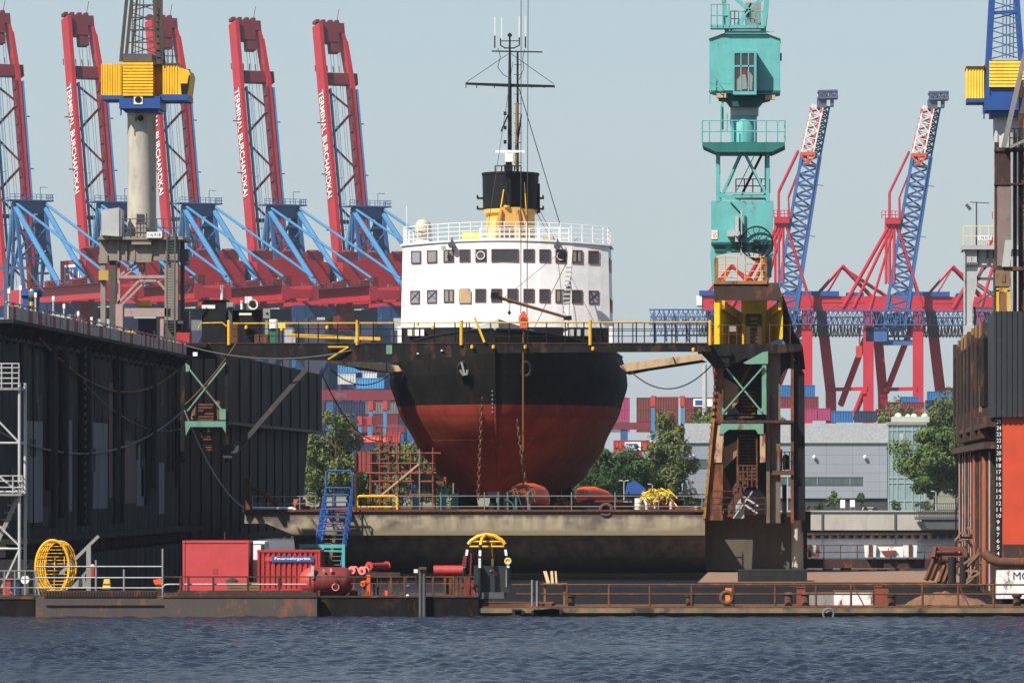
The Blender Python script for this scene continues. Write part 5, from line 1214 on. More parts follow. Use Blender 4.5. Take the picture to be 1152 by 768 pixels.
for px, py in ((277, 366), (317, 368), (368, 366), (470, 362), (487, 366), (531, 388), (555, 388), (591, 388), (667, 390), (780, 391)): mb.lathe(P(px, py+2, YG-.15), [(.03, -.14), (.1, -.1), (.1, .08), (.03, .12)], 8)
mb.build('lamp', M['yellow'], ga, True)
mb = MB(); mb.pbox(313, 321, 363, 369, YG-.12, .08); mb.build('yellow_plate', M['yellow_pale'], ga)
mb = MB(); mb.pbox(434.5, 441, 388, 398, YG-.03, .03); mb.build('green_patch', M['green_old'], ga)
mb = MB()
for px, py in ((497, 394.5), (470, 398)): mb.lathe(P(px, py, YG-.08), [(.02, -.05), (.09, 0), (.02, .06)], 8)
mb.build('small_lamp', M['white'], ga)
mb = MB(); mb.bar(P(369, 390, YG-.2), P(392, 390, YG-.2), .08); mb.bar(P(392, 390, YG-.2), P(369, 404, YG-.2), .09); mb.build('bracket', M['yellow'], ga)
mb = MB(); mb.bar(P(344, 416, YG+.4), P(261, 512, YG+.4), .62, .3); mb.plate([P(246, 500, YG+.4), P(268, 500, YG+.4), P(262, 516, YG+.4), P(250, 516, YG+.4)], (0, -1, 0), .1); mb.build('diagonal_brace', paint('brace_grey', (.06, .058, .058), .7, .4, .2), ga)
# machinery cabins on the gangway landing
def cabin(label, px0, px1, py0, py1, Y, mat, slit=None):
    t = thing('winch_cabin', label, 'cabin', P((px0+px1)/2, py1, Y)); mb = MB(); mb.pprism([(px0, py1), (px1, py1), (px1, py0), (px0+(px1-px0)*.35, py0), (px0, py0+2)], Y, 2.2); mb.build('body', mat, t)
    if slit: mb = MB(); mb.pbox(*slit, Y-.06, .06); mb.build('window_strip', M['offwhite'], t)
    mb = MB(); mb.pbox(px0-1, px1+1, py0-1, py0+.2, Y-.1, 2.4); mb.build('roof', M['black'], t); return t
cabin('tall black winch cabin with a white strip at the left end of the gangway', 227, 254, 338, 386, 371, M['black'], (227, 242, 343, 347))
cabin('lower black winch cabin with pale strip beside the grey post on the gangway', 270, 295, 349, 386, 371.5, M['black'], (269, 283, 352, 354.5))
cabin('narrow dark link cabin between the two black winch cabins', 255, 269, 350, 386, 373, M['black_rust'])
for lb, px0, px1, py0, py1, m_ in (('grey switch box above the gangway between the black cabins', 255, 263, 340, 346, 'grey'), ('rust brown drum under the yellow rail beside the first yellow post', 259, 268, 364, 387, 'rust'), ('white and green cabinet on the gangway', 303, 311, 359, 370, 'white'), ('brown box on the gangway beside the grey post', 286, 302, 376, 387, 'rust'), ('blue white crate on the gangway left of the yellow beam', 320, 330, 369, 387, 'grey_lt'), ('red box standing left of the tall black cabin', 198, 214, 374, 387, 'red_cont_dk')):
    t = thing('equipment_box', lb, 'box', P((px0+px1)/2, 387, 370)); mb = MB(); mb.pbox(px0, px1, py0, py1, 369.5, .9); mb.build('body', M[m_], t); mb = MB(); mb.pbox(px0+1, px1-1, py0+1, py1-1, 369.46, .04); mb.build('panel', M[m_], t)
    if m_ == 'white': mb = MB(); mb.pbox(304, 310, 370, 387, 369.6, .7); mb.build('stand', paint('cabinet_green', S(46, 122, 84), .5, .3), t)
    if m_ == 'grey': mb = MB(); mb.pbox(257, 261, 346, 387, 369.8, .3); mb.build('stand', M['grey_dk'], t)
t = thing('grey_column', 'grey steel column with box head right of the lower black cabin', 'column', P(299, 387, 370.5)); mb = MB(); mb.pbox(298, 301.5, 355, 387, 370.5, .2); mb.build('shaft', M['grey'], t); mb = MB(); mb.pbox(296, 303.5, 347, 358, 370.4, .5); mb.build('head', M['grey'], t); MB().lathe(P(300.5, 352.5, 370.38), [(.02, -.02), (.08, -.02), (.08, .04), (.02, .04)], 10, 'Y').build('socket', M['black'], t)
t = thing('fog_horn', 'round fog horn with dark mouth and white tanks above the black cabins', 'horn', P(283, 349, 371)); MB().lathe(P(284.5, 342.5, 370.6), [(.1, .9), (.18, .3), (.32, 0), (.34, -.04), (.3, -.04), (.12, .2)], 18, 'Y').build('bell', M['offwhite'], t, True); MB().lathe(P(284.5, 342.5, 370.55), [(.02, 0), (.2, 0), (.2, .06), (.02, .06)], 16, 'Y').build('mouth', M['black'], t)
mb = MB()
for px in (277, 280, 282.5): mb.tube(P(px, 341, 371.2), P(px, 333.5, 371.2), .08, 8)
mb.build('air_tank', M['white'], t); MB().bar(P(280, 349, 371), P(280, 341, 371), .3).build('stand', M['grey_dk'], t)
for px, a, c, lb in ((249.5, 337, 323.5, 'white stub mast on the tall black cabin'), (272, 348, 340.5, 'short white stub mast on the lower black cabin')):
    t = thing('stub_mast', lb, 'mast', P(px, a, 372)); MB().tube(P(px, a, 372), P(px, c, 372), .085, 8).build('tube', M['white'], t); MB().lathe(P(px, c, 372), [(.085, 0), (.12, .03), (.1, .14), (.02, .16)], 8).build('cap', M['grey_lt'], t)
t = thing('yellow_beam', 'slanting yellow beam lying on the gangway before the navy background', 'beam', P(380, 380, 369)); MB().bar(P(326, 377, 369), P(428, 381, 369), .14, .22).build('beam', M['yellow_rail'], t)
mb = MB()
for px, py in ((331, 378), (400, 380.5)): mb.bar(P(px, py, 369), P(px, 387, 369), .16)
mb.build('support', M['grey_lt'], t)
# left stair frame under the gangway
sf = thing('stair_tower', 'dark stair tower with sage green cross bracing under the left end of the gangway', 'stair frame', P(230, 520, 366))
mb = MB(); mb.pbox(203, 207.5, 392, 520, 366.4, .4); mb.pbox(253, 257, 392, 500, 366.4, .4); mb.pbox(203, 207, 392, 520, 370, .4); mb.pbox(253, 257, 392, 520, 370, .4); mb.pbox(196, 232, 386, 390.5, 366.2, 3); mb.build('posts', M['black_rust'], sf)
mb = MB(); mb.bar(P(209, 410, 366.3), P(250, 462, 366.3), .24, .1); mb.bar(P(254, 408, 366.25), P(211, 462, 366.25), .24, .1); mb.plate([P(209, 408, 366.3), P(214, 412, 366.3), P(212, 418, 366.3), P(209, 418, 366.3)], (0, -1, 0), .06); mb.pbox(247, 254, 460, 472, 366.2, .1); mb.build('cross_brace', M['green_old'], sf)
mb = MB(); mb.pprism([(208, 473.5), (254, 473.5), (254, 488), (250, 480), (214, 480), (209, 490)], 366.1, .12); mb.build('green_beam', M['green_old'], sf)
mb = MB()
for k in range(6): mb.pbox(223, 240, 454+k*3.4, 456+k*3.4, 367.2-k*.18, .35)
for k in range(9): mb.pbox(222+k*1.3, 238, 481+k*3, 482.8+k*3, 367.6-k*.12, .3)
mb.bar(P(219, 452, 367.4), P(217, 473, 366.6), .25); mb.bar(P(245, 452, 367.4), P(247, 473, 366.6), .25); mb.build('stair', M['rust'], sf)
mb = MB(); mb.plate([P(180, 388, 366.2), P(206, 388, 366.2), P(206, 404, 366.2)], (0, 1, 0), .15); mb.build('gusset', M['green_old'], sf)
mb = MB(); mb.pbox(217, 222, 396, 400.5, 366.15, .1); mb.build('sign', M['white'], sf)
# ================================================================== rusty tower on the right carrying the cranes
tw = thing('dock_tower', 'rusty stair tower of the dock with sage green cross bracing', 'tower', P(848, 580, 370))
YT = 369
mb = MB(); mb.pprism([(785, 387), (902, 387), (902, 394), (893, 396), (862, 398), (836, 404), (815, 414), (804, 414), (790, 399)], YT, .5); mb.pprism([(785, 387), (902, 387), (902, 398), (785, 398)], YT+6, .5); mb.box(X(785, YT), X(902, YT), YT+.5, YT+6, Z(392, YT), Z(387, YT)); mb.build('top_platform', M['black_rust'], tw)
mb = MB(); mb.pprism([(805, 408), (814, 412), (813, 585), (791, 585), (797, 520)], YT+.1, .5); mb.pprism([(806, 408), (814, 412), (813, 585), (793, 585)], YT+6, .5); mb.build('leaning_leg', M['rust'], tw)
mb = MB(); 
for k in range(22): py = 418+k*7.6; mb.box(X(806.5-k*.62, YT)-.16, X(806.5-k*.62, YT)+.05, YT-.05, YT+.12, Z(py+3.5, YT), Z(py, YT))
mb.bar(P(803, 470, YT-.1), P(792.5, 583, YT-.1), .14); mb.build('leg_ladder', paint('ladder_yellow_rust', S(170, 120, 52), .7, .5, .4), tw)
mb = MB(); mb.pprism([(808, 475), (814, 475), (812, 520), (803, 520)], YT+.02, .06); mb.pprism([(855, 487), (861, 487), (861, 520), (855, 520)], YT+.02, .06); mb.build('lit_rust_patch', paint('lit_rust', S(206, 168, 132), .8, .6, .45, S(120, 80, 58)), tw)  # sunlit rust painted as paler patches on the tower
mb = MB(); mb.pbox(862, 878, 396, 588, YT+.8, .6); mb.pbox(862, 866, 396, 588, YT+.4, .4); mb.build('wide_column', paint('column_brown', S(116, 104, 92), .8, .6, .35, S(70, 60, 54)), tw)
mb = MB(); mb.pprism([(893, 404), (901, 414), (905, 420), (906, 585), (893, 585)], YT+1, 2); mb.pbox(880, 885, 545, 588, YT+3, .4); mb.pprism([(878, 396), (892, 396), (892, 414), (884, 415), (880, 420), (878, 426)], YT+1.2, .3); mb.build('dark_column', M['black'], tw)
mb = MB(); mb.pbox(889.5, 893, 396, 588, YT+.7, .3); mb.pbox(878, 893, 473, 477, YT+.6, 3); mb.pbox(862, 893, 529, 534, YT+.5, 3.5); mb.build('rusty_post', M['rust'], tw)
mb = MB(); mb.pbox(876, 880, 505, 530, YT+2.6, .3); mb.lathe(P(884, 528, YT+2), [(.2, 0), (.2, .9), (.05, 1.0)], 10); mb.rail([P(878, 529, YT+.6), P(893, 529, YT+.6)], 3, 1.2, (.6, 1.2), .03); mb.build('landing_gear', M['black_rust'], tw)
mb = MB(); mb.pprism([(836, 408), (858, 396), (864, 395), (864, 409), (840, 409.5)], YT-.08, .1); mb.bar(P(817, 414, YT-.05), P(857, 463, YT-.05), .22, .1); mb.bar(P(859, 412, YT-.1), P(813, 464, YT-.1), .22, .1); mb.pprism([(857, 410), (862, 410), (862, 466), (852, 466), (852, 461), (857, 459)], YT-.02, .1); mb.plate([P(812, 458, YT-.1), P(818, 462, YT-.1), P(818, 466, YT-.1), P(812, 466, YT-.1)], (0, -1, 0), .05); mb.build('cross_brace', M['green_old'], tw)
mb = MB(); mb.pprism([(811, 476), (859, 476), (859, 488), (853, 488), (850, 483), (820, 483), (813, 488), (809, 488)], YT-.06, .12); mb.build('green_beam', M['green_old'], tw)
mb = MB(); mb.pbox(806, 893, 472.5, 475.5, YT-.1, 6); mb.build('landing', M['rust_dark'], tw)
mb = MB(); mb.plate([P(813, 424, YT+.7), P(831, 434, YT+.7), P(831, 452, YT+.7), P(813, 470, YT+.7)], (0, 1, 0), .1); mb.plate([P(813, 504, YT+.7), P(830, 495, YT+.7), P(830, 511, YT+.7), P(813, 529, YT+.7)], (0, 1, 0), .1); mb.build('stair_panel', paint('tan_panel', S(158, 124, 92), .8, .4, .15), tw)
mb = MB()
for k in range(8): mb.pbox(832, 850, 440+k*4, 442+k*4, YT+2.4-k*.2, .3)
for k in range(16): mb.pbox(831.5, 850, 489+k*3.7, 491+k*3.7, YT+3-k*.17, .3)
for k in range(10): mb.bar(P(805+k*2.6, 583-k*4.4, YT+.9), P(813+k*2.6, 583-k*4.4, YT+.9), .3, .06)
mb.bar(P(803, 585, YT+.8), P(836, 535, YT+.8), .1, .3); mb.bar(P(812, 585, YT+.5), P(840, 542, YT+.5), .1, .34); mb.bar(P(813, 470, YT+2), P(850, 400, YT+2), .12, .2); mb.build('stair', M['rust'], tw)
mb = MB(); mb.plate([P(797, 520, YT+.9), P(812, 520, YT+.9), P(826, 560, YT+.9), P(805, 583, YT+.9), P(794, 583, YT+.9)], (0, 1, 0), .1); mb.pbox(800, 812, 514, 527, YT+.7, .2); mb.build('rust_plate', M['rust_red'], tw)
mb = MB(); mb.rail([P(831, 548, YT+.2), P(851, 548, YT+.2)], 4, 1.4, (.5, 1.0, 1.4), .04); mb.bar(P(830, 491, YT+.4), P(829, 552, YT+.4), .09); mb.bar(P(851, 491, YT+.4), P(852, 550, YT+.4), .09); mb.build('stair_railing', M['rust'], tw)
mb = MB(); mb.bar(P(833, 556, YT+.6), P(853, 569, YT+.6), .08, .12); mb.bar(P(836, 566, YT+.6), P(852, 577, YT+.6), .08, .12); mb.tube(P(825, 583, YT+.6), P(847, 552, YT+.6), .05); mb.plate([P(824, 572, YT+1), P(833, 560, YT+1), P(838, 583, YT+1), P(826, 583, YT+1)], (0, -1, 0), .05); mb.build('loose_beam', M['grey_lt'], tw)
mb = MB(); mb.rail([P(800, 579, YT-1), P(862, 579, YT-1)], 5, 1.1, (.35, .7, 1.1), .035); mb.path([P(800, 579, YT-1.5), P(800, 556, YT-1.5), P(803, 552.5, YT-1.5), P(832, 552.5, YT-1.5)], .035, 5); mb.build('base_railing', M['rust_dark'], tw)
mb = MB(); mb.box(X(813, YT), X(862, YT), YT+4.5, YT+4.8, Z(585, YT), Z(396, YT)); mb.build('back_plate', M['black'], tw)
# yellow crane portal on the tower
yp = thing('yellow_portal', 'yellow splayed crane undercarriage standing on the rusty tower', 'crane portal', P(840, 387, 371))
def splay(px0, py0a, py0b, Y0, px1, py1a, py1b, Y1, t_): return [P(px0, py0a, Y0), P(px0, py0b, Y0), P(px1, py1b, Y1), P(px1, py1a, Y1)]
YY = 369.5
mb = MB(); mb.plate(splay(810, 336, 387, YY, 835, 352, 387, YY+6, 0), (-.3, -1, 0), .12); mb.plate(splay(880, 336, 380, YY+.5, 861, 350, 387, YY+6, 0), (.3, -1, 0), .12); mb.pbox(834, 863, 334, 387, YY+6.1, .2); mb.pbox(803.5, 811, 337, 387, YY, .35); mb.build('side_plates', paint('portal_yellow', S(236, 190, 20), .5, .3, .1, S(160, 120, 20)), yp)
mb = MB()
for k in range(7): a = P(812+k*3.4, 338+k*2.4, YY-.2+k*.8); mb.box(a.x, a.x+.2, a.y-.1, a.y+.35, a.z-.55, a.z)
for k in range(6): a = P(879-k*2.8, 340+k*2, YY+.3+k*.8); mb.box(a.x-.2, a.x, a.y-.1, a.y+.4, a.z-.5, a.z)
mb.build('rib', M['yellow_rail'], yp)
mb = MB(); mb.pprism([(803, 318), (872, 318), (880, 330), (880, 338), (803, 338)], YY-.1, .3); mb.box(X(803, YY), X(876, YY), YY+.2, YY+7, Z(324, YY), Z(318, YY)); mb.build('cross_head', M['rust_dark'], yp)
mb = MB(); mb.pbox(803.5, 808, 290, 322, YY-.1, .35); mb.pbox(858, 863, 290, 322, YY-.1, .35); mb.pbox(803.5, 863, 316, 319.5, YY-.2, 3); mb.pbox(803.5, 808, 290, 322, YY+5, .3); mb.pbox(858, 863, 290, 322, YY+5, .3); mb.build('upper_frame', paint('ochre_rust', S(160, 112, 54), .7, .5, .45, rustc=S(96, 58, 38)), yp)
mb = MB()
for py in (289, 297, 305, 312): mb.tube(P(808, py, YY-.15), P(830, py, YY-.15), .035, 5); mb.tube(P(838, py, YY-.15), P(860, py, YY-.15), .03, 5)
for px in (816, 829, 838, 856): mb.tube(P(px, 288, YY-.15), P(px, 318, YY-.15), .04, 5)
mb.build('guard_rail', M['yellow_rail'], yp)
mb = MB(); mb.pbox(840, 856, 353, 356, YY+1, 1); mb.pbox(839, 844, 354, 387, YY+1, 1); mb.pbox(852, 857, 354, 387, YY+1, 1)
for k in range(6): mb.pbox(844, 852, 360+k*4.6, 362+k*4.6, YY+1.3, .4)
mb.build('ladder_block', M['rust_dark'], yp)
mb = MB(); mb.pbox(820.5, 828, 366, 373, YY-.3, .25); mb.build('control_box', M['grey'], yp)
mb = MB()
for px in (812.5, 820, 829, 838): mb.tube(P(px, 387, YY-.3), P(px, 365, YY-.3), .026, 5)
mb.tube(P(808, 366, YY-.3), P(838, 366, YY-.3), .026, 5); mb.tube(P(808, 376, YY-.3), P(838, 376, YY-.3), .022, 5); mb.tube(P(864, 366, YY-.3), P(893, 366, YY-.3), .026, 5); mb.tube(P(889, 387, YY-.3), P(889, 364, YY-.3), .026, 5); mb.tube(P(866, 387, YY-.3), P(866, 364, YY-.3), .026, 5); mb.build('front_railing', M['rust'], yp)
mb = MB(); mb.pprism([(876, 322), (884, 340), (893, 372), (903, 390), (906, 415), (900, 415), (880, 380), (874, 340)], YY+2, 2); mb.build('dark_buttress', M['black_rust'], yp)
# ================================================================== teal dock crane
YT2 = 372
tc = thing('dock_crane', 'teal dock crane with glazed cab bay standing on the yellow portal', 'crane', P(838, 320, YT2))
tl = M['teal']
mb = MB(); mb.pprism([(800, 226), (870, 226), (868, 273), (800, 273)], YT2, 3.4); mb.build('lower_house', tl, tc)
mb = MB(); mb.pprism([(800, 273.5), (870, 273.5), (870, 288), (864, 294), (864, 287), (846, 284), (820, 284), (806, 287), (806, 320), (801, 320), (799, 288)], YT2+.2, .6); mb.pprism([(801, 275), (869, 275), (868, 312), (862, 312), (862, 284), (806, 284), (806, 312), (801, 312)], YT2+3, .3); mb.build('undercarriage', tl, tc)
mb = MB(); mb.pbox(800, 870, 272.2, 275, YT2-.1, 3.5)
for a, c in ((804, 816), (822, 840), (846, 864)): mb.pbox(a, c, 277, 283, YT2+.1, .1)
mb.build('ledge', paint('teal_dark', S(28, 96, 92), .6, .4, .05), tc)
mb = MB(); mb.pbox(800.5, 807.3, 259, 269, YT2-.05, .05); pl = mb.build('number_plate', M['offwhite'], tc); mb = MB(); text_into(mb, '65', P(802, 267.5, YT2-.05), (1, 0, 0), (0, 0, 1), 4.2*YT2/F, 6*YT2/F, .012); mb.build('lettering', M['pinkred'], pl)
mb = MB(); mb.pbox(827, 831, 243, 272, YT2-.5, .45); mb.pbox(818, 826, 259, 266, YT2-.5, .45); mb.lathe(P(829, 262.5, YT2-.7), [(.05, -.1), (.2, -.1), (.2, .2), (.05, .2)], 10, 'Y'); mb.bar(P(834, 236, YT2-.3), P(834, 288, YT2-.3), .1); mb.build('junction_box', M['grey_lt'], tc)
mb = MB(); c = P(846, 278, YT2-.7); mb.ring(P(851, 273, YT2-.6), 1.05, .06, 'Y', 26, 6); mb.ring(P(851, 273, YT2-.3), 1.05, .06, 'Y', 26, 6)
for k in range(14): a = k*math.pi/7; q_ = P(851, 273, YT2-.45); mb.bar(q_, q_ + V(math.cos(a), 0, math.sin(a))*1.05, .04)
mb.lathe(P(851, 273, YT2-.65), [(.02, 0), (.22, 0), (.22, .4), (.02, .4)], 12, 'Y'); mb.build('cable_reel', M['black'], tc)
mb = MB(); mb.path(catenary(P(842, 285, YT2-.5), P(859, 284, YT2-.5), .5, 8), .06, 5); mb.path([P(822, 228, YT2-.05), P(834, 241, YT2-.05)], .05, 5); mb.build('cable', M['rubber'], tc)
# open frame
mb = MB()
for px in (807.5, 863.5):
    for y in (YT2+.1, YT2+3.0): mb.bar(P(px, 227, YT2) + V(0, y-YT2, 0), P(px, 170, YT2) + V(0, y-YT2, 0), .24)
for y in (.1, 3.0): mb.bar(P(810, 224, YT2)+V(0, y, 0), P(833, 172, YT2)+V(0, y, 0), .14); mb.bar(P(861, 217, YT2)+V(0, y, 0), P(838, 172, YT2)+V(0, y, 0), .14); mb.bar(P(806, 221, YT2)+V(0, y, 0), P(864, 221, YT2)+V(0, y, 0), .22, .16); mb.bar(P(806, 217, YT2)+V(0, y, 0), P(864, 217, YT2)+V(0, y, 0), .08)
mb.bar(P(832, 226, YT2+1), P(836, 216, YT2+1), .1); mb.build('open_frame', tl, tc)
mb = MB(); mb.bar(P(835, 218, YT2+1.5), P(857, 174, YT2+1.5), .3, .16); mb.bar(P(829, 214, YT2+1.2), P(848, 176, YT2+1.2), .05); mb.bar(P(862, 172, YT2+2), P(862, 226, YT2+2), .2); mb.rail([P(828, 217, YT2+1), P(866, 217, YT2+1)], 4, .9, (.45, .9), .035); mb.build('frame_stair', M['black'], tc)
# platform
mb = MB(); mb.pprism([(790, 160), (883, 160), (883, 164), (868, 171), (806, 171), (790, 164)], YT2-.7, 4.8); mb.build('platform', paint('teal_platform', S(36, 120, 112), .6, .4, .05), tc)
mb = MB(); a, b_, c_, d_ = P(790, 160, YT2-.7), P(883, 160, YT2-.7), P(883, 160, YT2+4), P(790, 160, YT2+4)
mb.rail([d_, a, b_, c_], 20, 1.4, (.7, 1.4), .04, .05); mb.build('platform_railing', tl, tc)
mb = MB().lathe((X(836.5, YT2+1.7), YT2+1.7, 0), [(.88, Z(160, YT2)), (.88, Z(130, YT2)), (.8, Z(128, YT2)), (.05, Z(128, YT2))], 24); mb.build('slew_column', tl, tc, True)
mb = MB().lathe((X(837.5, YT2+1.7), YT2+1.7, 0), [(.92, Z(129, YT2)), (.94, Z(116, YT2)), (.05, Z(116, YT2))], 24); mb.build('slew_ring', M['grey_lt'], tc, True)
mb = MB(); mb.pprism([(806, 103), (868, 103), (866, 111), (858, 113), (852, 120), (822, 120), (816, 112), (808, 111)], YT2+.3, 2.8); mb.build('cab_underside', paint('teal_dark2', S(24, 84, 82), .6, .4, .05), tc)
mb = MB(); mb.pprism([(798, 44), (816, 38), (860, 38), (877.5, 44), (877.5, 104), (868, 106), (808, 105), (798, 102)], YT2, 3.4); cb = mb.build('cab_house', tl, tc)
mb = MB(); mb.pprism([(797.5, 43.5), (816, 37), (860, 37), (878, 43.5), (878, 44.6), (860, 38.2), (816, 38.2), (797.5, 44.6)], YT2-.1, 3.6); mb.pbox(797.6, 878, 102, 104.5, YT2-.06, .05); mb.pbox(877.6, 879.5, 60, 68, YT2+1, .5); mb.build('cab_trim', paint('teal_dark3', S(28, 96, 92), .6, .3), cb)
mb = MB(); mb.pbox(824.5, 851, 103, 106.5, YT2-1.15, 1.1); mb.pbox(824.5, 851, 57.5, 60, YT2-1.15, 1.1); mb.pbox(824.5, 826.3, 60, 103, YT2-1.15, .1); mb.pbox(848.4, 851, 60, 103, YT2-1.15, .1); mb.pbox(849, 851, 60, 103, YT2-1.05, 1.0); mb.pbox(824.5, 826, 60, 103, YT2-1.05, 1.0); mb.pbox(826.3, 848.4, 73.5, 75.5, YT2-1.15, .08)
for px in (833, 841.5): mb.pbox(px, px+1.2, 60, 103, YT2-1.15, .06)
by_ = mb.build('window_bay', tl, cb)
mb = MB(); mb.pbox(826.3, 848.4, 60, 103, YT2-1.09, .03); mb.build('pane', M['glass'], by_)
mb = MB(); mb.pbox(832, 840, 77, 84, YT2-1.12, .02); mb.build('red_panel', M['red_tank'], by_); mb = MB(); mb.pprism([(829, 90), (834, 84), (839, 84), (841, 100), (829, 102)], YT2-1.12, .02); mb.pprism([(841, 78), (847, 86), (846, 102), (842, 100)], YT2-1.12, .02); mb.build('seat_light', M['grey'], by_)
mb = MB()
for px in (806, 861): mb.pbox(px, px+11, 105 if px < 830 else 107, 110 if px < 830 else 112, YT2-.1, .5)
mb.build('lamp_bank', M['wood'], cb)
mb = MB(); mb.path([P(799.5, 104, YT2-.4), P(799.5, 80, YT2-.4), P(809, 93, YT2-.4), P(822, 94, YT2-.4)], .035, 5); mb.tube(P(809, 103, YT2-.4), P(809, 93, YT2-.4), .03, 5); mb.tube(P(799, 92, YT2-.4), P(809, 100, YT2-.4), .03, 5); mb.tube(P(798.5, 104, YT2-.3), P(798.5, 117, YT2-.3), .03, 5); mb.build('cab_railing', M['teal'], cb)
mb = MB(); mb.path([P(811, 118, YT2), P(811, 147, YT2), P(818, 147, YT2), P(818, 128, YT2)], .04, 5); mb.bar(P(813, 114, YT2+.2), P(813, 146, YT2+.2), .16); mb.build('drop_ladder', tl, tc)
# jib tower above
mb = MB()
for y in (.3, 2.8):
    mb.bar(P(818, 38, YT2)+V(0, y, 0), P(812, -24, YT2)+V(0, y, 0), .3, .4); mb.bar(P(858, 38, YT2)+V(0, y, 0), P(865, -24, YT2)+V(0, y, 0), .3, .4)
    mb.bar(P(826, -5, YT2)+V(0, y, 0), P(845, 12, YT2)+V(0, y, 0), .12); mb.bar(P(858, -5, YT2)+V(0, y, 0), P(822, 34, YT2)+V(0, y, 0), .12)
mb.build('jib_tower', tl, tc)
mb = MB(); mb.pbox(816, 862, 34.5, 38.2, YT2-.2, 3.4); mb.pbox(799, 860, 28, 32, YT2-.4, 1.2); mb.build('top_platform', tl, tc)
mb = MB(); mb.rail([P(800, 30, YT2-.4), P(820, 30, YT2-.4)], 3, 1.45, (.72, 1.45), .04); mb.rail([P(822, 30, YT2+1), P(858, 30, YT2+1)], 8, 1.0, (.5, 1.0), .035); mb.bar(P(860, 36, YT2), P(871, 36, YT2), .05); mb.build('top_railing', tl, tc)
mb = MB(); mb.pbox(838.5, 856, 3, 28, YT2+1.6, 1.2); mb.build('winch_house', M['grey'], tc); mb = MB(); mb.bar(P(838, 16, YT2+.8), P(845, 4, YT2+.8), .12); mb.bar(P(842, 20, YT2+.8), P(842, 8, YT2+.8), .16); mb.build('winch_gear', M['black'], tc)
# hoist hanging in front of the bow
hk = thing('crane_hook', 'orange crane hook block on two thin wires in front of the white bridge', 'hook', P(589, 350, 374))
mb = MB(); mb.pprism([(585.5, 369), (583.6, 362), (583.6, 356), (587, 352), (587.5, 350), (590.5, 350), (591.5, 353), (594, 357), (594, 363), (591.5, 369)], 373.8, .4); bk_ = mb.build('block', paint('hook_orange', S(226, 88, 52), .5, .2, .06), hk)
mb = MB(); mb.lathe(P(589, 360, 373.75), [(.02, 0), (.2, 0), (.2, .05), (.02, .05)], 14, 'Y'); mb.build('sheave', M['rust_red'], bk_)
mb = MB(); mb.tube(P(586, 353, 374), P(586.3, -14, 374), .028, 5); mb.tube(P(593, 356, 374), P(594.2, -14, 374), .028, 5); mb.build('hoist_wire', M['wire'], hk)
mb = MB(); mb.path([P(588.5, 369, 374), P(588.7, 373, 374), P(590, 376, 374), P(589, 378, 374), P(587.5, 376, 374)], .06, 6); mb.build('hook', M['rust'], hk)
mb = MB().tube(P(588.6, 376, 374), P(588.6, 548, 374.5), .055, 6); solo(mb, 'hanging_rope', M['rope'], 'brown rope hanging from the orange hook down past the red hull', 'rope')
# ================================================================== left crane: yellow cab on a concrete column
YA = 370
lc2 = thing('dock_crane', 'yellow and blue crane cab on a pale concrete column over a grey portal', 'crane', P(158, 380, YA))
mb = MB().lathe((X(159.5, YA+2), YA+2, 0), [(.95, Z(268, YA)), (.93, Z(130, YA)), (.95, Z(129, YA)), (.95, Z(124, YA)), (.1, Z(124, YA))], 28); co_ = mb.build('column', M['concrete'], lc2, True)
mb = MB(); mb.lathe(P(158, 133, YA+1.0), [(.02, -.02), (.2, -.02), (.2, .1), (.02, .1)], 12, 'Y'); mb.build('port', M['black'], co_)
mb = MB(); mb.pbox(134, 180, 108, 122, YA+.1, 3.8); mb.pbox(140, 178, 122, 126, YA+.6, 2.8); mb.pbox(114, 136, 107.5, 112, YA+.25, 3.4); mb.pbox(180, 211, 106.5, 113, YA+.3, 3.4); mb.tube(P(136, 122, YA+.3), P(136, 130, YA+.3), .05); mb.build('slew_base', M['blue'], lc2)
mb = MB(); mb.pbox(150.5, 160.5, 107, 117.5, YA+.05, .05); em = mb.build('emblem', M['offwhite'], lc2); mb = MB(); mb.lathe(P(155.5, 112.2, YA+.03), [(.02, -.01), (.2, -.01), (.2, .02), (.02, .02)], 14, 'Y', sx=1.1); mb.build('emblem_mark', M['black'], em)
yc = NT('corrugated_yellow'); 
def corr(mb, px0, px1, py0, py1, Y, d, vert, pitch):
    x0, x1, z0, z1 = X(px0, Y), X(px1, Y), Z(py1, Y), Z(py0, Y); n = int(((x1-x0) if vert else (z1-z0))/pitch); a, b_ = (x0, x1) if vert else (z0, z1); s_ = (b_-a)/n; pts = []
    for i in range(n): pts += [(a+s_*i, 0), (a+s_*(i+.4), 0), (a+s_*(i+.5), .045), (a+s_*(i+.9), .045)]
    pts.append((b_, 0))
    if vert: mb.prism([(p[0], Y+p[1]) for p in pts] + [(x1, Y+d), (x0, Y+d)], z0, z1, 'Z')
    else: mb.prism([(Y+p[1], p[0]) for p in pts] + [(Y+d, z1), (Y+d, z0)], x0, x1, 'X')
    return mb
cyl = paint('cab_yellow', S(236, 178, 30), .55, .35, .05, S(150, 104, 24))
corr(MB(), 138, 172, 69.5, 107.8, YA, 3.6, False, .2).build('centre_cab', cyl, lc2)
corr(MB(), 113.8, 136.5, 72, 107.3, YA+.3, 3.2, True, .16).build('side_cab', cyl, lc2)
mb = corr(MB(), 183, 201, 73, 106.3, YA+.35, 3.2, True, .16); mb.pprism([(201, 76), (212, 79), (214, 84), (211, 106.3), (201, 106.3)], YA+.36, 3.2); rr = mb.build('side_cab', cyl, lc2)
mb = MB(); mb.pprism([(203, 94), (213, 94), (211, 106), (204, 106)], YA+.33, .03); mb.pprism([(212, 86), (214, 84), (211, 106), (209, 106)], YA+.3, .05); mb.build('cab_shadow_gap', M['black_rust'], rr)
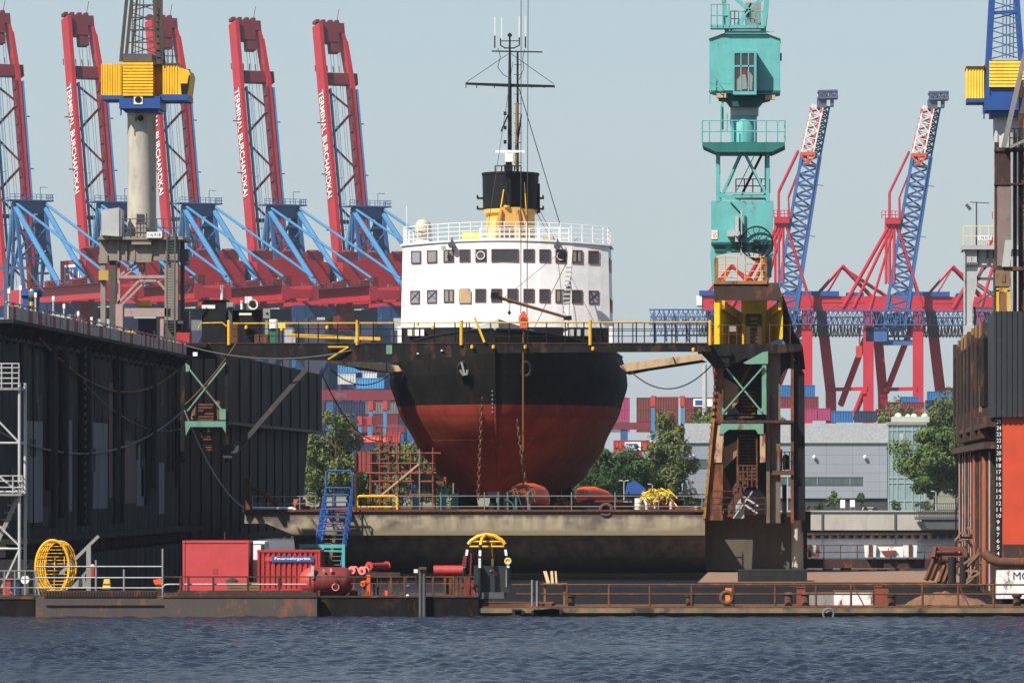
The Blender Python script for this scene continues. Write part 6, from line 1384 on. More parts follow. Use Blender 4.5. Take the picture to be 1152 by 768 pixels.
mb = MB(); mb.pbox(172.5, 182.5, 72, 107.5, YA+1.0, 2.6); mb.build('link_wall', paint('ochre_panel', S(196, 138, 36), .6, .4, .1), lc2)
mb = MB(); mb.pbox(138, 171, 60.5, 69.2, YA+.3, 3.2); mb.pbox(176, 200, 71, 72.8, YA+.3, 3); mb.build('roof_house', M['grey_dk'], lc2)
jm = paint('jib_dark', S(78, 66, 58), .6, .4, .2)
mb = MB()
for y in (.4, 3.0):
    mb.bar(P(135, 69, YA)+V(0, y, 0), P(144, -26, YA)+V(0, y, 0), .2); mb.bar(P(142, 62, YA)+V(0, y, 0), P(150, -26, YA)+V(0, y, 0), .13); mb.bar(P(178, 72, YA)+V(0, y, 0), P(172, -26, YA)+V(0, y, 0), .3)
for k in range(5): mb.bar(P(143+k*.9, 48-k*14, YA+.4), P(176-k*.8, 48-k*14, YA+.4), .09)
jb = mb.build('jib', jm, lc2)
mb = MB()
for k in range(7): a = 60-k*12; mb.bar(P(149, a, YA+.5), P(175, a-7, YA+.5), .06); mb.bar(P(175, a, YA+3), P(149, a-9, YA+3), .06)
for px in (148, 152, 156, 160): mb.tube(P(px, 62, YA+1.5), P(px+2, -26, YA+1.5), .03, 4)
for k in range(11): mb.bar(P(175.5, 64-k*8, YA+.2), P(182.5, 64-k*8, YA+.2), .05)
mb.bar(P(182.5, 72, YA+.2), P(182.5, -26, YA+.2), .07); mb.rail([P(184, 71, YA+.4), P(199, 71, YA+.4)], 3, .9, (.45, .9), .035); mb.build('jib_lattice', jm, jb)
po = M['portal']
mb = MB(); mb.pbox(110, 206, 266, 269.5, YA-.4, 5.2); mb.pbox(112, 202, 270, 293, YA+.2, .5); mb.pbox(112, 202, 270, 293, YA+4, .4); mb.pbox(148, 170, 266, 275, YA-.3, .5); mb.pprism([(146, 280), (172, 280), (170, 295), (148, 295)], YA+.1, .4)
for px in (132, 141, 150, 186): mb.pbox(px, px+2, 270, 294, YA+.05, .2)
pb = mb.build('portal_beam', po, lc2)
mb = MB(); mb.pbox(113, 118.5, 293, 366, YA+.2, .6); mb.pbox(111, 121, 286, 296, YA+.1, .6); mb.build('leg', po, lc2)
mb = MB(); mb.pbox(185, 200, 293, 360, YA+.3, .6); mb.build('leg', po, lc2)
mb = MB(); mb.pbox(123, 130, 270, 372, YA+4.2, .5); mb.pbox(203, 207, 268, 378, YA+4.2, .5); mb.pbox(109, 124, 378, 386, YA+.1, 4.6); mb.pbox(183, 207, 378, 386, YA+.1, 4.6); mb.pbox(114, 119, 360, 380, YA+.3, .5); mb.pbox(186, 199, 358, 380, YA+.35, .5); mb.build('rear_leg', paint('portal_dark', S(86, 80, 74), .75, .5, .2), lc2)
mb = MB(); mb.pbox(111, 122, 304, 315, YA-.1, .5); mb.build('ochre_box', paint('ochre_box', S(196, 160, 84), .6, .4), lc2)
mb = MB(); mb.bar(P(132, 342, YA+.6), P(157, 315, YA+.6), .2, .16); mb.bar(P(137, 343, YA+.6), P(160, 320, YA+.6), .16, .14); mb.bar(P(176, 314, YA+.6), P(190, 331, YA+.6), .2, .16); mb.bar(P(132, 312, YA+.6), P(158, 292, YA+.6), .14); mb.bar(P(136, 313, YA+.6), P(165, 293, YA+.6), .1)
mb.pbox(133, 189, 309.5, 313, YA+.4, .25); mb.pbox(157, 176, 313, 317, YA+.45, .25); mb.pbox(132, 135, 295, 346, YA+.5, .25); mb.pbox(156, 158.5, 293, 313, YA+.5, .2); mb.pbox(161, 163.5, 295, 309, YA+.55, .2); mb.pbox(133, 192, 346.5, 356, YA+.3, .5); mb.pbox(130, 138, 342, 380, YA+.2, .4); mb.pbox(180, 184, 356, 380, YA+.4, .4); mb.build('pink_bracing', M['portal_pink'], lc2)
mb = MB()
for px in (188, 197): mb.bar(P(px, 262, YA-.5), P(px, 378, YA-.5), .08); 
for k in range(36): mb.bar(P(188, 264+k*3.1, YA-.5), P(197, 264+k*3.1, YA-.5), .05)
mb.bar(P(197, 262, YA-.1), P(196, 378, YA-.1), .07); mb.build('ladder', M['grey_dk'], lc2)
mb = MB(); mb.rail([P(110, 267, YA-.4), P(206, 267, YA-.4)], 13, 1.2, (.6, 1.2), .03); mb.build('railing', M['grey_dk'], lc2)
mb = MB(); mb.pprism([(114, 236), (134, 233.5), (134, 266), (114, 264.5)], YA-.6, 1.6); mb.pbox(134.2, 136.5, 236, 266, YA-.5, 1.5); mb.build('panel_house', M['grey_lt'], lc2)
mb = MB(); mb.pbox(152.5, 164, 240, 268, YA-.2, .8); cbn = mb.build('control_cabin', paint('cabin_pink_grey', S(176, 158, 148), .6, .4, .1), lc2); mb = MB(); mb.pbox(154, 162, 241, 249, YA-.25, .04); mb.build('window', M['glass'], cbn)
mb = MB(); mb.pbox(165, 182, 261, 267.5, YA-.5, .06); pl = mb.build('name_plate', M['white'], lc2); mb = MB(); text_into(mb, '116 K18', P(166.5, 266.2, YA-.5), (1, 0, 0), (0, 0, 1), 14*YA/F, 4.2*YA/F, .012); mb.build('lettering', M['black'], pl)
mb = MB(); mb.pbox(154, 169, 338, 344, YA+2, .8); mb.build('yellow_winch', M['yellow'], lc2); mb = MB(); mb.pbox(140, 176, 358, 380, YA+3, 1); mb.build('blue_cabinet', M['navy'], lc2)
mb = MB(); mb.pbox(140, 150, 372, 377, YA-.5, .5); mb.build('rail_clamp', M['yellow'], lc2)
mb = MB(); mb.pbox(204, 212, 280, 298, YA+.5, 1); mb.pbox(206, 214, 350, 384, YA+1, .6); mb.bar(P(206, 336, YA), P(216, 322, YA), .08); mb.pbox(184, 206, 361, 364, YA-.4, 1.5); mb.pbox(186, 204, 364, 372, YA+1, .8); mb.build('side_gear', M['grey_dk'], lc2)
# ================================================================== right dock wall
YR = 300; xr = X(1118, YR)
rd_ = thing('dock_wall', 'right dock wall with black corrugated top, orange red panel and rusty pipes', 'dock wall', (xr+3, 330, 0))
zt_ = Z(350, YR); zs_ = Z(469, YR)
mb = corr(MB(), 1118, 1190, 350, 469, YR, 10, True, .28); mb.build('corrugated_box', paint('box_black', (.032, .032, .036), .6, .4, .06), rd_)
mb = MB(); mb.box(xr+.35, xr+6, YR+.6, 366, -1, zs_-.004); mb.box(xr+.3, xr+6, YR+10, 366, zs_, zt_-.2); mb.build('wall', M['black_rust'], rd_)
mb = MB(); mb.pbox(1127.5, 1190, 469.2, 612, YR+.3, .3); mb.build('orange_panel', M['hull_orange'], rd_)
mb = MB(); mb.pbox(1127, 1190, 612, 627, YR+.25, .4); mb.build('grey_band', M['rust_dark'], rd_)
mb = MB(); mb.pbox(1120, 1127.3, 469.2, 625, YR+.28, .3); dm = mb.build('draught_board', M['black'], rd_)
mb = MB()
for i in range(22): text_into(mb, str(25-i), P(1121.2, 474.5+i*7.05+1.8, YR+.28), (1, 0, 0), (0, 0, 1), (5 if 25-i > 9 else 3.2)*YR/F, 4.4*YR/F, .012)
mb.build('lettering', M['white'], dm)
mb = MB(); mb.pbox(1121, 1190, 641, 673, YR-1, 1.2); wb = mb.build('white_base', M['white_rust'], rd_); mb = MB(); text_into(mb, 'MO', P(1140, 652, YR-1), (1, 0, 0), (0, 0, 1), None, 9*YR/F, .012); mb.build('lettering', M['black'], wb)
mb = MB(); mb.path([P(1108, 622, YR-.5), P(1115, 629, YR-.8), P(1124, 632, YR-.9), P(1140, 632.5, YR-.9), P(1190, 631, YR-.9)], .26, 10); mb.build('bottom_pipe', M['rust'], rd_, True)
# inner side, seen receding: pipes, ribs, ledges
def ry(px): return xr*F/(px-900)
mb = MB()
for px, r in ((1099, .2), (1110, .22)): Y_ = ry(px); mb.tube((xr-.05, Y_, .8), (xr-.05, Y_, Z(513 if px == 1110 else 512, Y_)), r, 12)
mb.build('rust_pipe', paint('pipe_orange_rust', S(166, 88, 54), .75, .4, .3, rustc=S(120, 64, 40)), rd_, True)
mb = MB()
for px, r, m0 in ((1081, .12, 0), (1084.5, .1, 0), (1088, .14, 0), (1091.5, .1, 0), (1094, .12, 0), (1104.5, .1, 0), (1115, .12, 0)): Y_ = ry(px); mb.tube((xr-.02, Y_, .6), (xr-.02, Y_, Z(508, Y_)), r, 8)
mb.build('thin_pipe', M['portal_pink'], rd_)
mb = MB()
for i in range(26): Y_ = 302+i*2.4; mb.box(xr-.12, xr+.4, Y_, Y_+.22, .3, zs_-1.7)
for i in range(22): Y_ = 311+i*2.5; mb.box(xr-.25-(i % 3)*.12, xr+.4, Y_, Y_+.9, zs_+.2-(i % 2)*1.2, zt_-.3-(i % 4)*.35)
mb.build('rib', M['rust_dark'], rd_)
mb = MB(); mb.box(xr-.5, xr+.4, YR+.8, 366, zs_-1.65, zs_-1.3); mb.box(xr-.35, xr+.4, YR+.8, 366, zs_-.5, zs_-.25); mb.build('ledge', M['rust_dark'], rd_)
mb = MB()
for i in range(24): Y_ = 310+i*2.3; mb.lathe((xr-.2, Y_, 0), [(.02, zs_+.6), (.24, zs_+.7), (.26, zt_-1.2), (.02, zt_-.9)], 8)
mb.build('fender_roll', M['black_rust'], rd_)
mb = MB()
for i in range(7): Y_ = 312+i*7; mb.tube((xr-.3, Y_, zs_+.4), (xr-.3, Y_+.6, zt_-.2), .1, 6)
mb.build('timber_strip', M['wood_dk'], rd_)
mb = MB(); rr_ = random.Random(4)
for i in range(26): Y_ = 318+rr_.random()*44; a = V(xr-.1, Y_, rr_.uniform(1.2, 3.6)); mb.bar(a, a + V(rr_.uniform(-.9, .1), rr_.uniform(-1, 1), rr_.uniform(-.9, .6)), .12)
mb.build('bent_scrap', paint('scrap', S(130, 100, 80), .85, .5, .3), rd_)
mb = MB()
for k in range(58): mb.box(xr-.3, xr-.2, 363, 363.5, 1.3+k*.14, 1.37+k*.14)
mb.box(xr-.3, xr-.24, 362.9, 363.6, 1.2, 9.6); mb.build('side_scale', M['black'], rd_)
# right crane: blue jib, yellow cab, grey column, pale portal
YE_ = 372
rc2 = thing('dock_crane', 'blue jib crane with pale yellow cab on a light grey column at the right edge', 'crane', P(1120, 385, YE_))
mb = MB().lathe((X(1134, YE_+2), YE_+2, 0), [(.98, Z(400, YE_)), (.98, Z(128, YE_)), (.1, Z(128, YE_))], 26); mb.build('column', M['grey_lt'], rc2, True)
mb = MB(); mb.pbox(1107.5, 1168, 108, 124, YE_+.1, 3.8); mb.pbox(1114, 1160, 124, 131, YE_+.5, 3); mb.pbox(1088, 1109, 111, 115, YE_+.3, 3.2); mb.pbox(1112, 1168, 97.5, 108, YE_+.2, 3.6); mb.tube(P(1107, 124, YE_+.3), P(1107, 134, YE_+.3), .05); mb.build('slew_base', M['blue'], rc2)
cyp = paint('cab_yellow_pale', S(240, 196, 66), .55, .25, .03)
corr(MB(), 1113, 1168, 68, 98, YE_, 3.6, False, .2).build('centre_cab', cyp, rc2); corr(MB(), 1087.5, 1107, 75.5, 110.7, YE_+.3, 3.2, True, .17).build('side_cab', cyp, rc2)
mb = MB(); mb.pbox(1087, 1108, 74.5, 76, YE_+.2, 3.4); mb.pbox(1107.2, 1111, 73, 110, YE_+.8, 2); mb.build('trim', M['rust'], rc2)
mb = MB()
for y in (.3, 3.1): mb.bar(P(1110.5, 110, YE_)+V(0, y, 0), P(1118, -24, YE_)+V(0, y, 0), .34); mb.bar(P(1150, 68, YE_)+V(0, y, 0), P(1143.5, -24, YE_)+V(0, y, 0), .26)
mb.bar(P(1114, 15, YE_+.3), P(1146, 13, YE_+.3), .22); jb = mb.build('jib', M['blue'], rc2)
mb = MB()
for k in range(8): a = 66-k*11; mb.bar(P(1116, a, YE_+.4), P(1147, a-8, YE_+.4), .07); mb.bar(P(1147, a, YE_+3), P(1117, a-9, YE_+3), .07)
for px in (1128, 1132, 1136, 1140): mb.tube(P(px, 66, YE_+1.6), P(px+.5, -24, YE_+1.6), .03, 4)
mb.build('jib_lattice', M['lat_blue'], jb)
pg = M['grey_lt']
mb = MB(); mb.pprism([(1086, 281), (1099, 281), (1099, 320), (1094, 344), (1094, 384), (1086, 384)], YE_, .6); mb.pbox(1084, 1096, 366, 380, YE_-.2, .9); mb.build('leg', pg, rc2)
mb = MB(); mb.pprism([(1135, 281), (1148, 281), (1148, 384), (1140, 384), (1140, 344)], YE_, .6); mb.build('leg', pg, rc2)
mb = MB(); mb.pbox(1083, 1168, 276, 280.5, YE_-.3, 5); mb.pbox(1086, 1166, 281, 299, YE_+.3, .4); mb.pbox(1084, 1086, 278, 365, YE_-.1, .2)
pb = mb.build('portal_beam', pg, rc2)
mb = MB()
for px in (1086, 1100, 1111, 1118): mb.pbox(px-1, px+1, 281, 300, YE_+.1, .2)
mb.pbox(1084, 1120, 298, 300.5, YE_, .3); mb.bar(P(1099, 342, YE_+.2), P(1120, 326, YE_+.2), .22, .14); mb.bar(P(1099, 312, YE_+.2), P(1110, 300, YE_+.2), .2, .12); mb.pbox(1099, 1118, 312, 315, YE_+.2, .2); mb.pbox(1095, 1118, 345, 348, YE_+.2, .2)
for k in range(7): mb.pbox(1087+k*2, 1088+k*2, 295, 304, YE_-.05, .05)
mb.pbox(1096, 1098, 345, 380, YE_+.3, .2); mb.build('portal_bracing', M['grey_dk'], rc2)
mb = MB(); mb.rail([P(1084, 276, YE_+3), P(1084, 276, YE_-.3), P(1122, 276, YE_-.3)], 10, 1.25, (.6, 1.25), .028); mb.build('railing', M['yellow_pale'], rc2)
mb = MB(); mb.pbox(1100, 1115.5, 265, 269.8, YE_-.36, .05); pl = mb.build('name_plate', M['white'], rc2); mb = MB(); text_into(mb, '116 617', P(1102, 268.8, YE_-.36), (1, 0, 0), (0, 0, 1), 12*YE_/F, 3.2*YE_/F, .012); mb.build('lettering', M['black'], pl)
mb = MB(); mb.tube(P(1098.5, 276, YE_), P(1098.5, 227, YE_), .05); mb.bar(P(1091, 227.5, YE_), P(1113, 228.5, YE_), .06); mb.bar(P(1087, 230, YE_), P(1092, 236, YE_), .3, .2); mb.build('floodlight_mast', M['grey_dk'], rc2)
# brown steel gantry in front of it
gb = thing('steel_gantry', 'brown and grey steel gantry leaning over the right dock box', 'gantry', P(1140, 352, 312)); Yq = 303
mb = MB(); mb.pbox(1121, 1137, 166, 300, Yq, .5); mb.pbox(1119, 1124, 160, 352, Yq+.5, .6); mb.pbox(1140, 1144, 150, 350, Yq+.4, .5); mb.pbox(1146, 1152, 90, 350, Yq+.6, .5); mb.pbox(1154, 1170, 60, 350, Yq+1, .5); mb.pbox(1119, 1190, 166, 170, Yq-.1, 1); mb.pbox(1119, 1168, 206, 208, Yq-.1, 1); mb.pbox(1119, 1168, 300, 304, Yq-.1, 1.4); mb.build('frame', M['rust_dark'], gb)
mb = MB(); mb.pbox(1122, 1136.5, 210, 299, Yq-.12, .1); mb.build('brown_plate', paint('plate_mauve', S(140, 120, 112), .8, .4, .15), gb); mb = MB(); mb.pprism([(1131, 270), (1139, 270), (1136, 300), (1127, 300)], Yq-.25, .1); mb.build('white_flap', M['grey_lt'], gb)
mb = MB(); mb.bar(P(1129, 166, Yq-.4), P(1158, 40, Yq-.4), .26, .24); mb.bar(P(1136, 166, Yq-.3), P(1170, 150, Yq-.3), .14); mb.build('diagonal_arm', paint('arm_grey', S(142, 136, 130), .7, .4, .2), gb)
mb = MB(); mb.pbox(1146, 1160, 110, 128, Yq-.3, .5); mb.rail([P(1136, 166, Yq), P(1168, 166, Yq)], 6, 1.0, (.5, 1.0), .03); mb.build('platform_gear', M['grey_dk'], gb)
mb = MB(); mb.pbox(1120, 1137, 304, 322, Yq-.1, 1); mb.build('winch_frame', paint('winch_ochre', S(136, 112, 84), .7, .5, .2), gb); mb = MB(); mb.pbox(1121, 1124, 326, 350, Yq-.3, .3); mb.pbox(1133, 1136, 326, 350, Yq-.3, .3); mb.pbox(1121, 1136, 324, 328, Yq-.3, .3); mb.build('yellow_guard', M['yellow_rail'], gb); mb = MB(); mb.pbox(1124.5, 1132.5, 329, 350, Yq-.25, .4); mb.pbox(1127, 1131, 309, 317, Yq-.14, .05); mb.build('winch_body', M['wood_dk'], gb)
# ================================================================== things on the dock deck
YK = 370.3
mb = MB().rail([P(284, 575, YK), P(355, 575, YK)], 4, 1.0, (.5, .98), .03)
solo(mb, 'deck_railing', M['galv'], 'thin railing at the left end of the dock deck', 'railing')
mb = MB().rail([P(447, 575, YK), P(618, 575, YK), P(676, 575, YK), P(790, 575, YK)], 7, 1.25, (.32, 1.0), .032, .04)
solo(mb, 'deck_railing', M['galv'], 'long thin railing along the dock deck in front of the orange boats', 'railing')
mb = MB(); mb.path([P(284, 571, YK-.2), P(329, 571.5, YK-.2), P(332, 573, YK-.2), P(332.5, 577, YK-.2)], .09, 8); solo(mb, 'white_pipe', M['white'], 'white bent pipe along the left edge of the dock deck', 'pipe', None, True)
mb = MB(); mb.pbox(274.5, 281, 537, 577, YK-.2, .3); mb.pbox(272, 285, 577, 579, YK-.3, .5); solo(mb, 'rusty_post', M['rust'], 'square rusty post at the left corner of the dock deck', 'post')
mb = MB(); mb.path([P(281, 547, YK), P(297, 555, YK), P(312, 568, YK), P(320, 577, YK)], .13, 6); solo(mb, 'bent_beam', M['rust'], 'bent rusty beam leaning from the corner post to the deck', 'beam')
t = thing('oil_drum', 'rusty orange drum at the left end of the dock deck', 'drum', P(337, 575, 372)); MB().lathe(P(337, 575, 372), [(.1, 0), (.4, .01), (.4, .25), (.42, .27), (.4, .3), (.4, .55), (.42, .57), (.4, .6), (.4, .8), (.1, .81)], 16).build('drum', paint('drum_orange', S(176, 92, 56), .7, .4, .3), t, True)
mb = MB(); mb.path([P(340, 577, 371), P(340, 572, 371), P(343, 570, 371), P(348, 570, 371), P(351, 572, 371), P(351, 577, 371)], .09, 6); solo(mb, 'deck_hoop', M['rust'], 'low rusty hoop beside the orange drum', 'hoop')
mb = MB(); mb.path([P(402, 577, YK), P(402, 559.5, YK), P(404, 558, YK), P(444, 558, YK), P(447, 560, YK), P(447, 577, YK)], .09, 7); mb.tube(P(402, 570, YK), P(446, 570, YK), .07, 6); solo(mb, 'yellow_barrier', M['yellow_rail'], 'yellow barrier beside the blue stairs on the dock deck', 'barrier', None, True)
# blue stairs
bs = thing('blue_stairs', 'steep blue stairs with hooped handrails up to the dock deck', 'stairs', P(369, 640, 365))
s0, s1 = P(381.5, 575, 370), V(X(370, 364.4), 364.4, .95); wst = .76
mb = MB()
for sx in (-1, 1): mb.bar(s0 + V(sx*wst, 0, 0), s1 + V(sx*wst, 0, 0), .09, .28)
mb.build('stringers', M['blue_stair'], bs)
mb = MB()
for k in range(13): c = s0.lerp(s1, (k+.5)/13); mb.box(c.x-wst+.05, c.x+wst-.05, c.y-.14, c.y+.14, c.z-.03, c.z+.03)
for k in range(12): c = s0.lerp(s1, (k+1)/13); mb.box(c.x-.1, c.x+.1, c.y-.06, c.y+.06, c.z-.08, c.z+.1)
mb.build('treads', paint('tread_brown', S(122, 102, 84), .8, .4, .25), bs)
for k in range(8):
    c = s0.lerp(s1, k/8.0) if k else s0; hh = 2.75 if k == 0 else 2.1-.02*k
    w_ = wst+.1; mb = MB(); b0 = c + V(-w_, 0, -.1); b1 = c + V(w_, 0, -.1)
    off = V(.0, .0, 0)
    mb.path([b0, b0 + V(0, .0, hh-.12), b0 + V(.1, 0, hh), b1 + V(-.1, 0, hh), b1 + V(0, 0, hh-.12), b1], .052, 7); mb.build('hoop', M['blue_stair'], bs, True)
mb = MB()
for sx in (-1, 1):
    for h_ in (.75, 1.35): mb.tube(s0 + V(sx*(wst+.1), 0, h_), s1 + V(sx*(wst+.1), 0, h_), .04, 6)
mb.build('handrail', M['blue_stair'], bs)
lf = thing('landing_portal', 'teal steel portal at the foot of the blue stairs', 'portal', P(362, 650, 363)); mb = MB(); Yf = 362.6
mb.pbox(337, 388, 612, 616, Yf, .3); mb.pbox(384.5, 388, 616, 650, Yf, .25); mb.pbox(362, 364.5, 616, 650, Yf, .25); mb.pbox(362, 388, 618.5, 620, Yf+.01, .2); mb.pbox(337, 340, 616, 650, Yf, .25); mb.build('frame', M['teal_lt'], lf); mb = MB(); mb.pbox(335, 390, 648, 652.5, Yf-.5, 3); mb.build('landing', M['rust_dark'], lf)
mb = MB(); mb.box(X(300, 362), X(420, 362), 360, 366.5, -.6, .7); solo(mb, 'landing_pontoon', M['pontoon_dk'], 'dark small pontoon under the foot of the blue stairs', 'pontoon')
# red scaffold
sc_ = thing('scaffold', 'rust red pipe scaffold beside the hull with a taller ladder tower', 'scaffold', P(450, 575, 384)); Ys = 384
def vt(px, a, c, y, r=.055, mb=None): mb.tube(P(px, a, Ys)+V(0, y, 0), P(px, c, Ys)+V(0, y, 0), r, 6)
srd = paint('scaffold_red', S(150, 76, 62), .8, .4, .2, S(96, 52, 44))
mb = MB()
for px, a in ((416.5, 508), (447, 497), (462, 508), (472, 505), (487, 503), (427, 490), (437, 490)):
    for y in (0, 2.4): vt(px, a, 576, y, .05, mb)
mb.build('uprights', srd, sc_)
mb = MB()
for py, a, c, r in ((509.5, 414, 496, .06), (521, 414, 488, .06), (532, 412, 488, .08), (541.5, 418, 487, .08), (556, 416, 487, .05)):
    for y in (0, 2.4): mb.tube(P(a, py, Ys)+V(0, y, 0), P(c, py, Ys)+V(0, y, 0), r, 6)
for px in (416.5, 447, 472, 487):
    for py in (521, 541): mb.tube(P(px, py, Ys), P(px, py, Ys)+V(0, 2.4, 0), .04, 5)
mb.build('ledgers', srd, sc_)
mb = MB()
for k in range(9): mb.bar(P(428, 500+k*8, Ys-.05), P(436, 500+k*8, Ys-.05), .09, .1)
mb.pbox(422, 448, 499, 501, Ys, 2.4); mb.bar(P(427, 499, Ys), P(440, 478, Ys), .05); mb.rail([P(423, 499, Ys), P(447, 499, Ys)], 4, 1.1, (.55, 1.1), .04); mb.build('ladder_tower', srd, sc_)
mb = MB(); mb.pbox(416, 488, 540, 541.2, Ys-.05, 2.5); mb.pbox(445, 488, 529, 530.5, Ys+.2, 2); mb.pbox(490, 501, 541, 544, Ys-.3, .3); mb.pbox(499, 502, 536, 544, Ys-.3, .3); mb.build('planks', M['rust_red'], sc_)
mb = MB(); mb.bar(P(426, 559, 383.5), P(472, 521, 383.5), .12, .12); solo(mb, 'leaning_pole', M['wood'], 'pale brown pole leaning diagonally against the scaffold', 'pole')
for px, a, lb in ((472, 505, 'thin grey pole standing before the scaffold'), (510, 543, 'short grey pole between the teal winches and hull'),):
    mb = MB().tube(P(px, 575, 382), P(px, a, 382), .05, 6); solo(mb, 'steel_pole', M['galv'], lb, 'pole')
t = thing('red_container', 'dull red container left behind the scaffold', 'container', P(407, 577, 640)); mb = corr(MB(), 399, 420, 508, 530, 400, 2.4, True, .3); mb.build('body', paint('dull_red', S(150, 70, 64), .7, .3, .1), t); mb = MB(); mb.pbox(398.5, 401, 508, 576, 399.9, .2); mb.pbox(418, 420.5, 508, 576, 399.9, .2); mb.pbox(399, 420, 530, 532, 399.9, 2.3); mb.build('stand', M['rust_dark'], t)
t['label'] = 'dull red container on a dark stand behind the left of the scaffold'
# teal spring winches
for i, (px, w_, a) in enumerate(((497.5, 9, 555), (511.5, 6.5, 554), (468, 6, 559))):
    t = thing('coil_stack', ['wide teal stack of ribbed frames on the deck beside the scaffold', 'narrow teal stack of ribbed frames nearest the hull', 'small teal and grey stack behind the scaffold foot'][i], 'stack', P(px, 575, 376))
    mb = MB()
    for k in range(9): z0 = 575-(575-a)*k/9; mb.pbox(px-w_/2+(k % 2)*.6, px+w_/2-(k % 2)*.6, z0-1.7, z0-.2, 376+(k % 2)*.1, 1.1)
    mb.build('frames', M['teal_lt'], t); mb = MB(); mb.pbox(px-w_/2+.5, px+w_/2-.5, a+1, 575, 376.4, .5); mb.build('core', M['grey_dk'], t)
# machines on the deck
t = thing('welding_machine', 'grey boxy machine on the deck left of the dark engine', 'machine', P(553, 575, 376)); mb = MB(); mb.pprism([(548, 553), (559, 553), (558, 560), (550, 560)], 376, .8); mb.pbox(550, 556, 566, 574, 375.8, 1); mb.build('body', M['grey'], t); mb = MB(); mb.pbox(551, 558, 560, 572, 376.1, .6); mb.pbox(546, 560, 572, 575, 375.9, 1); mb.build('base', M['black_rust'], t)
t = thing('engine_block', 'dark engine with teal pipes and hoses in front of the left orange boat', 'engine', P(576, 575, 373)); mb = MB(); mb.pbox(561, 590, 560, 575, 373, 1.4); mb.pbox(566, 573, 553, 560, 373.2, 1); mb.pbox(577, 588, 556, 560, 373.1, 1); mb.build('block', M['black_rust'], t)
mb = MB(); rq = random.Random(8)
for px in (561, 571.5, 581, 596): mb.tube(P(px, 575, 372.8), P(px, 553, 372.8), .09, 7)
for i in range(5): a = P(562+rq.random()*30, 552+rq.random()*12, 372.7); mb.path([a, a+V(.2, 0, .25*rq.random()), a+V(.5, 0, -.2), a+V(.6, 0, -.6)], .04, 5)
mb.build('pipes', paint('teal_grey', S(70, 108, 106), .6, .4, .1), t)
mb = MB()
for i in range(10): a = P(570+rq.random()*26, 551+rq.random()*8, 372.6); mb.path([a, a+V(.25, 0, .1), a+V(.4, 0, -.25)], .05, 5)
mb.build('hoses', M['wood_dk'], t)
def lifeboat(label, sec, Y, d, mat, cut=None):
    """enclosed orange boat seen three quarter on: sections from the near end (px, top, bottom, half width px)"""
    t = thing('lifeboat', label, 'lifeboat', P(sec[0][0], sec[0][2], Y)); vs = []; n = 14; fs = []
    for i, (px, top, bot, hwp) in enumerate(sec):
        y = Y + d*i/(len(sec)-1); cx, zt2, zb2, hw2 = X(px, y), Z(top, y), Z(bot, y), hwp*y/F
        for k in range(n):
            a = 2*math.pi*k/n; ca, sa = math.cos(a), math.sin(a); zc = zb2 + (zt2-zb2)*.45
            vs.append((cx + hw2*math.copysign(abs(ca)**.7, ca), y, zc + ((zt2-zc) if sa > 0 else (zc-zb2))*math.copysign(abs(sa)**.8, sa)))
    for i in range(len(sec)-1):
        for k in range(n): fs.append((i*n+k, (i+1)*n+k, (i+1)*n+(k+1) % n, i*n+(k+1) % n))
    fs += [tuple(range(n)), tuple(range(len(vs)-1, len(vs)-n-1, -1))]
    mb = MB(); mb.add(vs, fs); b_ = mb.build('hull', mat, t, True); return t, b_
t, b_ = lifeboat('bright orange lifeboat standing on the deck behind the dark engine', [(587, 545, 572, 10), (589, 543.5, 572.5, 14), (594, 543, 573, 18), (600, 545, 573, 18), (606, 551, 573, 13), (611, 558, 572, 7)], 375, 5.5, M['orange'])
mb = MB(); mb.path([P(575, 549, 375), P(580, 546.5, 374.8), P(590, 545.2, 374.8), P(602, 548, 376.5)], .05, 5); mb.build('gunwale', M['wood'], b_); mb = MB(); mb.pbox(574, 618, 571, 575, 375.5, 3); mb.build('cradle', M['black_rust'], t)
t, b_ = lifeboat('second orange lifeboat with portholes lying on a rusty cradle at the right', [(655, 549, 563, 7), (657, 547.5, 564, 10), (664, 546.8, 565, 14), (674, 551, 565, 14), (684, 557, 565, 10), (691, 562, 565, 4)], 376, 5, M['orange'])
mb = MB()
for px, py in ((648.5, 553.5), (660, 553.5)): mb.ring(P(px, py, 375.85), .13, .05, 'Y', 12, 5)
mb.build('porthole', M['grey_lt'], b_)
mb = MB(); mb.pbox(632, 712, 564.5, 570, 376.3, 3); mb.pbox(640, 648, 563, 567, 376.1, 1); mb.pbox(655, 700, 562.5, 564.5, 376.6, 2.5); mb.build('cradle', paint('cradle_rust', S(120, 62, 46), .8, .4, .3), t); mb = MB(); mb.pbox(676, 712, 570, 575.5, 376.5, 2); mb.pbox(620, 660, 571, 575.5, 376.6, 2); mb.build('skids', M['black'], t)
t = thing('scrap_heap', 'heap of rusty scrap chain between the two orange boats', 'scrap'
, P(632, 575, 374)); mb = MB()
for i in range(60): a = V(X(622+rq.random()*18, 374), 374+rq.random(), DK+.06+rq.random()**2*.75); mb.bar(a, a+V(rq.uniform(-.3, .3), rq.uniform(-.2, .2), rq.uniform(-.2, .25)), .08)
mb.build('scrap', M['rust_red'], t)
def tyre(label, c, R1, r, ax, mat, lean=None):
    mb = MB(Matrix.Translation(Vector(c)) @ (lean or Matrix.Identity(4))); mb.ring((0, 0, 0), R1, r, ax, 22, 9); return solo(mb, 'tyre', mat, label, 'tyre', None, True)
tyre('brown dusty tyre leaning on the deck edge before the cradle', P(682, 573.5, 370.1), .37, .13, 'Y', M['tyre_brown'], Matrix.Rotation(R(-14), 4, 'X'))
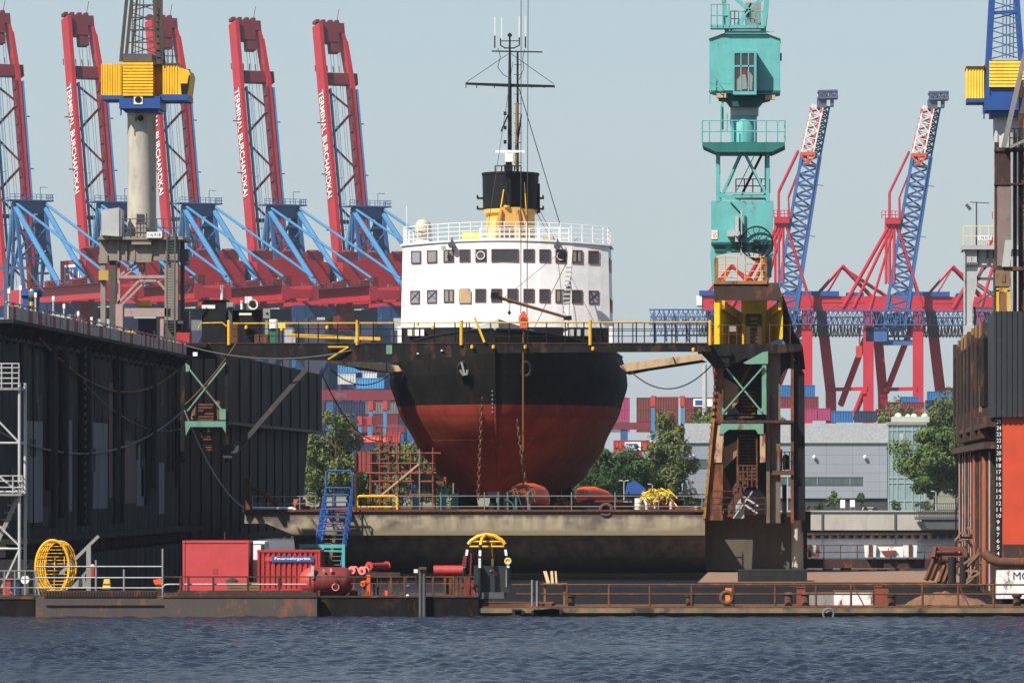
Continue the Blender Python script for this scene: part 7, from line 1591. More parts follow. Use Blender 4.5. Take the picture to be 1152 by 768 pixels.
# barrels and yellow wire basket
for i, (px, w_, h_, m_, lb) in enumerate(((718, 8, 15, 'offwhite', 'white drum at the left of the yellow wire heap'), (727, 6, 20, 'offwhite', 'tall white post drum left of the rusty drums'), (737, 8, 17, 'pinkred', 'pink faded drum before the yellow wire heap'), (745, 9, 18, 'rust_red', 'rusty brown drum in the middle of the drum row'), (755, 8, 17, 'pinkred', 'pink drum with white stripes at the right of the row'), (764, 10, 12, 'rust_dark', 'dark brown wide drum at the right end of the row'))):
    Y_ = 373+.3*i; c = P(px, 578.5, Y_); c.z = DK+.06; r = w_*Y_/F/2; h2 = h_*Y_/F*.9
    t = thing('oil_drum', lb, 'drum', c); MB().lathe(c, [(.05, 0), (r, .01), (r, h2*.32), (r*1.05, h2*.34), (r, h2*.36), (r, h2*.64), (r*1.05, h2*.66), (r, h2*.68), (r, h2), (.05, h2)], 16).build('drum', M[m_], t, True)
    if m_ == 'pinkred': mb = MB(); mb.box(c.x-r*.3, c.x+r*.2, Y_-r-.02, Y_-r+.08, c.z+.1, c.z+h2*.8); mb.build('white_stripe', M['white'], t)
t = thing('wire_basket', 'tangled heap of yellow tubes and frames on the drums', 'scrap heap', P(740, 562, 373)); mb = MB()
for i in range(38):
    a = V(X(722+rq.random()*30, 373), 372.4+rq.random()*1.0, Z(562-rq.random()*9, 373)); mb.path([a, a+V(rq.uniform(-.5, .5), rq.uniform(-.3, .3), rq.uniform(-.3, .4)), a+V(rq.uniform(-.7, .7), rq.uniform(-.3, .3), rq.uniform(-.5, .3))], .04, 5)
for z in (553, 560): mb.ring(P(743, z, 375), .72, .05, 'Z', 18, 5)
for k in range(8): a = k*.785; c = P(743, 553, 375)+V(.72*math.cos(a), .72*math.sin(a), 0); mb.tube(c, c-V(0, 0, 1.3), .035, 5)
mb.build('tubes', paint('tube_yellow', S(226, 196, 44), .5, .3), t)
mb = MB()
for i in range(14): a = V(X(718+rq.random()*40, 374.6), 374.2+rq.random(), Z(572-rq.random()*10, 375)); mb.box(a.x, a.x+.25, a.y, a.y+.3, a.z-.3, a.z+.15)
mb.build('junk', M['offwhite'], t)
mb = MB(); mb.rail([P(690, 578, 378), P(795, 578, 378)], 6, 1.5, (.9, 1.3), .04); mb.tube(P(774.5, 578, 374), P(774.5, 556, 374), .06, 6); solo(mb, 'dark_railing', M['black'], 'dark railing behind the drums at the right end of the deck', 'railing')
mb = MB(); mb.pbox(759, 792, 570.5, 572.5, 372, .3); mb.pbox(759, 761, 572.5, 578, 372, .3); mb.pbox(790, 792, 572.5, 578, 372, .3); solo(mb, 'low_bench', M['rust'], 'low rusty beam on two feet beside the tower foot', 'beam')
t = thing('mooring_bitts', 'small rusty bitts at the deck edge by the tower foot', 'bitts', P(786, 576, 370.2)); MB().lathe(P(784, 577, 370.2), [(.14, 0), (.14, .35), (.2, .37), (.2, .45), (.05, .47)], 12).build('bitt', M['portal_pink'], t, True); MB().pbox(780, 796, 576.5, 578.5, 370, .6).build('base', M['rust'], t)
# timber shores between dock and hull
sh1 = thing('timber_shore', 'pale timber shore lying between the left dock wall and the hull', 'timber beam', P(405, 412, 384)); mb = MB(); mb.pprism([(364, 407.5), (373, 405), (395, 404.5), (448, 411), (452, 417), (440, 418.5), (400, 412.5), (372, 408.5)], 384, .5); mb.build('beam', M['wood'], sh1)
mb = MB(); mb.pprism([(376, 409.2), (402, 412.8), (440, 418.6), (444, 419.4), (424, 418.6), (404, 416.5), (398, 413.5)], 384.1, .4); 
for px, a, c in ((387, 397, 410), (435, 409, 418)): mb.bar(P(px, a, 383.9), P(px, c, 383.9), .07)
mb.build('rust_strap', M['rust'], sh1)
sh2 = thing('timber_shore', 'pale timber shore between the right side of the hull and the tower', 'timber beam', P(745, 408, 384)); mb = MB(); mb.pprism([(697, 411.5), (706, 408), (790, 398), (794, 401), (790, 404.5), (704, 418)], 384, .5); mb.build('beam', M['wood'], sh2)
mb = MB(); mb.pprism([(700, 418.5), (704, 418.2), (790, 404.7), (796, 407), (730, 417), (708, 421.5)], 384.1, .45); mb.bar(P(757, 401, 383.9), P(760, 411, 383.9), .07); mb.bar(P(694, 404, 383.9), P(703, 416, 383.9), .06); mb.build('under_beam', M['black_rust'], sh2)
mb = MB().path(catenary(P(709, 417, 383), P(802, 409, 372), 1.42, 20), .045, 5); solo(mb, 'slack_cable', M['rubber'], 'slack black cable hanging in a bow under the right timber shore', 'cable')
for i, (a, c, sg, r, m_, lb) in enumerate((((P(38, 373, 292)), (P(205, 411, 363)), 2.35, .07, 'rope', 'brown mooring rope sagging across the upper part of the left wall'), (P(-12, 480, 276), P(208, 460, 364), 2.0, .055, 'hose', 'grey hose sagging low across the left wall'), (P(208, 462, 366.1), P(274, 571, 369.8), .9, .055, 'grey_lt', 'pale hose running from the stair frame down to the deck corner'), (P(200, 386, 366), P(395, 394, 367), .75, .035, 'hose', 'thin cable hanging along the gangway girder'), (P(265, 387, 366.5), P(208, 455, 366), .25, .03, 'rope', 'thin brown line from the gangway to the stair frame post'),
        (P(94, 430, 312), P(205, 482, 364), 1.0, .03, 'hose', 'thin dark line crossing the left wall'), (P(362, 420, 372), P(430, 496, 384), 1.2, .04, 'rubber', 'black cable curving from the dock end down past the leafy tree'), (P(372, 415, 372), P(440, 420, 384), .9, .04, 'rubber', 'black cable sagging under the left timber shore'))):
    solo(MB().path(catenary(a, c, sg, 22), r, 6), 'slack_cable' if 'cable' in lb else 'hose' if 'hose' in lb else 'rope', M[m_], lb, 'cable' if 'cable' in lb else 'hose' if 'hose' in lb else 'rope')
# ================================================================== work pontoons in front
YP = 270; DP = .95
p1 = thing('work_pontoon', 'rusty grey work pontoon carrying the red containers and the yellow cage', 'pontoon', (X(200, YP), YP+4, 0))
xa, xb = X(40, YP), X(356.5, YP)
mb = MB(); mb.prism([(YP+.05, -.8), (YP, -.2), (YP, DP), (YP+8.5, DP), (YP+8.5, -.8)], xa, xb, 'X'); mb.build('hull', M['pontoon'], p1)
mb = MB(); mb.box(X(183, YP), xb, YP-.05, YP+.3, DP, DP+.22); mb.box(X(50, YP), X(176, YP), YP-.04, YP+.3, DP, DP+.32)
for k in range(40): px = 52+k*3.1; mb.box(X(px, YP), X(px+1.4, YP), YP-.08, YP-.04, DP+.05, DP+.26)
mb.build('rubbing_beam', M['rust_dark'], p1)
mb = MB(); mb.box(xa+.05, xb-.05, YP+.3, YP+8.4, DP+.003, DP+.02); mb.build('deck', M['rust'], p1)
mb = MB(); mb.bar((X(52, YP), YP-.03, Z(681, YP)), (X(184, YP), YP-.03, Z(681, YP)), .06, .05); mb.build('pipe_line', M['pontoon_dk'], p1)
p2 = thing('work_pontoon', 'black pontoon section between the red tank and the arched safety frame', 'pontoon', (X(450, 271), 275, 0)); mb = MB(); mb.box(X(357, 271), X(539, 271), 270.6, 279, -.8, DP-.02); mb.build('hull', M['pontoon_dk'], p2); mb = MB(); mb.box(X(357, 271), X(539, 271), 270.55, 279, DP-.017, DP+.03); mb.build('deck', M['rust_dark'], p2)
p3 = thing('work_pontoon', 'black pontoon section under the white stair tower at the left edge', 'pontoon', (X(10, 271), 275, 0)); mb = MB(); mb.box(X(-60, 271), X(39.5, 271), 270.8, 279, -.8, DP-.1); mb.build('hull', M['pontoon_dk'], p3); mb = MB(); mb.box(X(-60, 271), X(39.5, 271), 270.75, 279, DP-.097, DP); mb.build('deck', M['rust_dark'], p3)
p4 = thing('walkway_pontoon', 'long low walkway pontoon with mossy rust edge across the right half', 'pontoon', (X(850, 271), 273, 0))
mp = NT('mossy_edge'); z = mp.sep()[2]; n = mp.noise(1.2, 7, (1, 1, .6)); 
c_ = mp.mix(mp.ramp(n, .4, .65), S(126, 102, 76), S(84, 82, 58)); c_ = mp.mix(mp.ramp(mp.noise(.6, 6), .6, .66), c_, S(52, 42, 36)); c_ = mp.mix(mp.ramp(mp.math('ADD', z, mp.math('MULTIPLY', n, .18)), .22, .27), (.02, .02, .018, 1), c_)
mp.l(c_, mp.b.inputs['Base Color']); mp.b.inputs['Roughness'].default_value = .85; mp.bump(n, .4, .04)
mb = MB(); mb.prism([(270.9, -.8), (270.9, .1), (270.7, .2), (270.7, .42), (276, .42), (276, -.8)], X(539.5, 271), X(1230, 271), 'X'); mb.build('hull', mp.m, p4)
mb = MB(); mb.box(X(541, 271), X(1230, 271), 270.8, 275.9, .423, .5); mb.box(X(541, 271), X(620, 271), 271.4, 275.9, .503, .62); mb.build('deck', M['rust'], p4)
mb = MB(); rq = random.Random(9)
for k in range(9): a = X(570+rq.random()*60, 270.6); mb.box(a, a+.3+rq.random()*.5, 270.62, 270.7, .12, .3+rq.random()*.12)
mb.build('rubber_patch', M['rubber'], p4)
zD = .5
mb = MB()
for px in (638, 685, 731, 778, 825, 872, 918, 957.5, 1038, 1078, 1118): mb.tube((X(px, 271), 271.2, zD), (X(px, 271), 271.2, Z(657, 271)), .055, 6)
mb.tube((X(576, 271), 271.2, Z(657.5, 271)), (X(1230, 271), 271.2, Z(657.5, 271)), .05, 6); mb.tube((X(580, 271), 271.2, Z(668, 271)), (X(1230, 271), 271.2, Z(668, 271)), .045, 6); mb.bar((X(960, 271), 271.2, Z(658, 271)), (X(972, 271), 271.2, Z(681, 271)), .06); mb.bar((X(1079, 271), 271.2, Z(658, 271)), (X(1090, 271), 271.2, Z(681, 271)), .06)
solo(mb, 'pontoon_railing', M['rust'], 'rusty two bar railing along the low walkway pontoon on the right', 'railing')
for px, a, lb in ((598.5, 652, 'left galvanised pole at the end of the walkway railing'), (604, 653, 'right galvanised pole at the end of the walkway railing')): solo(MB().tube((X(px, 271), 271.1, zD), (X(px, 271), 271.1, Z(a, 271)), .05, 6), 'steel_pole', M['galv'], lb, 'pole')
for px, lb in ((642, 'rusty bollard near the leaning planks'), (776, 'rusty bollard left of the tyre'), (887, 'left one of a bollard pair on the walkway pontoon'), (906, 'right one of a bollard pair on the walkway pontoon'), (1003, 'short bollard left of the railing brace'), (1144, 'bollard below the white base of the right dock')):
    t = thing('bollard', lb, 'bollard', (X(px, 272), 272, zD), 'bollards on the walkway pontoon'); big = px in (887, 906)
    MB().lathe((X(px, 272), 272, zD), [(.2, 0), (.19, .02), (.18, .42 if not big else .5), (.24, .45 if not big else .53), (.24, .55 if not big else .62), (.06, .6 if not big else .66)], 14).build('bollard', M['rust_dark'] if not big else M['tyre_brown'], t, True)
tyre('brown tyre hanging on the walkway railing beside the orange post', (X(817.5, 270.8), 270.9, Z(672, 271)), .27, .10, 'Y', M['tyre_brown'])
tyre('grey rope ring fender hanging over the walkway edge', (X(932, 270.6), 270.55, Z(690, 271)), .25, .05, 'Y', M['hose'])
t = thing('marker_post', 'orange marker post behind the tyre', 'post', (X(820, 272), 272, zD)); MB().box(X(816, 272), X(823, 272), 271.9, 272.2, zD, Z(661, 272)).build('post', paint('post_orange', S(228, 128, 44), .6, .3, .1), t); MB().box(X(815, 272), X(824, 272), 271.85, 272.25, zD, zD+.05).build('foot', M['rust_dark'], t)
t = thing('rope_heap', 'rust brown heap of netting and gravel behind the railing on the right', 'heap', (X(1050, 274), 274, zD)); mb = MB(); vs = []; 
gxn, gyn = 26, 8
for j in range(gyn):
    for i in range(gxn):
        u, v = i/(gxn-1), j/(gyn-1); h_ = math.sin(math.pi*u)**.7*math.sin(math.pi*v)**.8*(.55+.25*mnoise.noise((u*7, v*3, 1)))+.08*mnoise.noise((u*20, v*8, 3))
        vs.append((X(1018+u*92, 275), 272.6+v*2.6, zD+.01+max(0, h_)))
mb.add(vs, [(j*gxn+i, j*gxn+i+1, (j+1)*gxn+i+1, (j+1)*gxn+i) for j in range(gyn-1) for i in range(gxn-1)]); mb.build('heap', paint('heap_brown', S(128, 92, 66), .95, .6, .2, sc=2), t)
for px0, px1, py0, py1, m_, lb in ((938, 982, 665, 680, 'white_rust', 'white rusty block behind the walkway railing'), (907, 938, 667, 680, 'grey', 'grey block beside the white rusty block'), (984, 994, 660, 681, 'rust_red', 'rust red post beside the white rusty block'), (896, 906, 661, 676, 'rust_red', 'rust red post between the two big bollards'), (994, 1000, 660, 681, 'rust', 'rusty post left of the short bollard')):
    t = thing('deck_block', lb, 'block', (X((px0+px1)/2, 274), 274, zD)); mb = MB(); mb.box(X(px0, 274), X(px1, 274), 274, 275, zD, Z(py0, 274)); mb.build('block', M[m_], t); mb = MB(); mb.box(X(px0, 274)-.03, X(px1, 274)+.03, 273.96, 275.04, Z(py0, 274), Z(py0, 274)+.05); mb.build('cap', M['rust'] if m_ != 'rust' else M['rust_dark'], t)
t = thing('plank_stack', 'leaning pale and brown planks on a small table on the walkway pontoon', 'planks', (X(622, 275), 275, zD)); mb = MB()
for k, (a, c) in enumerate(((611, 617), (619, 622), (624, 627))): mb.plate([P(a, 642, 275.2), P(a+4-k, 642, 275.2), P(c+2-k, 656, 274.8), P(c-2, 656, 274.8)], (0, 1, 0), .06)
mb.build('plank', M['wood'], t); mb = MB(); mb.box(X(611, 275), X(638, 275), 274.6, 275.6, Z(658, 275), Z(655.5, 275))
for px in (613, 635): mb.box(X(px, 275)-.05, X(px, 275)+.05, 274.8, 274.9, zD, Z(658, 275))
mb.build('table', M['wood_dk'], t)
# railing of the left pontoon
mb = MB()
for px, a in ((108, 629.5), (183, 617), (139.5, 640)): mb.tube((X(px, 270.4), 270.4, DP), (X(px, 270.4), 270.4, Z(a, 270.4)), .05, 6)
for py in (637, 649.5, 661): mb.tube((X(40, 270.4), 270.4, Z(py, 270.4)), (X(183, 270.4), 270.4, Z(py, 270.4)), .038, 6)
mb.path([(X(183, 270.3), 270.3, Z(680, 270.3)), (X(183, 270.3), 270.3, Z(661, 270.3)), (X(185.5, 270.3), 270.3, Z(657.5, 270.3)), (X(190, 270.3), 270.3, Z(657, 270.3)), (X(345, 270.3), 270.3, Z(657, 270.3))], .045, 6)
solo(mb, 'pontoon_railing', M['galv'], 'grey pipe railing between the yellow cage and the red container', 'railing')
mb = MB()
for px in (203, 212, 240, 279, 314, 349): mb.box(X(px, 270.2)-.05, X(px, 270.2)+.05, 270.15, 270.25, DP, Z(649, 270.2))
mb.bar((X(183, 270.2), 270.2, Z(648.5, 270.2)), (X(396, 270.2), 270.2, Z(648.5, 270.2)), .08, .07); mb.bar((X(200, 270.2), 270.2, Z(665, 270.2)), (X(352, 270.2), 270.2, Z(665, 270.2)), .08, .1)
solo(mb, 'pontoon_railing', M['rust_dark'], 'rusty square bar railing in front of the red containers', 'railing')
mb = MB()
for px in (440, 455, 487, 510, 523): mb.box(X(px, 271.2)-.045, X(px, 271.2)+.045, 271.15, 271.25, DP, Z(648.5, 271.2))
for py in (648.5, 656): mb.bar((X(395, 271.2), 271.2, Z(py, 271.2)), (X(533, 271.2), 271.2, Z(py, 271.2)), .05); 
solo(mb, 'pontoon_railing', M['rust'], 'thin rusty railing between the red reels and the arched safety frame', 'railing')
# yellow cage
yg = thing('ladder_cage', 'yellow oval ladder cage lying on end on the work pontoon', 'cage', (X(59, 271.5), 271.5, DP)); c = V(X(59, 271.5), 271.5, Z(638, 271.5)); mb = MB(); mb.ring(c, .80, .07, 'Y', 34, 7, 1, 1.62)
bt_ = [V(X(47, 271.5), 271.5, Z(666, 271.5)), V(X(70, 271.5), 271.5, Z(666, 271.5))]; mb.build('hoop', M['yellow'], yg, True)
mb = MB()
for k in range(4): mb.ring(c + V(.03*k, .5+.6*k, .02), .76, .04, 'Y', 28, 6, 1, 1.6)
mb.build('rear_hoop', M['yellow'], yg, True)
mb = MB()
for k in range(15):
    z = -1.15+k*.165; hw_ = .78*math.sqrt(max(0, 1-(z/1.3)**2)); mb.bar(c + V(-hw_, .5+.05*k, z), c + V(hw_, .5+.05*k, z), .035)
for a in (-.45, 0, .5): mb.bar(c + V(a, .55, -1.2), c + V(a*.9, .9, .55), .03)
for k in range(9): a = .35+k*.31; q_ = V(.78*math.cos(a), 0, 1.26*math.sin(a)); mb.bar(c+q_, c+q_*.98+V(.08, 2.4, 0), .035)
mb.build('cage_bars', M['yellow_rail'], yg)
mb = MB(); mb.pprism([(49, 663), (69, 663), (66, 667.5), (51, 667.5)], 271.4, .5); mb.bar((X(47, 271.4), 271.3, Z(663, 271.4)), (X(50, 271.4), 271.3, DP), .08); mb.bar((X(73, 271.4), 271.3, Z(655, 271.4)), (X(67, 271.4), 271.3, Z(667, 271.4)), .08); mb.build('foot', M['yellow'], yg)
# grey davit
dv = thing('steel_davit', 'grey steel davit arm with gusset beside the yellow cage', 'davit', (X(100, 272), 272, DP)); mb = MB(); mb.bar(P(68, 645, 272), P(111, 602.5, 272), .15, .15); mb.build('arm', M['grey'], dv); mb = MB(); mb.pprism([(97, 614), (102, 611), (102, 667), (97, 667)], 271.9, .25); mb.pprism([(79, 661), (97, 641), (97, 644), (95, 648), (98, 661)], 272, .1); mb.pprism([(98, 648), (104, 641), (104, 644)], 272, .1); mb.build('post', M['grey'], dv)
t = thing('red_lamp_box', 'small red and white lamp box on the davit post', 'lamp', (X(104, 271.8), 271.8, Z(650, 271.8))); MB().pbox(102, 105.5, 637, 650, 271.7, .2).build('box', M['red_cont_dk'], t); MB().pbox(102, 105.5, 634.5, 637, 271.7, .2).build('lamp', M['offwhite'], t)
t = thing('small_crate', 'small pale crate on the pontoon right of the davit', 'crate', (X(119, 272), 272, DP)); MB().pprism([(115, 662), (124, 662), (123, 651), (117, 651)], 272, .4).build('crate', M['yellow_pale'], t); MB().pbox(115.5, 123.5, 656, 657, 271.97, .03).build('band', M['wood_dk'], t)
t = thing('red_winch', 'small red winch beside the first rusty railing post', 'winch', (X(178, 273), 273, DP)); MB().pprism([(172, 652), (181, 650), (183, 658), (174, 657)], 273, .4).build('drum_cover', M['orange'], t); MB().pbox(175, 181, 657, 670, 273, .4).build('stand', M['rust_dark'], t)
# white stair tower at the left edge
wt_ = thing('stair_tower', 'white scaffold stair tower at the left edge of the photo', 'stair tower', (X(0, 277), 276, DP)); Yw = 274
mb = MB()
for px in (22, -34):
    for y in (0, 2.0): mb.tube(P(px, 672, Yw)+V(0, y, 0), P(px, 430, Yw)+V(0, y, 0), .08, 7)
mb.build('posts', M['grey_lt'], wt_)
mb = MB()
for py in (498, 553, 617): 
    for y in (0, 2.0): mb.tube(P(-34, py, Yw)+V(0, y, 0), P(22, py, Yw)+V(0, y, 0), .055, 6)
for a, c in (((0, 475), (22, 498)), ((0, 536), (20, 553)), ((0, 592), (22, 614)), ((-34, 440), (0, 475)), ((-34, 500), (0, 536)), ((-34, 556), (0, 592)), ((22, 617), (2, 660))): mb.bar(P(a[0], a[1], Yw), P(c[0], c[1], Yw), .08)
mb.build('bracing', M['grey_lt'], wt_)
mb = MB(); mb.pbox(-36, 22, 436, 438.5, Yw-.2, 2.4); mb.pbox(-36, 24, 555, 557.5, Yw-.3, 2.5); mb.build('platform', M['grey'], wt_)
mb = MB(); mb.rail([P(-34, 437, Yw-.2), P(21.5, 437, Yw-.2), P(21.5, 437, Yw+2)], 9, 1.2, (.25, .5, .75, 1.0, 1.2), .03); mb.rail([P(-34, 555, Yw-.3), P(25, 555, Yw-.3), P(25, 555, Yw+2)], 7, .85, (.3, .6, .85), .03); mb.build('railing', M['grey_lt'], wt_)
mb = MB()
for k in range(14): c = P(-30+k*3.4, 672-k*8, Yw+1); mb.box(c.x-.2, c.x+.2, c.y-.4, c.y+.4, c.z-.03, c.z+.03)
mb.bar(P(-32, 672, Yw+.6), P(20, 560, Yw+.6), .08, .2); mb.build('stair', M['grey'], wt_)
mb = MB(); mb.pprism([(22, 652), (34, 630), (36, 630), (40, 666), (22, 668)], Yw+.5, .3); mb.build('canvas', M['grey_dk'], wt_)
t = thing('white_hose_reel', 'white hose reel and drum on the pontoon under the stair tower', 'hose reel', (X(28, 272.5), 272.5, DP)); MB().lathe(P(28, 652, 272.3), [(.05, 0), (.2, 0), (.2, .4), (.05, .4)], 14, 'Y').build('reel', M['white'], t, True); MB().pbox(27, 29.5, 652, 669, 272.4, .15).build('stand', M['grey'], t)
for px, lb, m_ in ((8, 'red crate at the left edge of the pontoon', 'red_cont_dk'), (17, 'navy crate under the stair tower brace', 'navy')):
    t = thing('tool_crate', lb, 'crate', (X(px, 273), 273, DP)); MB().pbox(px-5, px+5, 652, 669, 273, .6).build('crate', M[m_], t); MB().pbox(px-5.5, px+5.5, 650.5, 652, 272.95, .7).build('lid', M[m_], t)
mb = MB(); mb.rail([P(-30, 669, 271.1), P(40, 669, 271.1)], 6, 1.15, (.35, .75, 1.15), .03); mb.bar(P(2, 650, 271.2), P(14, 668, 271.2), .05); mb.bar(P(40, 645, 271), P(44, 669, 271), .09); solo(mb, 'pontoon_railing', M['galv'], 'white railing on the pontoon under the stair tower at the left edge', 'railing')
# containers
def hut(label, px0, px1, py0, py1, Y, d, mat, name, ribs=None, sign=None):
    x0, x1, z0, z1 = X(px0, Y), X(px1, Y), Z(py1, Y), Z(py0, Y); t = thing(name, label, 'container', ((x0+x1)/2, Y, z0))
    if ribs: mb = MB(); n = max(3, int(round((x1-x0-.2)/ribs))); s_ = (x1-x0-.2)/n; pts = []; 
    if ribs:
        for i in range(n): a = x0+.1+s_*i; pts += [(a, Y+.10), (a+s_*.3, Y+.10), (a+s_*.42, Y+.03), (a+s_*.88, Y+.03)]
        pts += [(x1-.1, Y+.10), (x1-.1, Y+d-.05), (x0+.1, Y+d-.05)]; mb.prism(pts, z0+.09, z1-.09, 'Z'); bd = mb.build('body', mat, t)
    else: mb = MB(); mb.box(x0+.09, x1-.09, Y+.035, Y+d-.05, z0+.09, z1-.07); bd = mb.build('body', mat, t)
    mb = MB()
    for x in (x0, x1-.1):
        for y in (Y, Y+d-.1): mb.box(x, x+.1, y, y+.1, z0+.0, z1)
    for y in (Y, Y+d-.1):
        for z in (z0, z1-.1): mb.box(x0+.1, x1-.1, y, y+.1, z, z+.1)
    for x in (x0, x1-.1):
        for z in (z0, z1-.1): mb.box(x, x+.1, Y+.1, Y+d-.1, z, z+.1)
    mb.build('frame', mat, t); mb = MB()
    for x in (x0-.015, x1-.125):
        for z in (z0-.012, z1-.10): mb.box(x, x+.14, Y-.015, Y+.12, z, z+.115)
    mb.build('corner_casting', mat, t); return t, bd
YQ = 272.2
t, b_ = hut('plain sun faded red container behind the rusty railing, largest of the pontoon', 205.5, 279.5, 608, 668, YQ, 2.4, M['red_cont'], 'red_container')
MB().pbox(239.5, 245, 639.5, 645, YQ+.02, .012).build('red_patch', M['red_cont_dk'], t); mb = MB(); mb.lathe(P(261, 655, YQ-.2), [(.3, 0), (.28, .1), (.1, .22), (.02, .24)], 12); mb.tube(P(253, 612, YQ+1), P(253, 598, YQ+1), .03, 5); mb.build('vent_cap', M['rust_dark'], t)
t2 = thing('timber_stack', 'low stack of dark planks before the right foot of the plain red container', 'planks', P(267, 668, 271)); mb = MB()
for k in range(4): mb.pbox(254+k, 292, 655+k*3.2, 657.6+k*3.2, 270.9, .5)
mb.build('planks', M['wood_dk'], t2)
t, b_ = hut('white container partly hidden between the two red containers', 276, 297.5, 609, 655, 275.2, 2.4, M['white'], 'white_container'); MB().pbox(293.5, 297.4, 612, 653, 275.16, .03).build('edge_panel', M['navy'], t); mb = MB(); mb.pbox(277, 297, 655, 672, 275.4, 2); mb.build('stand', M['rust_dark'], t)
t, b_ = hut('red ribbed container with a blue lettered sign', 289.5, 360, 618.5, 664, YQ+.3, 2.4, M['red_cont_dk'], 'red_container', .245)
mb = MB(); mb.pbox(306, 353, 625.3, 631.8, YQ+.26, .05); sg = mb.build('sign_board', paint('sign_blue', S(52, 92, 160), .5, .15), t); mb = MB(); text_into(mb, 'Feuerwehrgeräte', P(309, 630.2, YQ+.26), (1, 0, 0), (0, 0, 1), 40*YQ/F, 3.9*YQ/F, .012, .02); mb.build('lettering', M['white'], sg)
mb = MB(); mb.pbox(298, 306, 626, 631, YQ+.30, .03); mb.build('sign_bracket', M['red_cont'], t); mb = MB()
for px in (300, 322, 350): mb.pbox(px, px+6, 664, 671, YQ+.5, 1.4)
mb.build('feet', M['rust'], t)
# red tank
tk = thing('tank', 'red horizontal tank with rounded end in front of the ribbed container', 'tank', (X(370, 271.6), 271.8, DP)); Yt = 272; r = .66; cz = Z(653, Yt); mb = MB()
mb.lathe((X(352, Yt), Yt, cz), [(.05, -.62), (.3, -.58), (.5, -.42), (.61, -.2), (r, 0), (r, 1.55), (.55, 1.75), (.3, 1.9), (.05, 1.95)], 28, 'X'); shell = mb.build('shell', M['red_tank'], tk, True)
mb = MB(); mb.lathe((X(352, Yt), Yt, cz), [(.06, -.635), (.31, -.595), (.515, -.43), (.625, -.205), (r+.015, 0), (r+.015, .1), (r-.1, .1)], 28, 'X'); mb.build('lit_end_cap', M['red_tank_lit'], tk, True)  # rounded end laid over the shell in the sunlit red
mb = MB()
for px in (357, 383): mb.pbox(px, px+3, 655, 671, Yt-.5, 1)
mb.pbox(377, 379.5, 651, 662, Yt-.75, .05); mb.build('saddle', M['rust_dark'], tk); mb = MB(); mb.ring(P(377.5, 660, Yt-.72), .16, .03, 'Y', 12, 5); mb.pbox(363, 365, 640, 642, Yt-.72, .1); mb.pbox(371, 373.5, 639, 643, Yt-.7, .1); mb.build('fitting', M['pinkred'], tk)
mb = MB(); mb.pbox(350, 353, 636, 650, Yt-.75, .2); mb.build('white_bracket', M['grey_lt'], tk)
# red reels
rl = M['pinkred']
def reel(label, px, py, rpx, L, Y, mat, matd, stand, dirx=.35):
    k = Y/F; t = thing('hose_reel', label, 'reel', (X(px, Y), Y, DP)); c = P(px, py, Y); d = V(dirx, 1, 0).normalized()
    mb = MB(); mb.tube(c, c+d*L, rpx*k*.72, 18); mb.build('drum', mat, t, True)
    mb = MB(); mb.tube(c-d*.05, c, rpx*k, 20); mb.build('flange', matd, t, True); mb = MB(); mb.tube(c+d*L, c+d*(L+.05), rpx*k, 20); mb.build('flange', matd, t, True)
    mb = MB(); mb.tube(c-d*.09, c-d*.05, rpx*k*.3, 10); mb.build('hub', M['red_tank'], t)
    if stand: mb = MB(); mb.bar(c+d*L*.5, (c.x+d.x*L*.5, c.y+d.y*L*.5, DP), .1); mb.box(c.x-.12, c.x+.25, c.y, c.y+.4, DP, DP+.25); mb.build('stand', M['rust'], t)
    return t
reel('pale red reel disc leftmost of the reels right of the tank', 396, 641, 4.6, .3, 273, M['red_tank'], rl, True)
reel('pale red reel disc in the middle of the reels right of the tank', 407.5, 641.5, 4.8, .35, 273.2, M['red_tank'], rl, True)
reel('longest and highest red reel right of the tank', 415.5, 636.5, 5, 1.6, 273.6, M['red_cont_dk'], paint('reel_red', S(208, 66, 58), .5, .2), True, .5)
reel('small orange reel low behind the railing', 408.5, 656, 3.2, .25, 272, M['rust'], M['orange'], True)
t = thing('reel_stand', 'rusty frame with pink red posts right of the reels', 'frame', (X(425, 273), 273, DP)); mb = MB(); mb.pbox(412.5, 416.5, 646, 672, 272.8, .15); mb.pbox(433, 436, 664, 672, 272.8, .15); mb.build('posts', M['orange'], t); mb = MB(); mb.pbox(411, 450, 643.5, 649, 273, .3); mb.bar(P(440, 668, 272.8), P(455, 656, 272.8), .08); 
for px in (420, 428, 437, 446, 456): mb.pbox(px, px+1.6, 649, 671, 273.1, .1)
mb.build('frame', M['rust_dark'], t); mb = MB(); mb.lathe(P(459, 659, 272.5), [(.03, -.06), (.12, 0), (.03, .08)], 10); mb.build('blue_valve', M['blue_stair'], t); MB().lathe(P(458.5, 670, 272.4), [(.03, -.06), (.1, 0), (.03, .08)], 10).build('white_knob', M['white'], t)
t = thing('boom_roll', 'roll of red oil boom fabric on a stand left of the arched frame', 'roll', (X(505, 273), 273, DP)); mb = MB(); n_ = 16; vs = []; fs = []
for i in range(15):
    x = X(488+i*2.4, 273)
    for k in range(n_): a = 2*math.pi*k/n_; rr = .25*(1+.06*mnoise.noise((i*.6, math.cos(a)*2, math.sin(a)*2))); vs.append((x, 273+rr*math.cos(a), Z(641.5, 273)+rr*math.sin(a)))
for i in range(14):
    for k in range(n_): fs.append((i*n_+k, i*n_+(k+1) % n_, (i+1)*n_+(k+1) % n_, (i+1)*n_+k))
fs += [tuple(range(n_))[::-1], tuple(range(14*n_, 15*n_))]; mb.add(vs, fs); mb.build('fabric', M['red_cont_dk'], t, True); mb = MB()
for px in (499, 505, 512, 517): mb.pbox(px, px+3, 650, 672, 272.9, .2)
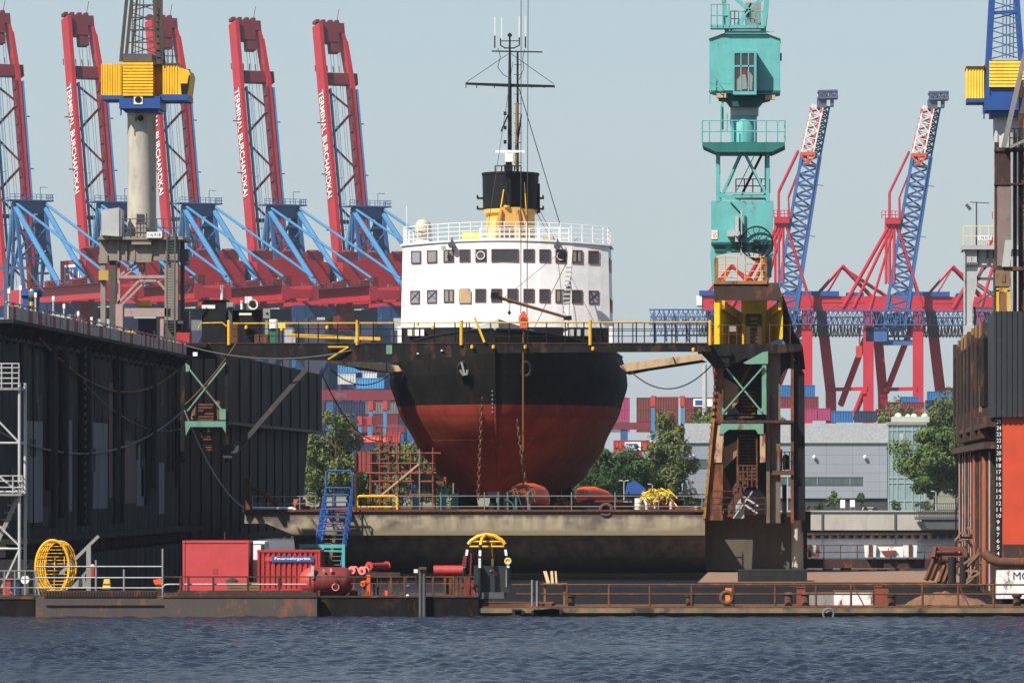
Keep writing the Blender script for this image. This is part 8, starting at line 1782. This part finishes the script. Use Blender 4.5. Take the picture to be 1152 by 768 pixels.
mb.build('stand', M['rust'], t); mb = MB(); mb.pbox(502, 509, 652, 668, 273.2, .3); mb.build('grey_pack', M['navy'], t)
pl_ = thing('mooring_pile', 'grey steel pile pair with a cap at the front of the black pontoon', 'pile', (X(475, 270.2), 270.2, -.5)); mb = MB()
for px in (473, 477.2): mb.tube((X(px, 270.2), 270.25, -.8), (X(px, 270.2), 270.25, Z(640, 270.2)), .085, 9)
mb.build('pile', M['grey_dk'], pl_); MB().pbox(471, 479.5, 637.5, 640.5, 270.05, .4).build('cap', M['tyre_brown'], pl_)
t = thing('lamp_box', 'small pale lamp box beside the pile cap', 'lamp', (X(468, 271), 271, DP)); MB().pbox(465.5, 470, 640, 644, 271, .2).build('box', M['offwhite'], t); MB().bar(P(468, 644, 271.1), P(468, 671, 271.1), .04).build('post', M['rust_dark'], t)
# arched safety frame
ar = thing('safety_frame', 'black arched frame with yellow crown and white lettering over a dark cabinet', 'frame', (X(546, 271.8), 272, DP)); Ya = 271.8
def leg_pts(px0, px1, y): return [P(px0, 672, Ya)+V(0, y, 0), P(px0-.3*(px0-px1)/abs(px0-px1), 640, Ya)+V(0, y, 0), P(px0+(px1-px0)*.12, 622, Ya)+V(0, y, 0), P(px0+(px1-px0)*.30, 611, Ya)+V(0, y, 0)]
mb = MB()
L1 = [P(521, 655, Ya), P(523, 637, Ya), P(524.5, 622, Ya), P(527, 612, Ya)]; L2 = [P(572, 655, Ya), P(572, 637, Ya), P(570.5, 622, Ya), P(568, 612, Ya)]; L3 = [P(540, 672, Ya-.7), P(540, 637, Ya-.7), P(540, 622, Ya-.7), P(540.5, 613, Ya-.65)]; L4 = [P(558, 672, Ya+1), P(558, 637, Ya+1), P(557, 622, Ya+.9), P(556, 612, Ya+.7)]
for L in (L1, L2, L3, L4): mb.path(L, .085, 8)
mb.build('leg', M['black'], ar, True)
mb = MB(); mb.path([L1[-1], P(530, 608, Ya), P(538, 603, Ya), P(547, 601, Ya), P(556, 602.5, Ya), P(564, 607, Ya), L2[-1]], .095, 8); mb.path([L3[-1], P(542, 606, Ya-.5), P(545, 602.5, Ya-.2), P(547, 601, Ya), P(552, 604, Ya+.4), L4[-1]], .08, 8)
for py in (609, 614.5): mb.tube(P(527, py, Ya), P(568, py, Ya), .055, 6)
mb.tube(P(553, 609, Ya), P(554, 626, Ya), .03, 5); mb.build('crown', M['yellow'], ar, True)
mb = MB()
for L in (L1, L2, L3):
    for k in range(9): p = Vector(L[1]).lerp(L[3] if k > 5 else L[2], k/9 if k <= 5 else k/11); mb.box(p.x-.07, p.x+.05, p.y-.12, p.y-.09, p.z-.05, p.z+.04)
mb.build('white_marks', M['white'], ar)
mb = MB(); mb.pbox(535, 573, 637, 666, Ya+.1, 1.2); mb.pbox(533, 542, 636, 668, Ya-.3, .5); mb.build('cabinet', paint('cabinet_black', (.03, .032, .034), .5, .3), ar); mb = MB(); mb.pbox(534, 567, 666, 673, Ya-.4, 2); mb.build('plinth', M['grey_dk'], ar)
mb = MB(); mb.pbox(569, 570.3, 640, 660, Ya+.05, .05); mb.lathe(P(552, 642, Ya+.05), [(.02, -.02), (.06, 0), (.02, .04)], 8); mb.build('white_strip', M['grey'], ar); MB().lathe(P(557.5, 645.5, Ya+.07), [(.02, 0), (.1, 0), (.1, .05), (.02, .05)], 10, 'Y').build('red_lamp', M['red_cont_dk'], ar)
mb = MB(); mb.ring(P(571.5, 631, Ya-.12), .13, .05, 'Y', 14, 6); mb.bar(P(554, 628, Ya), P(554, 636, Ya), .1); mb.build('life_ring', M['yellow_pale'], ar)
mb = MB(); mb.bar(P(521.5, 637, Ya-.1), P(523.5, 625, Ya-.1), .18, .1); mb.bar(P(529, 648, Ya-.2), P(530, 622, Ya-.2), .07); mb.pbox(530, 534, 652, 672, Ya+.2, .2); mb.pbox(522, 529, 650, 671, Ya+.4, .6); mb.build('red_gear', M['red_tank'], ar)
t = thing('leaning_bars', 'rust red leaning bars left of the arched frame cabinet', 'bars', (X(528, 271.5), 271.5, DP)); mb = MB(); mb.bar(P(519, 655, 271.4), P(524, 671, 271.4), .1); mb.bar(P(530, 655, 271.4), P(535, 671, 271.4), .09); mb.build('bars', M['rust_red'], t)
